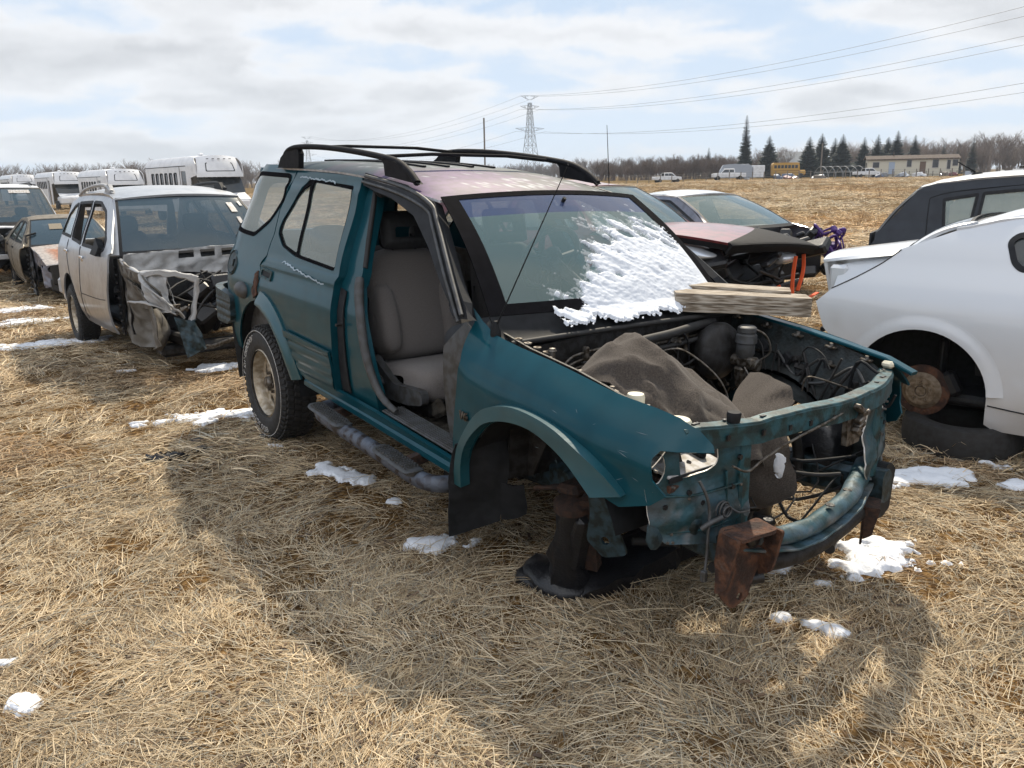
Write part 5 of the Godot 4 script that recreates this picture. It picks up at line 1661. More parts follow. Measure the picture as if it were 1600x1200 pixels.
	obj("gearbox", mb, M.oily, SUV)
	mb = MB.new()
	cushion(mb, [V(3.0, .45), V(3.0, .66), V(3.14, .66), V(3.16, .46)], -.60, -.40, 6, 5.0)
	mb.wobble(.03, 7.0, noise)
	obj("canister", mb, M.oily, SUV)
	# torn wiring, hoses and brackets all round the bay
	for k in 30:
		mb = MB.new()
		var wall := k % 3
		var pts := []
		var z0 := rng.randf_range(-.55, .35); var x0 := rng.randf_range(2.5, 3.1)
		for i in 5:
			if wall == 0: pts.append(P(2.49 + rng.randf() * .06, rng.randf_range(.62, 1.0), clampf(z0 + i * .10 + rng.randf_range(-.04, .04), -.6, .5)))
			elif wall == 1: pts.append(P(x0 + i * .06 + rng.randf_range(-.03, .03), rng.randf_range(.66, .96), -.60 + rng.randf() * .05))
			else: pts.append(P(rng.randf_range(2.75, 3.3), rng.randf_range(.34, .62), lerpf(-.45, .35, i / 4.0) + rng.randf_range(-.06, .06)))
		mb.tube(smooth(pts, 4), rng.randf_range(.003, .008), 5)
		obj("loose_wire", mb, [M.rubber, M.black_plastic, M.grey_plastic, M.dark_metal][k % 4], SUV)
	for k in 22:
		mb = MB.new()
		var p := P(2.50, rng.randf_range(.66, 1.0), rng.randf_range(-.6, .1)) if k % 2 else P(rng.randf_range(2.6, 3.15), rng.randf_range(.70, .94), -.605)
		mb.box(p, P(rng.randf_range(.02, .07), rng.randf_range(.02, .06), rng.randf_range(.015, .05)), Basis.from_euler(P(rng.randf_range(-.5, .5), rng.randf_range(-.5, .5), rng.randf_range(-.5, .5))), .005)
		mb.lathe([V(0, .01), V(.008, .008), V(.010, 0)], Transform3D(Basis(Vector3.UP, PI / 2), p + P(.03, 0, 0)), 6)
		obj("bracket", mb, [M.dark_metal, M.steel, M.black_plastic, M.rust_dark][k % 4], SUV)
	# cable across the opening, coil of wire on the near panel
	mb = MB.new()
	mb.tube(smooth([P(3.40, .80, .54), P(3.41, .775, .49), P(3.41, .775, .45), P(3.415, .80, .40), P(3.43, .845, .27), P(3.425, .875, .05), P(3.39, .895, -.18), P(3.36, .90, -.33), P(3.31, .905, -.44)], 6), .0045, 6)
	obj("release_cable", mb, M.steel, SUV)
	mb = MB.new()
	for k in 5:
		var ring := []
		for i in 17: ring.append(P(nose_x(.53) + .03 + k * .006, .635 + sin(TAU * i / 16.0) * (.027 - k * .002 + .006 * sin(k * 4.0)), .525 + cos(TAU * i / 16.0) * (.024 - k * .002 + .004 * cos(k * 3.0))))
		mb.tube(ring, .004, 5, false)
	mb.tube(smooth([P(3.38, .62, .545), P(3.37, .605, .60), P(3.36, .59, .62)], 3), .009, 6)
	mb.tube(smooth([P(3.38, .66, .53), P(3.385, .62, .47), P(3.39, .615, .42)], 3), .004, 6)
	obj("wire_coil", mb, M.grey_plastic, SUV)
	mb = MB.new()
	mb.tube(smooth([P(3.335, .745, .615), P(3.36, .70, .605), P(3.365, .64, .59), P(3.37, .56, .595), P(3.375, .49, .60), P(3.38, .44, .61)], 5), .005, 6)
	mb.box(P(3.38, .43, .612), P(.02, .04, .02), Basis(), .004)
	obj("wiring_loom", mb, M.grey_plastic, SUV)
	# bonnet latch on the top bar
	mb = MB.new()
	mb.plate(rounded([V(-.05, -.09), V(.05, -.09), V(.06, -.02), V(.02, .06), V(-.02, .07), V(-.06, .02)], .01), [arc(0, 0, .015, 0, 330, 8)], Transform3D(Basis(Vector3.UP, PI / 2 + .1), P(3.41, .835, -.13)), .02, .03)
	for k in 5: mb.box(P(3.425, .80 + k * .022, -.13 + rng.randf_range(-.05, .05)), P(.03, .02, .04), Basis(Vector3.RIGHT, rng.randf_range(-1, 1)), .004)
	obj("bonnet_latch", mb, M.steel, SUV)
	# washer bottle caps, air box
	mb = MB.new()
	mb.lathe([V(0, .016), V(.040, .014), V(.046, .006), V(.046, -.02), V(.03, -.03)], Transform3D(Basis(Vector3.RIGHT, -PI / 2), P(3.215, .905, .60)), 20)
	mb.lathe([V(0, .020), V(.028, .018), V(.032, .006), V(.032, -.02)], Transform3D(Basis(Vector3.RIGHT, -PI / 2), P(3.03, .945, .61)), 16)
	mb.box(P(3.15, .85, .60), P(.16, .12, .10), Basis(), .02)
	obj("washer_bottle", mb, M.cream_plastic, SUV)
	mb = MB.new()
	mb.box(P(3.16, .775, .57), P(.26, .012, .26), Basis(Vector3.BACK, -.16), .003)
	var bx := obj("air_box", mb, M.white_plastic, SUV)
	mb = MB.new()
	mb.box(P(3.12, .80, .49), P(.26, .035, .03), Basis(Vector3.BACK, -.16), .01)
	mb.box(P(3.285, .748, .57), P(.012, .022, .26), Basis(), .003)
	obj("box_frame", mb, M.black_plastic, bx)
	mb = MB.new()
	mb.box(P(3.22, .725, .57), P(.14, .025, .26), Basis(Vector3.BACK, -.15), .004)
	obj("rusty_tray", mb, M.rust, bx)

func build_things_on_suv():
	var at: Transform3D = SUV.transform
	# dark felt mats thrown over what is left of the engine
	var mb := MB.new()
	sheet(mb, [
		[P(2.58, .80, .62), P(2.56, .86, .50), P(2.56, .88, .38), P(2.56, .84, .22), P(2.58, .68, .06)],
		[P(2.70, .95, .645), P(2.70, 1.0, .54), P(2.70, 1.06, .42), P(2.68, 1.045, .29), P(2.70, .80, .02)],
		[P(2.88, .97, .63), P(2.88, 1.03, .55), P(2.88, 1.10, .43), P(2.84, 1.02, .29), P(2.86, .78, -.08)],
		[P(3.04, .91, .60), P(3.02, .94, .52), P(3.02, .97, .41), P(3.02, .91, .24), P(3.02, .70, -.10)],
		[P(3.14, .84, .56), P(3.13, .86, .49), P(3.14, .865, .38), P(3.14, .82, .22), P(3.13, .64, -.10)],
		[P(3.20, .72, .50), P(3.20, .72, .44), P(3.20, .71, .36), P(3.20, .68, .20), P(3.18, .58, -.06)]], 6, P(.4, 1, -.1), .005, .022, 6.0)
	var o := obj("felt_mat", mb, M.mat_cloth)
	o.transform = at
	tag(o, "larger dark grey felt mat draped in a peak over the engine bay", "mat", "felt mats in the engine bay")
	mb = MB.new()
	sheet(mb, [
		[P(2.80, .86, -.30), P(2.90, .88, -.28), P(3.06, .87, -.22), P(3.14, .84, -.17)],
		[P(2.86, .80, -.14), P(2.96, .82, -.14), P(3.08, .82, -.10), P(3.17, .79, -.08)],
		[P(2.96, .74, .02), P(3.06, .75, .02), P(3.16, .74, .02), P(3.22, .70, -.02)],
		[P(3.04, .64, .14), P(3.12, .64, .12), P(3.20, .63, .06), P(3.25, .60, -.03)],
		[P(3.08, .53, .18), P(3.15, .52, .13), P(3.22, .51, .06), P(3.26, .53, -.03)],
		[P(3.05, .47, .16), P(3.11, .455, .12), P(3.18, .455, .06), P(3.22, .48, -.02)]], 5, P(1, .5, .4), .005, .016, 5.0)
	o = obj("felt_mat", mb, M.mat_cloth)
	o.transform = at
	tag(o, "smaller dark felt mat hanging down behind the radiator support bar", "mat", "felt mats in the engine bay")
	mb = MB.new()
	mb.ball(P(0, 0, 0), P(.012, .055, .026), 14, 10)
	mb.wobble(.02, 22.0, noise)
	o = obj("snow_scrap", mb, M.snow)
	o.transform = at * Transform3D(Basis(Vector3.RIGHT, .35) * Basis(Vector3.BACK, -.1), P(3.262, .665, .085))
	tag(o, "scrap of snow clinging to the smaller felt mat", "snow")
	# snow on the windscreen
	for layer in 2:
		mb = MB.new()
		var nu := 230; var nv := 170
		var hs := []; var ps := []
		for j in nv + 1:
			for i in nu + 1:
				var u := lerpf(.20, .985, float(i) / nu); var v := lerpf(-.12, .92, float(j) / nv)
				var top := table([V(.20, -.10), V(.26, -.03), V(.31, .04), V(.36, .12), V(.42, .25), V(.48, .38), V(.53, .48), V(.60, .52), V(.68, .54), V(.78, .55), V(.86, .54), V(.93, .48), V(.98, .38)], u)
				var sa := u + v * .62; var sb := v - u * .45
				var h := (top - v) * 2.8 + noise2.get_noise_2d(sa * 10.0, sb * 3.0) * .50 + noise.get_noise_2d(sa * 20.0, sb * 8.0) * .40 + noise.get_noise_2d(u * 40.0, v * 30.0) * .25 + .16
				h = minf(h, (v + .085) * 7.0 + noise.get_noise_2d(u * 8.0, 3.0) * .45 + noise.get_noise_2d(u * 45.0, v * 30.0) * .25)
				h -= clampf(noise2.get_noise_2d(sa * 6.0 + 4.0, sb * 3.2 + 2.0) * 3.0 - .95, 0.0, 1.4) * smoothstep(.10, .25, v)
				h = minf(h, (.955 - u) * 22.0)
				if layer == 1: h = minf(h * .8 + .16 + noise.get_noise_2d(sa * 40.0, sb * 12.0) * .35, (v + .03) * 20.0)
				var p := glass_pt(u, maxf(v, 0.0))
				if v < 0.0: p += P(.9, -.45, 0) * (-v) * .9
				var y := -.004
				if h > 0.0: y = .004 + .012 * sqrt(minf(h * .7, 1.0)) + (.0035 * noise2.get_noise_2d(sa * 9.0, sb * 4.0) + .0016 * noise2.get_noise_2d(u * 30.0, v * 34.0)) * minf(h * 2.0, 1.0)
				if layer == 1: y = .0022 if h > 0.0 else .0010
				hs.append(h)
				ps.append(p + Vector3(.65, .72, 0) * y)
		var w := nu + 1
		for j in nv:
			for i in nu:
				var a := j * w + i
				for t in [[a, a + 1, a + w + 1], [a, a + w + 1, a + w]]:
					if maxf(hs[t[0]], maxf(hs[t[1]], hs[t[2]])) <= 0.0: continue
					var nn := []
					for k in t:
						var ci: int = k % w; var cj: int = k / w
						var m: Vector3 = (ps[cj * w + mini(ci + 1, nu)] - ps[cj * w + maxi(ci - 1, 0)]).cross(ps[mini(cj + 1, nv) * w + ci] - ps[maxi(cj - 1, 0) * w + ci]).normalized()
						nn.append(m if m.dot(P(.65, .72, 0)) > 0 else -m)
					mb.tri(ps[t[0]], ps[t[1]], ps[t[2]], nn[0], nn[1], nn[2])
		if layer == 0:
			o = obj("windscreen_snow", mb, M.slush)
			o.transform = at
			tag(o, "sheet of melting snow on the lower part of the teal car's windscreen", "snow")
		else: obj("wet_film", mb, M.snow_film, o)
	# three weathered planks on the scuttle
	for k in 3:
		mb = MB.new()
		var l: float = [.62, .62, .60][k]
		mb.panel([V(-l * .5, -.072), V(l * .5, -.070), V(l * .5 - .006, .072), V(-l * .5 + .004, .070)], [], func(p: Vector2) -> Vector3: return P(p.x, .021 + .0012 * noise.get_noise_2d(p.x * 3.0, p.y * 60.0 + k * 9.0), p.y), Vector3.UP, .042, .03, .006)
		o = obj("plank", mb, M.wood_old)
		var a: float = [.855, .85, .70][k]
		var c: Vector3 = [P(2.55, 1.091, -.536), P(2.552, 1.135, -.532), P(2.405, 1.150, -.60)][k]
		o.transform = at * Transform3D(Basis(Vector3.UP, a) * Basis(Vector3.BACK, -.02), c)
		tag(o, ["grey weathered plank at the bottom of the front pair on the scuttle", "split weathered plank lying on top of the front pair", "weathered plank behind the pair, nearest the windscreen"][k], "plank", "planks lying on the car")

# ---------------------------------------------------------------- the other wrecks
# S: zt (side bulge by height), side (outline), wins (window outlines), roof [x0, x1, heights, half widths, crown], ws / rw (screen corners), paint, glass
func shell_fn(S: Dictionary, off: float, s: float) -> Callable:
	return func(p: Vector2) -> Vector3:
		var z := table(S.zt, p.y) + off
		if S.has("nose"): z -= S.nose[1] * pow(maxf(0.0, p.x - S.nose[0]), 2.0)
		if S.has("tail"): z -= S.tail[1] * pow(maxf(0.0, S.tail[0] - p.x), 2.0)
		return Vector3(p.x, p.y, z * s)

func screen_pt(c: Array, u: float, v: float) -> Vector3:
	# c: [x, y, half width] at the bottom, the same at the top, bow
	var s: float = 1.0 - 2.0 * u
	var q := 1.0 - s * s
	var b := P(c[0] + c[6] * q, c[1], c[2] * s)
	var t := P(c[3] + c[6] * .6 * q, c[4] + .02 * q, c[5] * s)
	return b.lerp(t, v) + P(signf(c[6]) * .5, .5, 0) * (.045 * sin(v * PI))

func roof_grid(S: Dictionary, u: float, v: float) -> Vector3:
	var s: float = 1.0 - 2.0 * u
	var x := lerpf(S.roof[0], S.roof[1], v)
	var q := 1.0 - s * s
	var bow: float = (S.ws[6] * .6 if S.has("ws") else 0.0) * q * pow(v, 4.0)
	return P(x + bow, table(S.roof[2], x) + S.roof[4] * q - .035 * pow(absf(s), 8.0) * sin(v * PI), table(S.roof[3], x) * s)

func shell(node: Node3D, S: Dictionary):
	for s in [1.0, -1.0]:
		var o := Vector3(0, 0, s)
		var mb := MB.new()
		mb.panel(S.side, S.wins, shell_fn(S, 0, s), o, .015, .07, .06, S.get("dirt"))
		var side := obj("body_side", mb, S.paint, node)
		for wi in S.wins.size():
			mb = MB.new()
			mb.panel(Array(Geometry2D.offset_polygon(PackedVector2Array(S.wins[wi]), .008)[0]), [shrink(S.wins[wi], .022)], shell_fn(S, .004, s), o, .01, .08, .08)
			obj("window_seal", mb, M.black_trim, side)
			if s > 0 and wi in S.get("open", []): continue
			mb = MB.new()
			mb.panel(S.wins[wi], [], shell_fn(S, -.008, s), o, 0, .15, .15)
			obj("window_glass", mb, S.glass, side)
		mb = MB.new()
		for line in S.get("seams", []):
			var pts := []
			for p in smooth(line, 3): pts.append((shell_fn(S, .0012, s) as Callable).call(p))
			mb.tube(pts, .004, 4, false)
		if mb.v.size(): obj("door_gap", mb, M.black_trim, side)
		mb = MB.new()
		for p in S.get("handles", []):
			var q: Vector3 = (shell_fn(S, .014, s) as Callable).call(p)
			mb.box(q, P(.17, .028, .02), Basis(Vector3.RIGHT, -.15 * s), .008)
			mb.ball(q + P(-.02, -.025, -.012 * s), P(.05, .03, .008), 10, 6)
		if mb.v.size(): obj("door_handle", mb, S.get("handle_mat", M.chrome), side)
		for w in S.get("wells", []):
			mb = MB.new()
			mb.lathe([V(w[2], .42), V(w[2], table(S.zt, w[1] + w[2] * .6) - .02)], Transform3D(Basis.from_scale(P(1, 1, s)), P(w[0], w[1], 0)), 18, 0.0, PI)
			mb.plate(arc(0, 0, w[2], 0, 180, 14), [], Transform3D(Basis(), P(w[0], w[1], .43 * s)), .01)
			obj("wheel_well", mb, M.black_plastic, node)
	var r := MB.new()
	r.patch(func(u, v): return roof_grid(S, u, v), 20, 20, Vector3.UP, .02)
	var rf := obj("roof", r, S.get("roof_mat", S.paint), node)
	for k in ["ws", "rw"]:
		if not S.has(k): continue
		var c: Array = S[k]
		var out := P(signf(c[6]), .8, 0)
		var g := MB.new()
		g.patch(func(u, v): return screen_pt(c, u, v), 18, 8, out)
		var gl := obj("windscreen" if k == "ws" else "rear_window", g, S.get("screen_glass", S.glass), node)
		g = MB.new()
		for e in [[0.0, 1.0, -.02, .05], [0.0, 1.0, .97, 1.02], [.0, .02, .0, 1.0], [.98, 1.0, 0.0, 1.0]]:
			g.patch(func(u, v): return screen_pt(c, lerpf(e[0], e[1], u), lerpf(e[2], e[3], v)) + out.normalized() * .003, 14 if e[1] - e[0] > .5 else 2, 2 if e[3] - e[2] < .5 else 8, out, .006)
		obj("screen_seal", g, M.black_trim, gl)
		for s in [1.0, -1.0]:
			g = MB.new()
			g.patch(func(u, v):
				var p := screen_pt(c, 0.0 if s > 0 else 1.0, v) + out.normalized() * .004
				var q: Vector3 = (shell_fn(S, .0, s) as Callable).call(V(p.x, p.y))
				return p.lerp(P(p.x - .03 * signf(c[6]), p.y, q.z if absf(q.z) > absf(p.z) else p.z + .01 * s), u), 3, 8, out, .02)
			obj("pillar", g, S.paint, node)
	# cabin: dark floor, dash and seats seen through the glass
	if S.has("cabin"):
		var cb: Array = S.cabin   # [x rear, x front, floor, belt]
		var mb := MB.new()
		mb.box(P((cb[0] + cb[1]) * .5, cb[2], 0), P(cb[1] - cb[0], .06, 1.35), Basis(), .02)
		cushion(mb, [V(cb[1] - .35, cb[2] + .2), V(cb[1] - .42, cb[3] - .10), V(cb[1] - .2, cb[3] - .01), V(cb[1] + .06, cb[3] - .03), V(cb[1] + .05, cb[2] + .2)], -.66, .66, 6, 12.0)
		obj("cabin_floor", mb, M.vinyl, node)
		for z in [-.36, .36]:
			mb = MB.new()
			var x: float = cb[1] - 1.30
			cushion(mb, [V(x, cb[2] + .1), V(x + .1, cb[2] + .28), V(x + .55, cb[2] + .30), V(x + .55, cb[2] + .1)], z - .24, z + .24, 6, 5.0)
			cushion(mb, [V(x + .08, cb[2] + .25), V(x + .18, cb[2] + .3), V(x + .06, cb[3] + .12), V(x - .06, cb[3] + .12), V(x - .03, cb[2] + .5)], z - .23, z + .23, 8, 5.0)
			cushion(mb, [V(x - .02, cb[3] + .14), V(x + .06, cb[3] + .14), V(x + .04, cb[3] + .30), V(x - .05, cb[3] + .30)], z - .13, z + .13, 6, 4.0)
			obj("seat", mb, M.seat_grey, node)
		mb = MB.new()
		cushion(mb, [V(cb[0] + .3, cb[2] + .1), V(cb[0] + .25, cb[3]), V(cb[0] + .4, cb[3] + .02), V(cb[0] + .55, cb[2] + .3), V(cb[0] + .95, cb[2] + .3), V(cb[0] + .95, cb[2] + .1)], -.60, .60, 6, 8.0)
		obj("rear_seat", mb, M.seat_grey, node)

func build_silver_suv():
	var at := pose(-4.208, -.109, -9.452, -.924, .019, .001)
	var c := thing("sport_utility_vehicle", "dirty silver crossover without bonnet, wings or bumper, crumpled arm hanging at its front", "car", "wrecked cars in the yard", at)
	var side := [V(-.93, .55), V(-.98, .80), V(-.95, 1.10), V(-.72, 1.40), V(-.50, 1.56), V(-.2, 1.63), V(.35, 1.655), V(1.0, 1.645), V(1.42, 1.595), V(1.62, 1.53), V(1.9, 1.33), V(2.2, 1.10), V(2.10, 1.08), V(2.09, .92), V(2.01, .76), V(1.95, .58), V(1.90, .33), V(1.2, .31), V(.44, .31)]
	side.append_array(arc(0, .37, .43, 8, 172, 14))
	var w1 := rounded([V(.80, 1.555), V(1.1, 1.545), V(1.42, 1.46), V(1.86, 1.20), V(1.86, 1.09), V(1.27, 1.11), V(1.0, 1.33)], .03)
	w1 = rounded([V(.74, 1.555), V(1.1, 1.545), V(1.42, 1.46), V(1.86, 1.20), V(1.86, 1.10), V(.80, 1.125)], .035)
	var w2 := rounded([V(-.02, 1.55), V(.66, 1.555), V(.71, 1.13), V(.16, 1.165)], .03)
	var w3 := rounded([V(-.48, 1.42), V(-.30, 1.51), V(-.08, 1.545), V(.08, 1.18), V(-.52, 1.21)], .03)
	var zt := [V(0, .74), V(.31, .77), V(.42, .82), V(.6, .845), V(.85, .84), V(1.03, .82), V(1.14, .775), V(1.55, .60), V(1.66, .54)]
	var dirt_f := func(p: Vector2) -> Color:
		var t := smoothstep(1.02, .45, p.y + noise.get_noise_2d(p.x * 1.7, p.y * 1.7) * .22)
		var d := smoothstep(.16, .03, absf(p.x - .72 + (p.y - .55) * .5)) * smoothstep(.36, .42, p.y) * smoothstep(.66, .60, p.y)
		var k := Color(1, 1, 1).lerp(Color(.52, .44, .36), t * .85)
		if d > .3 and noise.get_noise_2d(p.x * 12.0, p.y * 8.0) > -.05: k = Color(.12, .09, .075)
		return k
	var S := {"zt": zt, "side": side, "wins": [w1, w2, w3], "open": [], "roof": [-.55, 1.62, [V(-.55, 1.57), V(-.2, 1.64), V(.35, 1.668), V(1.0, 1.66), V(1.42, 1.615), V(1.62, 1.565)], [V(-.55, .56), V(0, .56), V(1.62, .59)], .035], "ws": [2.10, 1.07, .715, 1.60, 1.565, .585, .10], "paint": M.silver, "glass": M.glass_side, "screen_glass": M.glass_mid, "dirt": dirt_f,
		"seams": [[V(.76, 1.11), V(.77, .95), V(.70, .66), V(.66, .36)], [V(-.02, 1.16), V(.05, 1.0), V(.15, .80), V(.30, .66)], [V(.7, .63), V(1.5, .64), V(1.9, .66)]], "handles": [V(.05, 1.045), V(.93, 1.01)], "wells": [[0, .37, .43]], "cabin": [-.9, 2.1, .42, 1.08], "tail": [-.5, .9]}
	S.open = [0, 1]
	shell(c, S)
	wheel(c, Transform3D(Basis(), P(0, .335, .74)), .335, .225, .21, M.alloy, 5, false, 5)
	wheel(c, Transform3D(Basis(Vector3.UP, PI), P(0, .335, -.74)), .335, .225, .21, M.alloy, 5, false, 5)
	var mb := MB.new()
	mb.box(P(-1.0, .60, 0), P(.14, .28, 1.5), Basis(), .05)
	mb.box(P(-.92, .58, .74), P(.24, .22, .10), Basis(Vector3.UP, .3), .04)
	obj("rear_bumper", mb, M.silver, c)
	mb = MB.new()
	mb.panel([V(-.9, .6), V(.9, .6), V(.6, 1.6), V(-.6, 1.6)].map(func(p): return V(p.x * .85, p.y)), [[V(-.5, 1.12), V(.5, 1.12), V(.46, 1.5), V(-.46, 1.5)]], func(p: Vector2) -> Vector3: return P(-.96 + .38 * smoothstep(1.05, 1.6, p.y), p.y, p.x), Vector3.LEFT, .02, .15, .15)
	obj("tailgate", mb, M.silver, c)
	for s in [1.0, -1.0]:
		mb = MB.new()
		mb.tube(smooth([P(-.25, 1.625, .55 * s), P(.05, 1.675, .55 * s), P(.5, 1.705, .55 * s), P(.95, 1.71, .55 * s), P(1.16, 1.695, .55 * s), P(1.34, 1.64, .55 * s)], 4), .022, 8, true, .8)
		for q in [[-.1, 1.63], [1.2, 1.655]]: mb.panel([V(q[0] - .16, q[1] - .03), V(q[0] + .16, q[1] - .03), V(q[0] + .06, q[1] + .055), V(q[0] - .06, q[1] + .055)], [], func(p: Vector2) -> Vector3: return P(p.x, p.y, .555 * s), P(0, 0, s), .035)
		obj("roof_rail", mb, M.silver_raw if s > 0 else M.black_trim, c)
	# open front: scuttle with ventilation holes, inner wing, liner, bent arm
	mb = MB.new()
	var hs := []
	for k in 4: hs.append(rounded([V(.24 - k * .20, 1.015), V(.10 - k * .20, 1.02), V(.10 - k * .20, 1.085), V(.24 - k * .20, 1.085)], .01))
	mb.panel([V(-.70, .80), V(-.70, 1.10), V(0, 1.11), V(.70, 1.08), V(.72, .95), V(.3, .90)], hs, func(p: Vector2) -> Vector3: return P(2.24 - .08 * p.x * p.x + noise.get_noise_2d(p.x * 6.0, p.y * 6.0) * .03, p.y, p.x), Vector3.RIGHT, .012, .06, .05)
	obj("scuttle_panel", mb, M.silver_raw, c)
	mb = MB.new()
	mb.panel([V(-.70, .35), V(.70, .35), V(.70, 1.08), V(-.70, 1.08)], [], func(p: Vector2) -> Vector3: return P(2.14 + noise.get_noise_2d(p.x * 4.0, p.y * 4.0) * .06, p.y, p.x), Vector3.RIGHT, .012, .1, .1)
	for k in 16:
		var q := P(2.2 + rng.randf() * .5, rng.randf_range(.42, .85), rng.randf_range(-.6, .35))
		mb.box(q, P(rng.randf_range(.08, .25), rng.randf_range(.06, .16), rng.randf_range(.08, .25)), Basis.from_euler(P(rng.randf(), rng.randf(), rng.randf())), .02)
	obj("engine_remains", mb, M.oily, c)
	mb = MB.new()
	for k in 7: mb.tube(smooth([P(2.3 + rng.randf() * .3, .9, rng.randf_range(-.5, .5)), P(2.6 + rng.randf() * .2, rng.randf_range(.6, .95), rng.randf_range(-.5, .5)), P(2.7 + rng.randf() * .2, rng.randf_range(.4, .7), rng.randf_range(-.5, .5))], 5), .010, 6)
	obj("loose_hose", mb, M.rubber, c)
	for s in [1.0, -1.0]:
		mb = MB.new()
		var slots := []
		for q in [V(2.22, .95), V(2.36, .93), V(2.52, .915), V(2.28, .84)]: slots.append([V(q.x - .022, q.y - .03), V(q.x + .015, q.y - .035), V(q.x + .022, q.y + .03), V(q.x - .015, q.y + .035)])
		mb.panel([V(2.06, 1.04), V(2.3, 1.02), V(2.62, .965), V(2.92, .945), V(3.0, .80), V(2.92, .66), V(2.6, .62), V(2.3, .60), V(2.10, .80)], slots, func(p: Vector2) -> Vector3: return P(p.x, p.y, (.73 - .10 * smoothstep(.92, .78, p.y) + noise.get_noise_2d(p.x * 5.0, p.y * 5.0) * .02) * s), P(0, 0, s), .012, .05, .05)
		var iw := obj("inner_wing", mb, M.primer, c)
		mb = MB.new()
		mb.panel([V(1.93, .80), V(2.10, .88), V(2.5, .82), V(2.9, .72), V(3.06, .60), V(3.05, .36), V(2.7, .26), V(2.2, .24), V(1.98, .30)], [], func(p: Vector2) -> Vector3: return P(p.x, p.y, (.70 - .22 * smoothstep(.0, .40, .42 - (p - V(2.5, .42)).length()) + noise.get_noise_2d(p.x * 6.0, p.y * 6.0) * .03) * s), P(0, 0, s), .01, .06, .05)
		obj("arch_liner", mb, M.primer, iw)
		mb = MB.new()
		mb.panel([V(1.93, 1.03), V(2.10, 1.05), V(2.12, .80), V(2.04, .55), V(1.98, .33), V(1.90, .33)], [], func(p: Vector2) -> Vector3: return P(p.x, p.y, .74 * s), P(0, 0, s), .02, .1, .05)
		for k in 9: mb.box(P(2.03, .40 + k * .07, .755 * s), P(.05 + .03 * sin(k * 3.0), .025, .02), Basis(), .004)
		obj("hinge_pillar", mb, M.oily, iw)
	mb = MB.new()
	mb.tube(smooth([P(2.10, 1.03, .71), P(2.5, .97, .72), P(2.92, .95, .71)], 4), .016, 6)
	mb.bar(P(2.85, .94, .74), P(2.86, .925, .40), .05, .02)
	sweep(mb, smooth([P(2.90, .945, .74), P(2.93, .955, .60), P(2.95, .925, .44), P(2.97, .875, .31)], 4), .028, .05)
	sweep(mb, smooth([P(2.97, .885, .31), P(2.96, .75, .33), P(2.98, .60, .37), P(3.0, .53, .40)], 4), .035, .045, Vector3.RIGHT)
	sweep(mb, smooth([P(2.90, .95, .74), P(2.96, .86, .72), P(3.02, .74, .62), P(3.02, .66, .54), P(3.0, .575, .47)], 4), .05, .012, Vector3.UP)
	sweep(mb, smooth([P(2.72, .715, .80), P(2.84, .72, .76), P(2.94, .69, .66), P(3.0, .60, .52)], 4), .06, .014)
	mb.tube(smooth([P(2.93, .94, .55), P(2.9, .80, .52), P(2.92, .64, .48)], 4), .006, 5)
	mb.wobble(.02, 9.0, noise)
	obj("bent_front_frame", mb, M.silver_raw, c, "bare metal arm bent forward")
	mb = MB.new()
	sheet(mb, [[P(2.80, .95, .73), P(2.88, .955, .70), P(2.92, .95, .60), P(2.92, .94, .52)], [P(2.82, .84, .72), P(2.92, .85, .70), P(2.94, .80, .61), P(2.93, .80, .54)], [P(2.88, .73, .70), P(2.97, .74, .65), P(2.98, .70, .58), P(2.95, .68, .53)], [P(2.94, .62, .62), P(3.0, .62, .56), P(3.0, .60, .52), P(2.98, .60, .48)]], 4, P(.6, .2, .6), .010, .035, 9.0)
	obj("crumpled_panel", mb, M.silver_raw, c, "pale crumpled sheet inside the bent arm")
	mb = MB.new()
	sheet(mb, [[P(3.01, .585, .54), P(3.03, .55, .46), P(3.01, .545, .38)], [P(3.05, .44, .52), P(3.07, .42, .43), P(3.05, .41, .35)], [P(3.08, .24, .50), P(3.09, .27, .42), P(3.08, .30, .33)]], 4, Vector3.RIGHT, .012, .04, 7.0)
	obj("torn_panel", mb, M.bluish_metal, c, "torn dark panel hanging from the bent arm")
	mb = MB.new()
	for k in 9: mb.box(P(2.97 + rng.randf() * .05, .60 + rng.randf() * .09, .42 + rng.randf() * .10), P(.06, .012, .04), Basis.from_euler(P(rng.randf() * 3, rng.randf() * 3, rng.randf() * 3)))
	sweep(mb, [P(2.75, .25, .36), P(2.85, .27, .20), P(2.88, .31, .05), P(2.86, .30, -.5)], .05, .03)
	mb.wobble(.015, 12.0, noise)
	obj("broken_bracket", mb, M.steel, c)
	mb = MB.new()
	for s in [1.0, -1.0]: sweep(mb, [P(.6, .30, .45 * s), P(1.8, .28, .45 * s), P(2.4, .34, .45 * s), P(2.95, .36, .44 * s)], .08, .10)
	mb.box(P(2.6, .24, 0), P(.2, .10, 1.2), Basis(), .03)
	mb.box(P(.9, .33, 0), P(2.4, .05, 1.3), Basis(), .01)
	obj("subframe", mb, M.dark_metal, c)
	# stickers on the screen
	mb = MB.new()
	for q in [[.86, .72, .05, .20], [.95, .80, .025, .10], [.86, .46, .03, .12]]:
		mb.patch(func(u, v): return screen_pt(S.ws, q[0] + (u - .5) * q[2], q[1] + (v - .5) * q[3]) + P(.006, .008, 0), 2, 2, P(1, 1, 0), 0)
	obj("sticker", mb, M.white_plastic, c)
	mb = MB.new()
	mb.panel([V(1.58, 1.22), V(1.80, 1.14), V(1.80, 1.06), V(1.55, 1.07)], [], shell_fn(S, .05, 1.0), Vector3.BACK, .06, .1, .1)
	obj("door_mirror_base", mb, M.black_plastic, c)

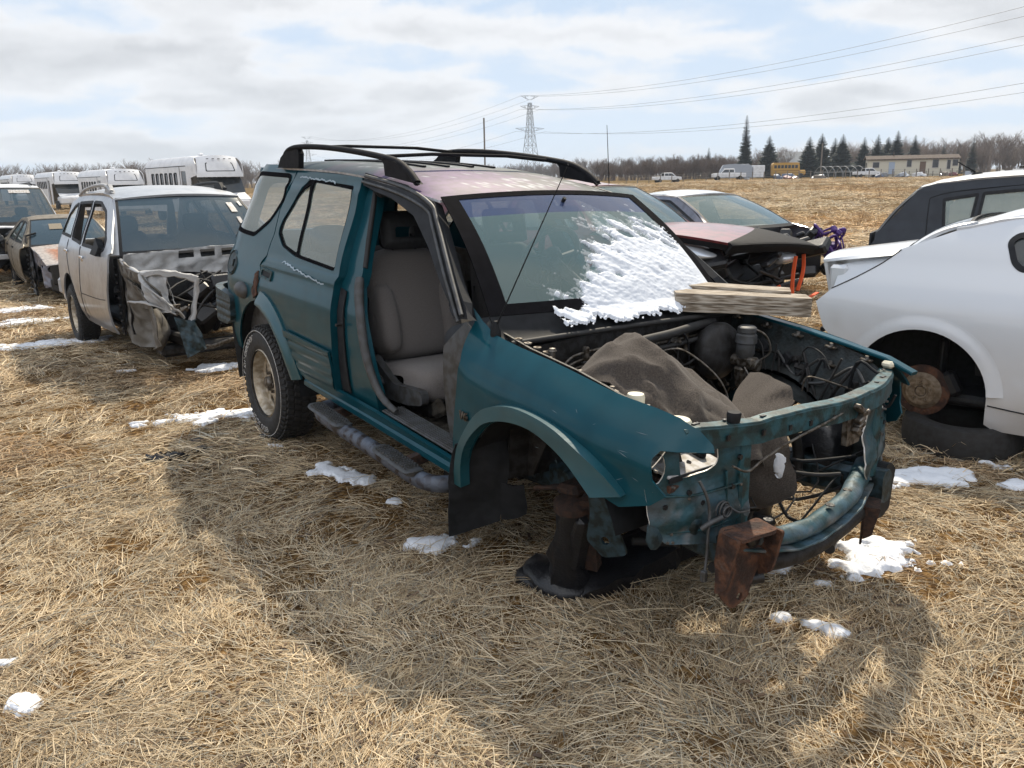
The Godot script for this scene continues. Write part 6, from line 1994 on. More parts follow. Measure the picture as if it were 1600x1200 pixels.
func build_left_cars():
	# brown-grey saloon with a rusty bonnet
	var at := pose(-9.153, -.30, -16.469, -.935, -.019, -.003)
	var c := thing("saloon_car", "old brown and grey saloon with a rusty bonnet and its front wing missing", "car", "wrecked cars in the yard", at)
	var zt := [V(0, .72), V(.25, .77), V(.45, .83), V(.68, .85), V(.85, .83), V(.93, .77), V(1.34, .54), V(1.42, .48)]
	var side := [V(-.95, .45), V(-1.0, .80), V(-.90, .91), V(-.45, .94), V(.05, 1.22), V(.35, 1.34), V(.8, 1.375), V(1.3, 1.345), V(1.75, 1.12), V(2.12, .92), V(1.98, .88), V(1.96, .55), V(1.92, .30), V(.40, .29)]
	side.append_array(arc(0, .34, .36, 5, 175, 12))
	var S := {"zt": zt, "side": side, "wins": [rounded([V(.86, 1.31), V(1.27, 1.29), V(1.80, .97), V(.86, .95)], .03), rounded([V(.22, 1.19), V(.36, 1.28), V(.78, 1.31), V(.78, .95), V(-.02, .96)], .03)], "roof": [.15, 1.36, [V(.15, 1.30), V(.4, 1.355), V(.8, 1.385), V(1.36, 1.345)], [V(.15, .50), V(1.36, .53)], .02], "ws": [2.10, .93, .68, 1.36, 1.34, .525, .10], "rw": [-.42, .95, .62, .15, 1.30, .50, -.08], "paint": M.gold_paint, "roof_mat": M.gold_paint, "glass": M.glass_side, "screen_glass": M.glass_mid,
		"seams": [[V(.82, .95), V(.84, .6), V(.80, .32)], [V(.05, .95), V(.12, .7), V(.32, .52)]], "handles": [V(.18, .86), V(1.0, .86)], "handle_mat": M.black_trim, "wells": [[0, .34, .36]], "cabin": [-.5, 1.9, .30, .92], "tail": [-.5, .5]}
	shell(c, S)
	wheel(c, Transform3D(Basis(), P(0, .30, .72)), .30, .19, .18, M.steel, 8, false, 4)
	var mb := MB.new()
	mb.patch(func(u, v): return P(lerpf(2.08, 3.38, v) + .10 * (1.0 - pow(1.0 - 2.0 * u, 2.0)), lerpf(.925, .755, v) + .03 * (1.0 - pow(1.0 - 2.0 * u, 2.0)) - .03 * v * v, lerpf(.66, -.66, u) * lerpf(1.0, .93, v)), 20, 20, Vector3.UP, .02, func(u, v):
		var n := noise.get_noise_2d(u * 4.0, v * 3.0) * .35
		return Color(.40, .36, .33).lerp(Color(.34, .13, .055), smoothstep(.30, .0, absf(v - .52) - .22 + n) * smoothstep(.08, .22, u + n * .2)))
	obj("bonnet", mb, M.matt_vc, c, "bonnet rusted orange in the middle")
	mb = MB.new()
	mb.panel([V(1.96, .90), V(2.2, .91), V(2.7, .85), V(3.35, .735), V(3.36, .40), V(3.05, .30), V(2.9, .62), V(2.55, .66), V(2.3, .5), V(2.2, .22), V(1.96, .26)], [arc(3.17, .62, .05, 0, 345, 12), arc(3.02, .66, .03, 0, 345, 10)], func(p: Vector2) -> Vector3: return P(p.x, p.y, .64 - .22 * smoothstep(3.0, 3.35, p.x) + noise.get_noise_2d(p.x * 5.0, p.y * 5.0) * .02), Vector3.BACK, .01, .08, .06)
	obj("inner_wing", mb, M.violet_grey, c)
	mb = MB.new()
	mb.panel([V(1.94, .90), V(2.16, .90), V(2.30, .60), V(2.34, .10), V(2.10, .12), V(1.96, .30)], [], func(p: Vector2) -> Vector3: return P(p.x, p.y, .70 + noise.get_noise_2d(p.x * 7.0, p.y * 7.0) * .04), Vector3.BACK, .03, .06, .06)
	for k in 8: mb.box(P(2.08 + .03 * (k % 2), .22 + k * .08, .73), P(.09, .03, .03), Basis(Vector3.BACK, .2 * (k % 3)), .005)
	obj("door_jamb", mb, M.oily, c)
	mb = MB.new()
	mb.box(P(2.75, .36, 0), P(1.1, .30, 1.1), Basis(), .08)
	mb.box(P(3.36, .55, 0), P(.05, .34, 1.10), Basis(), .02)
	mb.wobble(.05, 4.0, noise)
	obj("engine_remains", mb, M.oily, c)
	mb = MB.new()
	for s in [1.0, -1.0]:
		var l := []
		for q in [V(.38, .30), V(1.1, .285), V(1.9, .30)]: l.append((shell_fn(S, .006, s) as Callable).call(q))
		sweep(mb, l, .02, .03)
	obj("sill_strip", mb, M.chrome, c)
	mb = MB.new()
	mb.patch(func(u, v): return screen_pt(S.ws, .35 + (u - .5) * .18, .66 + (v - .5) * .22) + P(.006, .008, 0), 2, 2, P(1, 1, 0))
	obj("sticker", mb, M.beige_cloth, c)
	mb = MB.new()
	mb.tube([P(2.02, .98, .70), P(1.9, 1.10, .69), P(1.86, 1.14, .52)], .018, 6)
	obj("torn_trim", mb, M.black_plastic, c)
	# big white van with its front cut open, behind it
	c = thing("van", "high white van at the far left with its nose stripped open", "van", "wrecked cars in the yard", pose(-11.75, -.30, -19.05, -.95))
	var ztv := [V(0, .80), V(.4, .90), V(.9, .95), V(1.15, .92), V(1.85, .74), V(1.95, .68)]
	var sv := [V(-1.6, .5), V(-1.62, 1.2), V(-1.5, 1.84), V(-1.2, 1.92), V(1.2, 1.92), V(1.55, 1.86), V(2.45, 1.20), V(2.45, .45), V(.42, .42)]
	sv.append_array(arc(0, .36, .40, 10, 170, 10))
	shell(c, {"zt": ztv, "side": sv, "wins": [rounded([V(.95, 1.78), V(1.45, 1.78), V(2.15, 1.24), V(.95, 1.22)], .05), rounded([V(-.3, 1.78), V(.8, 1.78), V(.8, 1.22), V(-.3, 1.22)], .05)], "roof": [-1.5, 1.55, [V(-1.5, 1.88), V(-1.0, 1.94), V(1.0, 1.94), V(1.55, 1.875)], [V(-1.5, .70), V(1.55, .73)], .03], "ws": [2.42, 1.17, .90, 1.55, 1.87, .74, .14], "paint": M.white_coach, "glass": M.glass_dark, "screen_glass": M.glass_mid, "cabin": [-1.4, 2.2, .6, 1.15], "wells": [[0, .36, .40]]})
	wheel(c, Transform3D(Basis(), P(0, .35, .84)), .35, .22, .2, M.steel, 6, false, 6)
	mb = MB.new()
	mb.patch(func(u, v): return P(lerpf(2.45, 2.75, v), 1.15 - .03 * v + .02 * noise.get_noise_2d(u * 9.0, v * 4.0), lerpf(.92, -.92, u)), 20, 4, Vector3.UP, .02)
	obj("scuttle_panel", mb, M.white_coach, c)
	mb = MB.new()
	for k in 42:
		mb.box(P(2.5 + rng.randf() * .9, rng.randf_range(.35, 1.0), rng.randf_range(-.85, .85)), P(rng.randf_range(.1, .4), rng.randf_range(.05, .22), rng.randf_range(.05, .4)), Basis.from_euler(P(rng.randf(), rng.randf(), rng.randf())), .02)
	mb.box(P(2.9, .6, 0), P(.8, .5, 1.5), Basis(), .1)
	obj("engine_remains", mb, M.oily, c)
	mb = MB.new()
	sweep(mb, [P(2.5, .98, .88), P(3.0, .92, .88), P(3.45, .86, .84)], .04, .06)
	sweep(mb, [P(3.45, .58, .84), P(3.5, .58, 0), P(3.45, .58, -.84)], .05, .10)
	obj("front_frame", mb, M.silver_raw, c)
	mb = MB.new()
	mb.patch(func(u, v): return screen_pt([2.42, 1.17, .90, 1.55, 1.87, .74, .14], .70 + (u - .5) * .26, .88 + (v - .5) * .10) + P(.006, .010, 0), 2, 2, P(1, 1, 0))
	obj("sticker", mb, M.white_plastic, c)
	mb = MB.new()
	for s in [1.0, -1.0]: mb.tube([P(-1.2, 1.96, .60 * s), P(1.0, 1.99, .60 * s), P(1.3, 1.95, .60 * s)], .02, 6)
	obj("roof_rail", mb, M.black_trim, c)

func build_right_cars():
	# white coupe, its rear wheel gone
	var c := thing("coupe", "white coupe with its rear wheel and bumper gone, showing a rusty brake disc", "car", "wrecked cars in the yard", pose(2.989, -.011, -5.247, -.757))
	var zt := [V(0, .78), V(.18, .83), V(.34, .855), V(.45, .86), V(.70, .875), V(.85, .862), V(.97, .81), V(1.08, .735), V(1.2, .665), V(1.32, .57), V(1.42, .48)]
	var side := [V(-.50, .60), V(-.575, .68), V(-.64, .84), V(-.55, .93), V(-.42, 1.01), V(-.29, 1.10), V(-.22, 1.17), V(-.1, 1.22), V(.08, 1.295), V(.23, 1.35), V(.45, 1.395), V(.9, 1.42), V(1.4, 1.40), V(1.9, 1.25), V(2.35, .98), V(2.8, .95), V(3.3, .85), V(3.5, .70), V(3.5, .35), V(3.1, .22)]
	side.append_array(arc(2.75, .33, .37, -12, 192, 14))
	side.append_array([V(2.3, .19), V(.42, .19), V(.37, .22)])
	side.append_array(arc(0, .36, .372, 5, 148, 16))
	var qw := rounded([V(.335, 1.235), V(.37, 1.275), V(.55, 1.295), V(.55, 1.09), V(.43, 1.085), V(.385, 1.12)], .025)
	var S := {"zt": zt, "side": side, "wins": [qw, rounded([V(.62, 1.31), V(1.3, 1.32), V(2.1, 1.0), V(.62, 1.05)], .04)], "roof": [.05, 1.5, [V(.05, 1.30), V(.3, 1.375), V(.8, 1.425), V(1.5, 1.37)], [V(.05, .60), V(.4, .53), V(1.5, .52)], .03], "ws": [2.3, .98, .68, 1.5, 1.37, .52, .12], "rw": [-.20, 1.17, .60, .12, 1.335, .55, -.10], "paint": M.white_car, "glass": M.glass_dark, "seams": [[V(-.215, 1.168), V(-.30, 1.09), V(-.43, 1.0), V(-.56, .925)], [V(.38, .335), V(.9, .30), V(1.6, .29), V(2.3, .28)], [V(.62, 1.04), V(.66, .7), V(.70, .32)]], "handles": [V(.85, .93)], "handle_mat": M.white_paint, "cabin": [-.1, 2.1, .3, .98],
		"dirt": func(p: Vector2) -> Color: return Color(1, 1, 1).lerp(Color(.66, .58, .50), clampf(smoothstep(.60, .2, p.y + noise.get_noise_2d(p.x * 4.0, p.y * 4.0) * .20) * .8 + maxf(0.0, noise.get_noise_2d(p.x * 22.0, p.y * 22.0) - .30) * smoothstep(1.0, .5, p.y) * 1.5, 0.0, 1.0))}
	shell(c, S)
	# arch lip and dark well
	var mb := MB.new()
	var lip := arc(0, .36, .372, 4, 150, 24)
	lip.append_array(arc(0, .36, .455, 150, 4, 24))
	mb.panel(lip, [], func(p: Vector2) -> Vector3:
		var q: Vector3 = (shell_fn(S, .0, 1.0) as Callable).call(p)
		q.z += .012 * smoothstep(.455, .385, (p - V(0, .36)).length()) + .001
		return q, Vector3.BACK, .004, .03, .02)
	obj("wheel_arch_lip", mb, M.white_car, c)
	mb = MB.new()
	mb.lathe([V(.40, .30), V(.42, .50), V(.40, .845)], Transform3D(Basis(), P(0, .36, 0)), 24, -.2, PI + .2)
	mb.plate(arc(0, 0, .42, -15, 195, 20), [arc(.29, -.06, .05, 0, 340, 10)], Transform3D(Basis(), P(0, .36, .40)), .02)
	mb.wobble(.02, 6.0, noise)
	obj("wheel_well", mb, M.black_plastic, c)
	mb = MB.new()
	var rt := Transform3D(Basis(), P(0, .34, 0))
	mb.lathe([V(.112, .742), V(.150, .744), V(.155, .740), V(.155, .722), V(.10, .72)], rt, 40)
	obj("brake_disc", mb, M.rust, c)
	mb = MB.new()
	mb.lathe([V(.0, .765), V(.028, .765), V(.030, .752)], rt, 20)
	mb.lathe([V(.030, .752), V(.034, .774), V(.042, .774), V(.044, .768), V(.085, .768), V(.092, .760), V(.112, .745)], rt, 36)
	for k in 5:
		var a := TAU * k / 5.0 + .3
		mb.lathe([V(0, .795), V(.006, .795), V(.0065, .765)], Transform3D(Basis(), P(cos(a) * .058, .34 + sin(a) * .058, 0)), 8)
	obj("wheel_hub", mb, M.hub_metal, c)
	mb = MB.new()
	mb.box(P(.15, .40, .70), P(.07, .15, .09), Basis(Vector3.BACK, .5), .02)
	mb.box(P(.06, .50, .60), P(.05, .30, .06), Basis(), .02)
	mb.tube([P(.12, .27, .62), P(.60, .30, .70)], .022, 8)
	mb.tube([P(-.1, .30, .60), P(-.35, .28, .5)], .03, 8)
	mb.tube([P(0, .34, .70), P(0, .34, .1)], .05, 10)
	obj("brake_caliper", mb, M.oily, c)
	# boot lid and open lamp recess at the tail
	mb = MB.new()
	mb.patch(func(u, v):
		var s: float = 1.0 - 2.0 * u
		return P(lerpf(-.72 - .10 * (1.0 - s * s), -.20 - .08 * (1.0 - s * s), v), lerpf(1.075, 1.165, v) + .022 * (1.0 - s * s), lerpf(.60, .60, v) * s), 18, 10, Vector3.UP, .02)
	mb.patch(func(u, v):
		var s: float = 1.0 - 2.0 * u
		return P(-.72 - .10 * (1.0 - s * s) + .05 * (1.0 - v), lerpf(.80, 1.075, v) + .022 * (1.0 - s * s), lerpf(.56, .60, v) * s), 18, 8, Vector3.LEFT, .02)
	mb.patch(func(u, v): return P(lerpf(-.72, -.20, u), lerpf(lerpf(1.06, 1.14, u), lerpf(1.075, 1.165, u), v), .60 + .06 * (1 - v) * u), 8, 2, Vector3.BACK)
	obj("boot_lid", mb, M.white_car, c)
	mb = MB.new()
	mb.patch(func(u, v): return P(lerpf(-.60, -.25, u), lerpf(lerpf(.86, 1.02, u), lerpf(1.05, 1.14, u), v), lerpf(.74, .60, v)), 6, 4, Vector3.BACK, .01)
	mb.box(P(-.60, .95, .60), P(.12, .20, .10), Basis(), .02)
	obj("lamp_recess", mb, M.white_car, c)
	mb = MB.new()
	for k in 5: mb.box(P(-.60 + .008 * k, .66 + k * .045, .815 - .004 * k), P(.03, .03, .03), Basis(), .006)
	obj("bumper_clip", mb, M.black_plastic, c)
	mb = MB.new()
	mb.box(P(-.60, .62, 0), P(.10, .34, 1.2), Basis(), .03)
	obj("rear_panel", mb, M.white_paint, c)
	mb = MB.new()
	mb.box(P(1.5, .24, 0), P(2.0, .12, 1.40), Basis(), .03)
	obj("floor_pan", mb, M.black_plastic, c)
	# loose tyre lying under the sill
	var tt := thing("loose_tyre", "black tyre lying under the sill of the white coupe", "tyre", "", pose(2.70, .09, -4.62, .3))
	mb = MB.new()
	mb.lathe([V(.20, -.085), V(.19, -.05), V(.19, .05), V(.20, .085), V(.27, .10), V(.315, .085), V(.325, .04), V(.325, -.04), V(.315, -.085), V(.27, -.10), V(.20, -.085)], Transform3D(Basis(Vector3.RIGHT, -PI / 2), Vector3.ZERO), 40)
	obj("tyre", mb, M.tyre, tt)
	# black car beyond it
	c = thing("hatchback", "black car with a sloping rear pillar, roof aerial and pale curtains in its windows", "car", "wrecked cars in the yard", pose(5.119, -.068, -9.592, -.55))
	var ztb := [V(0, .76), V(.35, .80), V(.6, .85), V(.9, .84), V(1.03, .77), V(1.10, .735), V(1.48, .60), V(1.56, .53), V(1.66, .48)]
	var sb := [V(-.70, .40), V(-.74, .70), V(-.69, .87), V(-.655, .93), V(-.655, 1.0), V(-.59, 1.06), V(-.42, 1.275), V(-.28, 1.465), V(-.20, 1.515), V(.16, 1.58), V(.5, 1.615), V(.9, 1.625), V(1.4, 1.585), V(2.3, 1.08), V(3.0, .98), V(3.2, .4), V(2.9, .3)]
	sb.append_array(arc(2.55, .33, .35, 0, 180, 10))
	sb.append_array([V(2.1, .28), V(.50, .30)])
	sb.append_array(arc(.15, .33, .35, 5, 175, 12))
	var Sb := {"zt": ztb, "side": sb, "wins": [rounded([V(-.015, 1.375), V(.315, 1.43), V(.27, 1.03), V(.02, 1.02)], .015), rounded([V(.36, 1.44), V(.9, 1.49), V(1.3, 1.46), V(1.95, 1.12), V(.32, 1.03)], .02)], "roof": [-.26, 1.4, [V(-.26, 1.50), V(-.1, 1.555), V(.3, 1.625), V(.9, 1.655), V(1.4, 1.605)], [V(-.26, .555), V(.3, .53), V(1.4, .50)], .02], "ws": [2.3, 1.07, .7, 1.4, 1.60, .5, .12], "rw": [-.66, 1.0, .70, -.26, 1.49, .55, -.04], "paint": M.charcoal, "roof_mat": M.silver, "glass": M.glass_pale,
		"seams": [[V(-.14, .97), V(-.15, 1.33), V(-.11, 1.40), V(.17, 1.465), V(.9, 1.535)], [V(.31, 1.02), V(.32, .6), V(.30, .35)]], "wells": [[.15, .33, .35], [2.55, .33, .35]]}
	shell(c, Sb)
	wheel(c, Transform3D(Basis(), P(.15, .36, .74)), .32, .2, .2, M.alloy, 5, false, 5)
	mb = MB.new()
	mb.patch(func(u, v): return P(-.72, lerpf(1.0, .40, v), lerpf(.74, -.74, u)), 6, 3, Vector3.LEFT, .02)
	obj("tailgate", mb, M.charcoal, c)
	mb = MB.new()
	mb.panel([V(.05, 1.30), V(.12, 1.39), V(.9, 1.46), V(1.3, 1.40), V(1.8, 1.10), V(.05, .98)], [], func(p: Vector2) -> Vector3: return P(p.x, p.y, .56 + .018 * sin(p.x * 32.0 + sin(p.y * 5.0)) + .02 * sin(p.x * 9.0) - (p.y - 1.1) * .2), Vector3.BACK, .006, .03, .06)
	obj("curtain", mb, M.beige_cloth, c)
	mb = MB.new()
	mb.ball(P(.27, 1.625, 0.3), P(.06, .035, .03))
	mb.tube([P(.27, 1.64, .3), P(.06, 1.77, .3)], [.010, .006], 6)
	obj("aerial", mb, M.black_plastic, c)

func build_behind_cars():
	# red car with a black front edge to its bonnet
	var c := thing("hatchback", "red car with an open front, black bonnet edge and orange straps hanging below it", "car", "wrecked cars in the yard", pose(-.022, .10, -9.837, -.866))
	var zt := [V(0, .74), V(.3, .80), V(.6, .84), V(.85, .83), V(.95, .79), V(1.36, .56), V(1.46, .50)]
	var side := [V(-.8, .4), V(-.85, .9), V(-.75, 1.2), V(-.45, 1.38), V(.3, 1.45), V(1.0, 1.44), V(1.5, 1.39), V(2.15, 1.01), V(2.05, .95), V(2.0, .3), V(.4, .3)]
	side.append_array(arc(0, .32, .35, 5, 175, 12))
	shell(c, {"zt": zt, "side": side, "wins": [rounded([V(.9, 1.38), V(1.4, 1.35), V(1.95, 1.03), V(.9, .99)], .03), rounded([V(-.2, 1.34), V(.8, 1.38), V(.8, .99), V(-.3, 1.02)], .03)], "roof": [-.5, 1.52, [V(-.5, 1.38), V(.3, 1.46), V(1.0, 1.45), V(1.52, 1.395)], [V(-.5, .52), V(1.52, .56)], .03], "ws": [2.15, 1.01, .71, 1.52, 1.395, .56, .12], "paint": M.red_paint, "glass": M.glass_side, "screen_glass": M.glass_dusty, "cabin": [-.7, 2.0, .32, 1.0], "wells": [[0, .32, .35]]})
	wheel(c, Transform3D(Basis(), P(0, .30, .72)), .30, .2, .19, M.steel, 8, false, 4)
	var mb := MB.new()
	var hood := func(u: float, v: float) -> Vector3:
		var s: float = 1.0 - 2.0 * u
		return P(lerpf(2.16 + .14 * (1 - s * s), lerpf(3.55, 3.67, u) + .06 * (1 - s * s), v), lerpf(1.03, lerpf(.965, .88, u), v * v) + .028 * (1 - s * s) + .012 * sin(v * PI), lerpf(.72, .62, v) * s)
	mb.patch(func(u, v): return hood.call(u, v * (1.0 - .48 * u)), 20, 20, Vector3.UP, .02)
	var bn := obj("bonnet", mb, M.red_paint, c)
	mb = MB.new()
	mb.patch(func(u, v): return hood.call(u, lerpf(1.0 - .48 * u, 1.03, v)) + P(0, .004 - .02 * v * v, 0), 20, 10, Vector3.UP, .03)
	mb.patch(func(u, v): return hood.call(u, 1.03) + P(-.06 * v, -.02 - .07 * v, 0), 16, 3, Vector3.RIGHT, .02)
	mb.patch(func(u, v): return hood.call(0.0, u) + P(0, -.01 - .06 * v, -.03 * v), 10, 2, Vector3.BACK, .02)
	obj("bonnet_edge", mb, M.black_matt, bn)
	mb = MB.new()
	mb.panel([V(2.05, .98), V(2.4, .98), V(2.8, .94), V(3.0, .84), V(3.05, .76), V(2.95, .74), V(2.75, .70), V(2.45, .62), V(2.3, .30), V(2.05, .30)], [], func(p: Vector2) -> Vector3: return P(p.x, p.y, .79 - .12 * smoothstep(2.8, 3.4, p.x)), Vector3.BACK, .012, .1, .06)
	obj("front_wing", mb, M.red_paint, c)
	mb = MB.new()
	cushion(mb, [V(2.9, .86), V(3.0, .93), V(3.25, .90), V(3.42, .84), V(3.2, .80)], .42, .72, 8, 4.0)
	cushion(mb, [V(3.46, .78), V(3.60, .83), V(3.66, .77), V(3.55, .72)], -.34, -.10, 8, 3.0)
	obj("headlamp", mb, M.lens, c)
	mb = MB.new()
	for k in 44: mb.box(P(2.5 + rng.randf() * 1.15, rng.randf_range(.32, .86), rng.randf_range(-.7, .65)), P(rng.randf_range(.08, .35), rng.randf_range(.04, .16), rng.randf_range(.06, .3)), Basis.from_euler(P(rng.randf() * .6, rng.randf(), rng.randf() * .6)), .02)
	mb.box(P(2.9, .45, 0), P(1.0, .5, 1.25), Basis(), .1)
	obj("engine_remains", mb, M.oily, c)
	mb = MB.new()
	for k in 6: mb.tube(smooth([P(3.3 + rng.randf() * .4, .72, rng.randf_range(-.6, .5)), P(3.5 + rng.randf() * .2, .6, rng.randf_range(-.6, .5)), P(3.5, rng.randf_range(.4, .6), rng.randf_range(-.6, .5))], 5), .012, 6)
	sweep(mb, [P(3.5, .52, .6), P(3.62, .52, 0), P(3.5, .52, -.65)], .05, .07)
	obj("front_frame", mb, M.dark_metal, c)
	mb = MB.new()
	for l in [[P(3.68, .80, -.22), P(3.70, .62, -.16), P(3.74, .48, -.10)], [P(3.64, .80, -.42), P(3.68, .66, -.36), P(3.72, .50, -.22)], [P(3.66, .56, .0), P(3.70, .50, .03), P(3.72, .42, .08)], [P(3.74, .40, -.12), P(3.76, .43, -.35), P(3.70, .44, -.60)]]: sweep(mb, smooth(l, 4), .012, .035, Vector3.RIGHT)
	obj("ratchet_strap", mb, M.orange_strap, c)
	mb = MB.new()
	mb.tube([P(1.2, 1.42, -.48), P(1.12, 2.06, -.52)], [.006, .003], 5)
	obj("aerial", mb, M.black_plastic, c)
	# violet-grey car with a big raked windscreen behind that
	c = thing("saloon_car", "violet grey car with a long raked windscreen and purple wiring spilling from its front", "car", "wrecked cars in the yard", pose(2.35, -.083, -13.498, -1.104))
	var s2 := [V(-.9, .4), V(-1.0, .95), V(-.6, 1.05), V(0, 1.33), V(.5, 1.40), V(1.0, 1.42), V(1.4, 1.38), V(2.3, 1.0), V(2.7, .93), V(2.75, .5), V(2.1, .3), V(.4, .3)]
	s2.append_array(arc(0, .32, .35, 5, 175, 12))
	shell(c, {"zt": zt, "side": s2, "wins": [rounded([V(.75, 1.34), V(1.2, 1.33), V(2.05, 1.03), V(.75, .98)], .03), rounded([V(-.3, 1.1), V(.1, 1.28), V(.66, 1.34), V(.66, .98), V(-.35, 1.02)], .03)], "roof": [-.1, 1.36, [V(-.1, 1.33), V(.5, 1.415), V(1.0, 1.43), V(1.36, 1.39)], [V(-.1, .50), V(1.36, .55)], .04], "ws": [2.34, .98, .74, 1.36, 1.385, .55, .20], "rw": [-.7, 1.04, .62, -.1, 1.33, .5, -.1], "paint": M.violet_grey, "roof_mat": M.white_paint, "glass": M.glass_dark, "screen_glass": M.glass_dusty, "cabin": [-.7, 2.2, .32, .98], "wells": [[0, .32, .35]]})
	wheel(c, Transform3D(Basis(), P(0, .30, .72)), .30, .2, .19, M.steel, 8, false, 4)
	mb = MB.new()
	mb.box(P(2.75, .55, 0), P(.6, .5, 1.3), Basis(), .08)
	for k in 30: mb.box(P(2.6 + rng.randf() * .6, rng.randf_range(.4, .92), rng.randf_range(-.7, .7)), P(rng.randf_range(.06, .25), rng.randf_range(.04, .14), rng.randf_range(.06, .25)), Basis.from_euler(P(rng.randf(), rng.randf(), rng.randf())), .02)
	obj("engine_remains", mb, M.oily, c)
	mb = MB.new()
	for k in 10: mb.tube(smooth([P(2.8 + rng.randf() * .4, rng.randf_range(.75, 1.0), -.5 - rng.randf() * .35), P(2.9 + rng.randf() * .5, rng.randf_range(.7, 1.02), -.5 - rng.randf() * .35), P(2.9 + rng.randf() * .5, rng.randf_range(.45, .7), -.5 - rng.randf() * .35)], 5), rng.randf_range(.008, .02), 7)
	for k in 16: mb.box(P(2.92 + rng.randf() * .32, rng.randf_range(.55, 1.0), -.55 - rng.randf() * .3), P(rng.randf_range(.04, .12), rng.randf_range(.03, .10), rng.randf_range(.04, .12)), Basis.from_euler(P(rng.randf() * 3, rng.randf() * 3, rng.randf() * 3)), .015)
	obj("purple_hose", mb, M.purple, c)
	# white crumpled bumper piece between the cars
	mb = MB.new()
	sheet(mb, [[P(1.85, .62, -6.72), P(2.0, .66, -6.70), P(2.14, .62, -6.75)], [P(1.85, .48, -6.66), P(2.02, .47, -6.60), P(2.16, .50, -6.68)], [P(1.88, .30, -6.66), P(2.03, .33, -6.64), P(2.15, .34, -6.70)]], 4, Vector3.BACK, .02, .05, 6.0)
	tag(obj("bumper_piece", mb, M.white_paint), "white broken bumper piece standing between the white coupe and the red car", "car part")

# ---------------------------------------------------------------- far things
func bare_tree(h: float, sd: int, twigs: int) -> ArrayMesh:
	var r := RandomNumberGenerator.new()
	r.seed = sd
	var mb := MB.new()
	var stack := []
	for k in 1 + r.randi() % 3:
		stack.append([P(r.randf_range(-.4, .4), 0, r.randf_range(-.4, .4)), P(r.randf_range(-.15, .15), 1, r.randf_range(-.15, .15)).normalized(), h * r.randf_range(.5, .65), h * .012, 0])
	while stack.size():
		var b: Array = stack.pop_back()
		var p: Vector3 = b[0]; var d: Vector3 = b[1]
		var q := p + d * float(b[2])
		mb.tube([p, p.lerp(q, .5) + P(r.randf_range(-.03, .03), 0, r.randf_range(-.03, .03)) * float(b[2]), q], [b[3], b[3] * .8, b[3] * .55], 3 if b[4] > 0 else 4, false)
		if b[4] >= 3: continue
		for k in (twigs if b[4] > 0 else twigs + 2):
			var t := r.randf_range(.35, 1.0)
			var a := r.randf() * TAU
			var nd := (d + P(cos(a), r.randf_range(-.1, .35), sin(a)) * r.randf_range(.5, .9)).normalized()
			stack.append([p.lerp(q, t), (nd + P(0, .25, 0)).normalized(), float(b[2]) * r.randf_range(.38, .62), float(b[3]) * .5, b[4] + 1])
	return mb.mesh()

func make_spruce(h: float, w: float, sd: int, label: String, at: Vector3) -> Node3D:
	var r := RandomNumberGenerator.new()
	r.seed = sd
	var t := thing("spruce_tree", label, "tree", "spruces beyond the field", Transform3D(Basis(Vector3.UP, r.randf() * TAU), at))
	var mb := MB.new()
	mb.tube([P(0, 0, 0), P(0, h * .5, 0), P(0, h * .98, 0)], [h * .018, h * .012, h * .002], 6)
	obj("trunk", mb, M.bark, t)
	mb = MB.new()
	var levels := int(h * 4.5)
	for k in levels:
		var f := float(k) / levels
		var y := h * (.06 + .93 * f)
		var n := 10 + int((1.0 - f) * 8.0)
		for i in n:
			var a := TAU * i / n + r.randf() * 1.2
			var l := w * pow(1.0 - f, .85) * r.randf_range(.55, 1.12) + h * .012
			if r.randf() < .10: continue
			var out := P(cos(a), 0, sin(a)); var sd2 := P(-sin(a), 0, cos(a))
			var root := P(0, y, 0)
			var segs := 3
			for s in segs:
				var u0 := float(s) / segs; var u1 := float(s + 1) / segs
				var droop := -.30
				var p0 := root + out * l * u0 + P(0, l * (droop * u0 + .22 * u0 * u0), 0)
				var p1 := root + out * l * u1 + P(0, l * (droop * u1 + .22 * u1 * u1), 0)
				var w0 := l * .34 * (1.0 - u0 * .7) + .05; var w1 := l * .34 * (1.0 - u1 * .85) + .02
				var jag := r.randf_range(.6, 1.2)
				mb.flat(p0 - sd2 * w0 + P(0, -w0 * .5, 0), p0 + P(0, .04 * l, 0), p1 - sd2 * w1 * jag + P(0, -w1 * .6, 0), Vector3.UP)
				mb.flat(p0 + sd2 * w0 + P(0, -w0 * .5, 0), p0 + P(0, .04 * l, 0), p1 + sd2 * w1 * jag + P(0, -w1 * .6, 0), Vector3.UP)
				mb.flat(p0 + P(0, .04 * l, 0), p1, p1 - sd2 * w1 * jag + P(0, -w1 * .6, 0), Vector3.UP)
				mb.flat(p0 + P(0, .04 * l, 0), p1, p1 + sd2 * w1 * jag + P(0, -w1 * .6, 0), Vector3.UP)
	obj("crown", mb, M.needle, t)
	return t

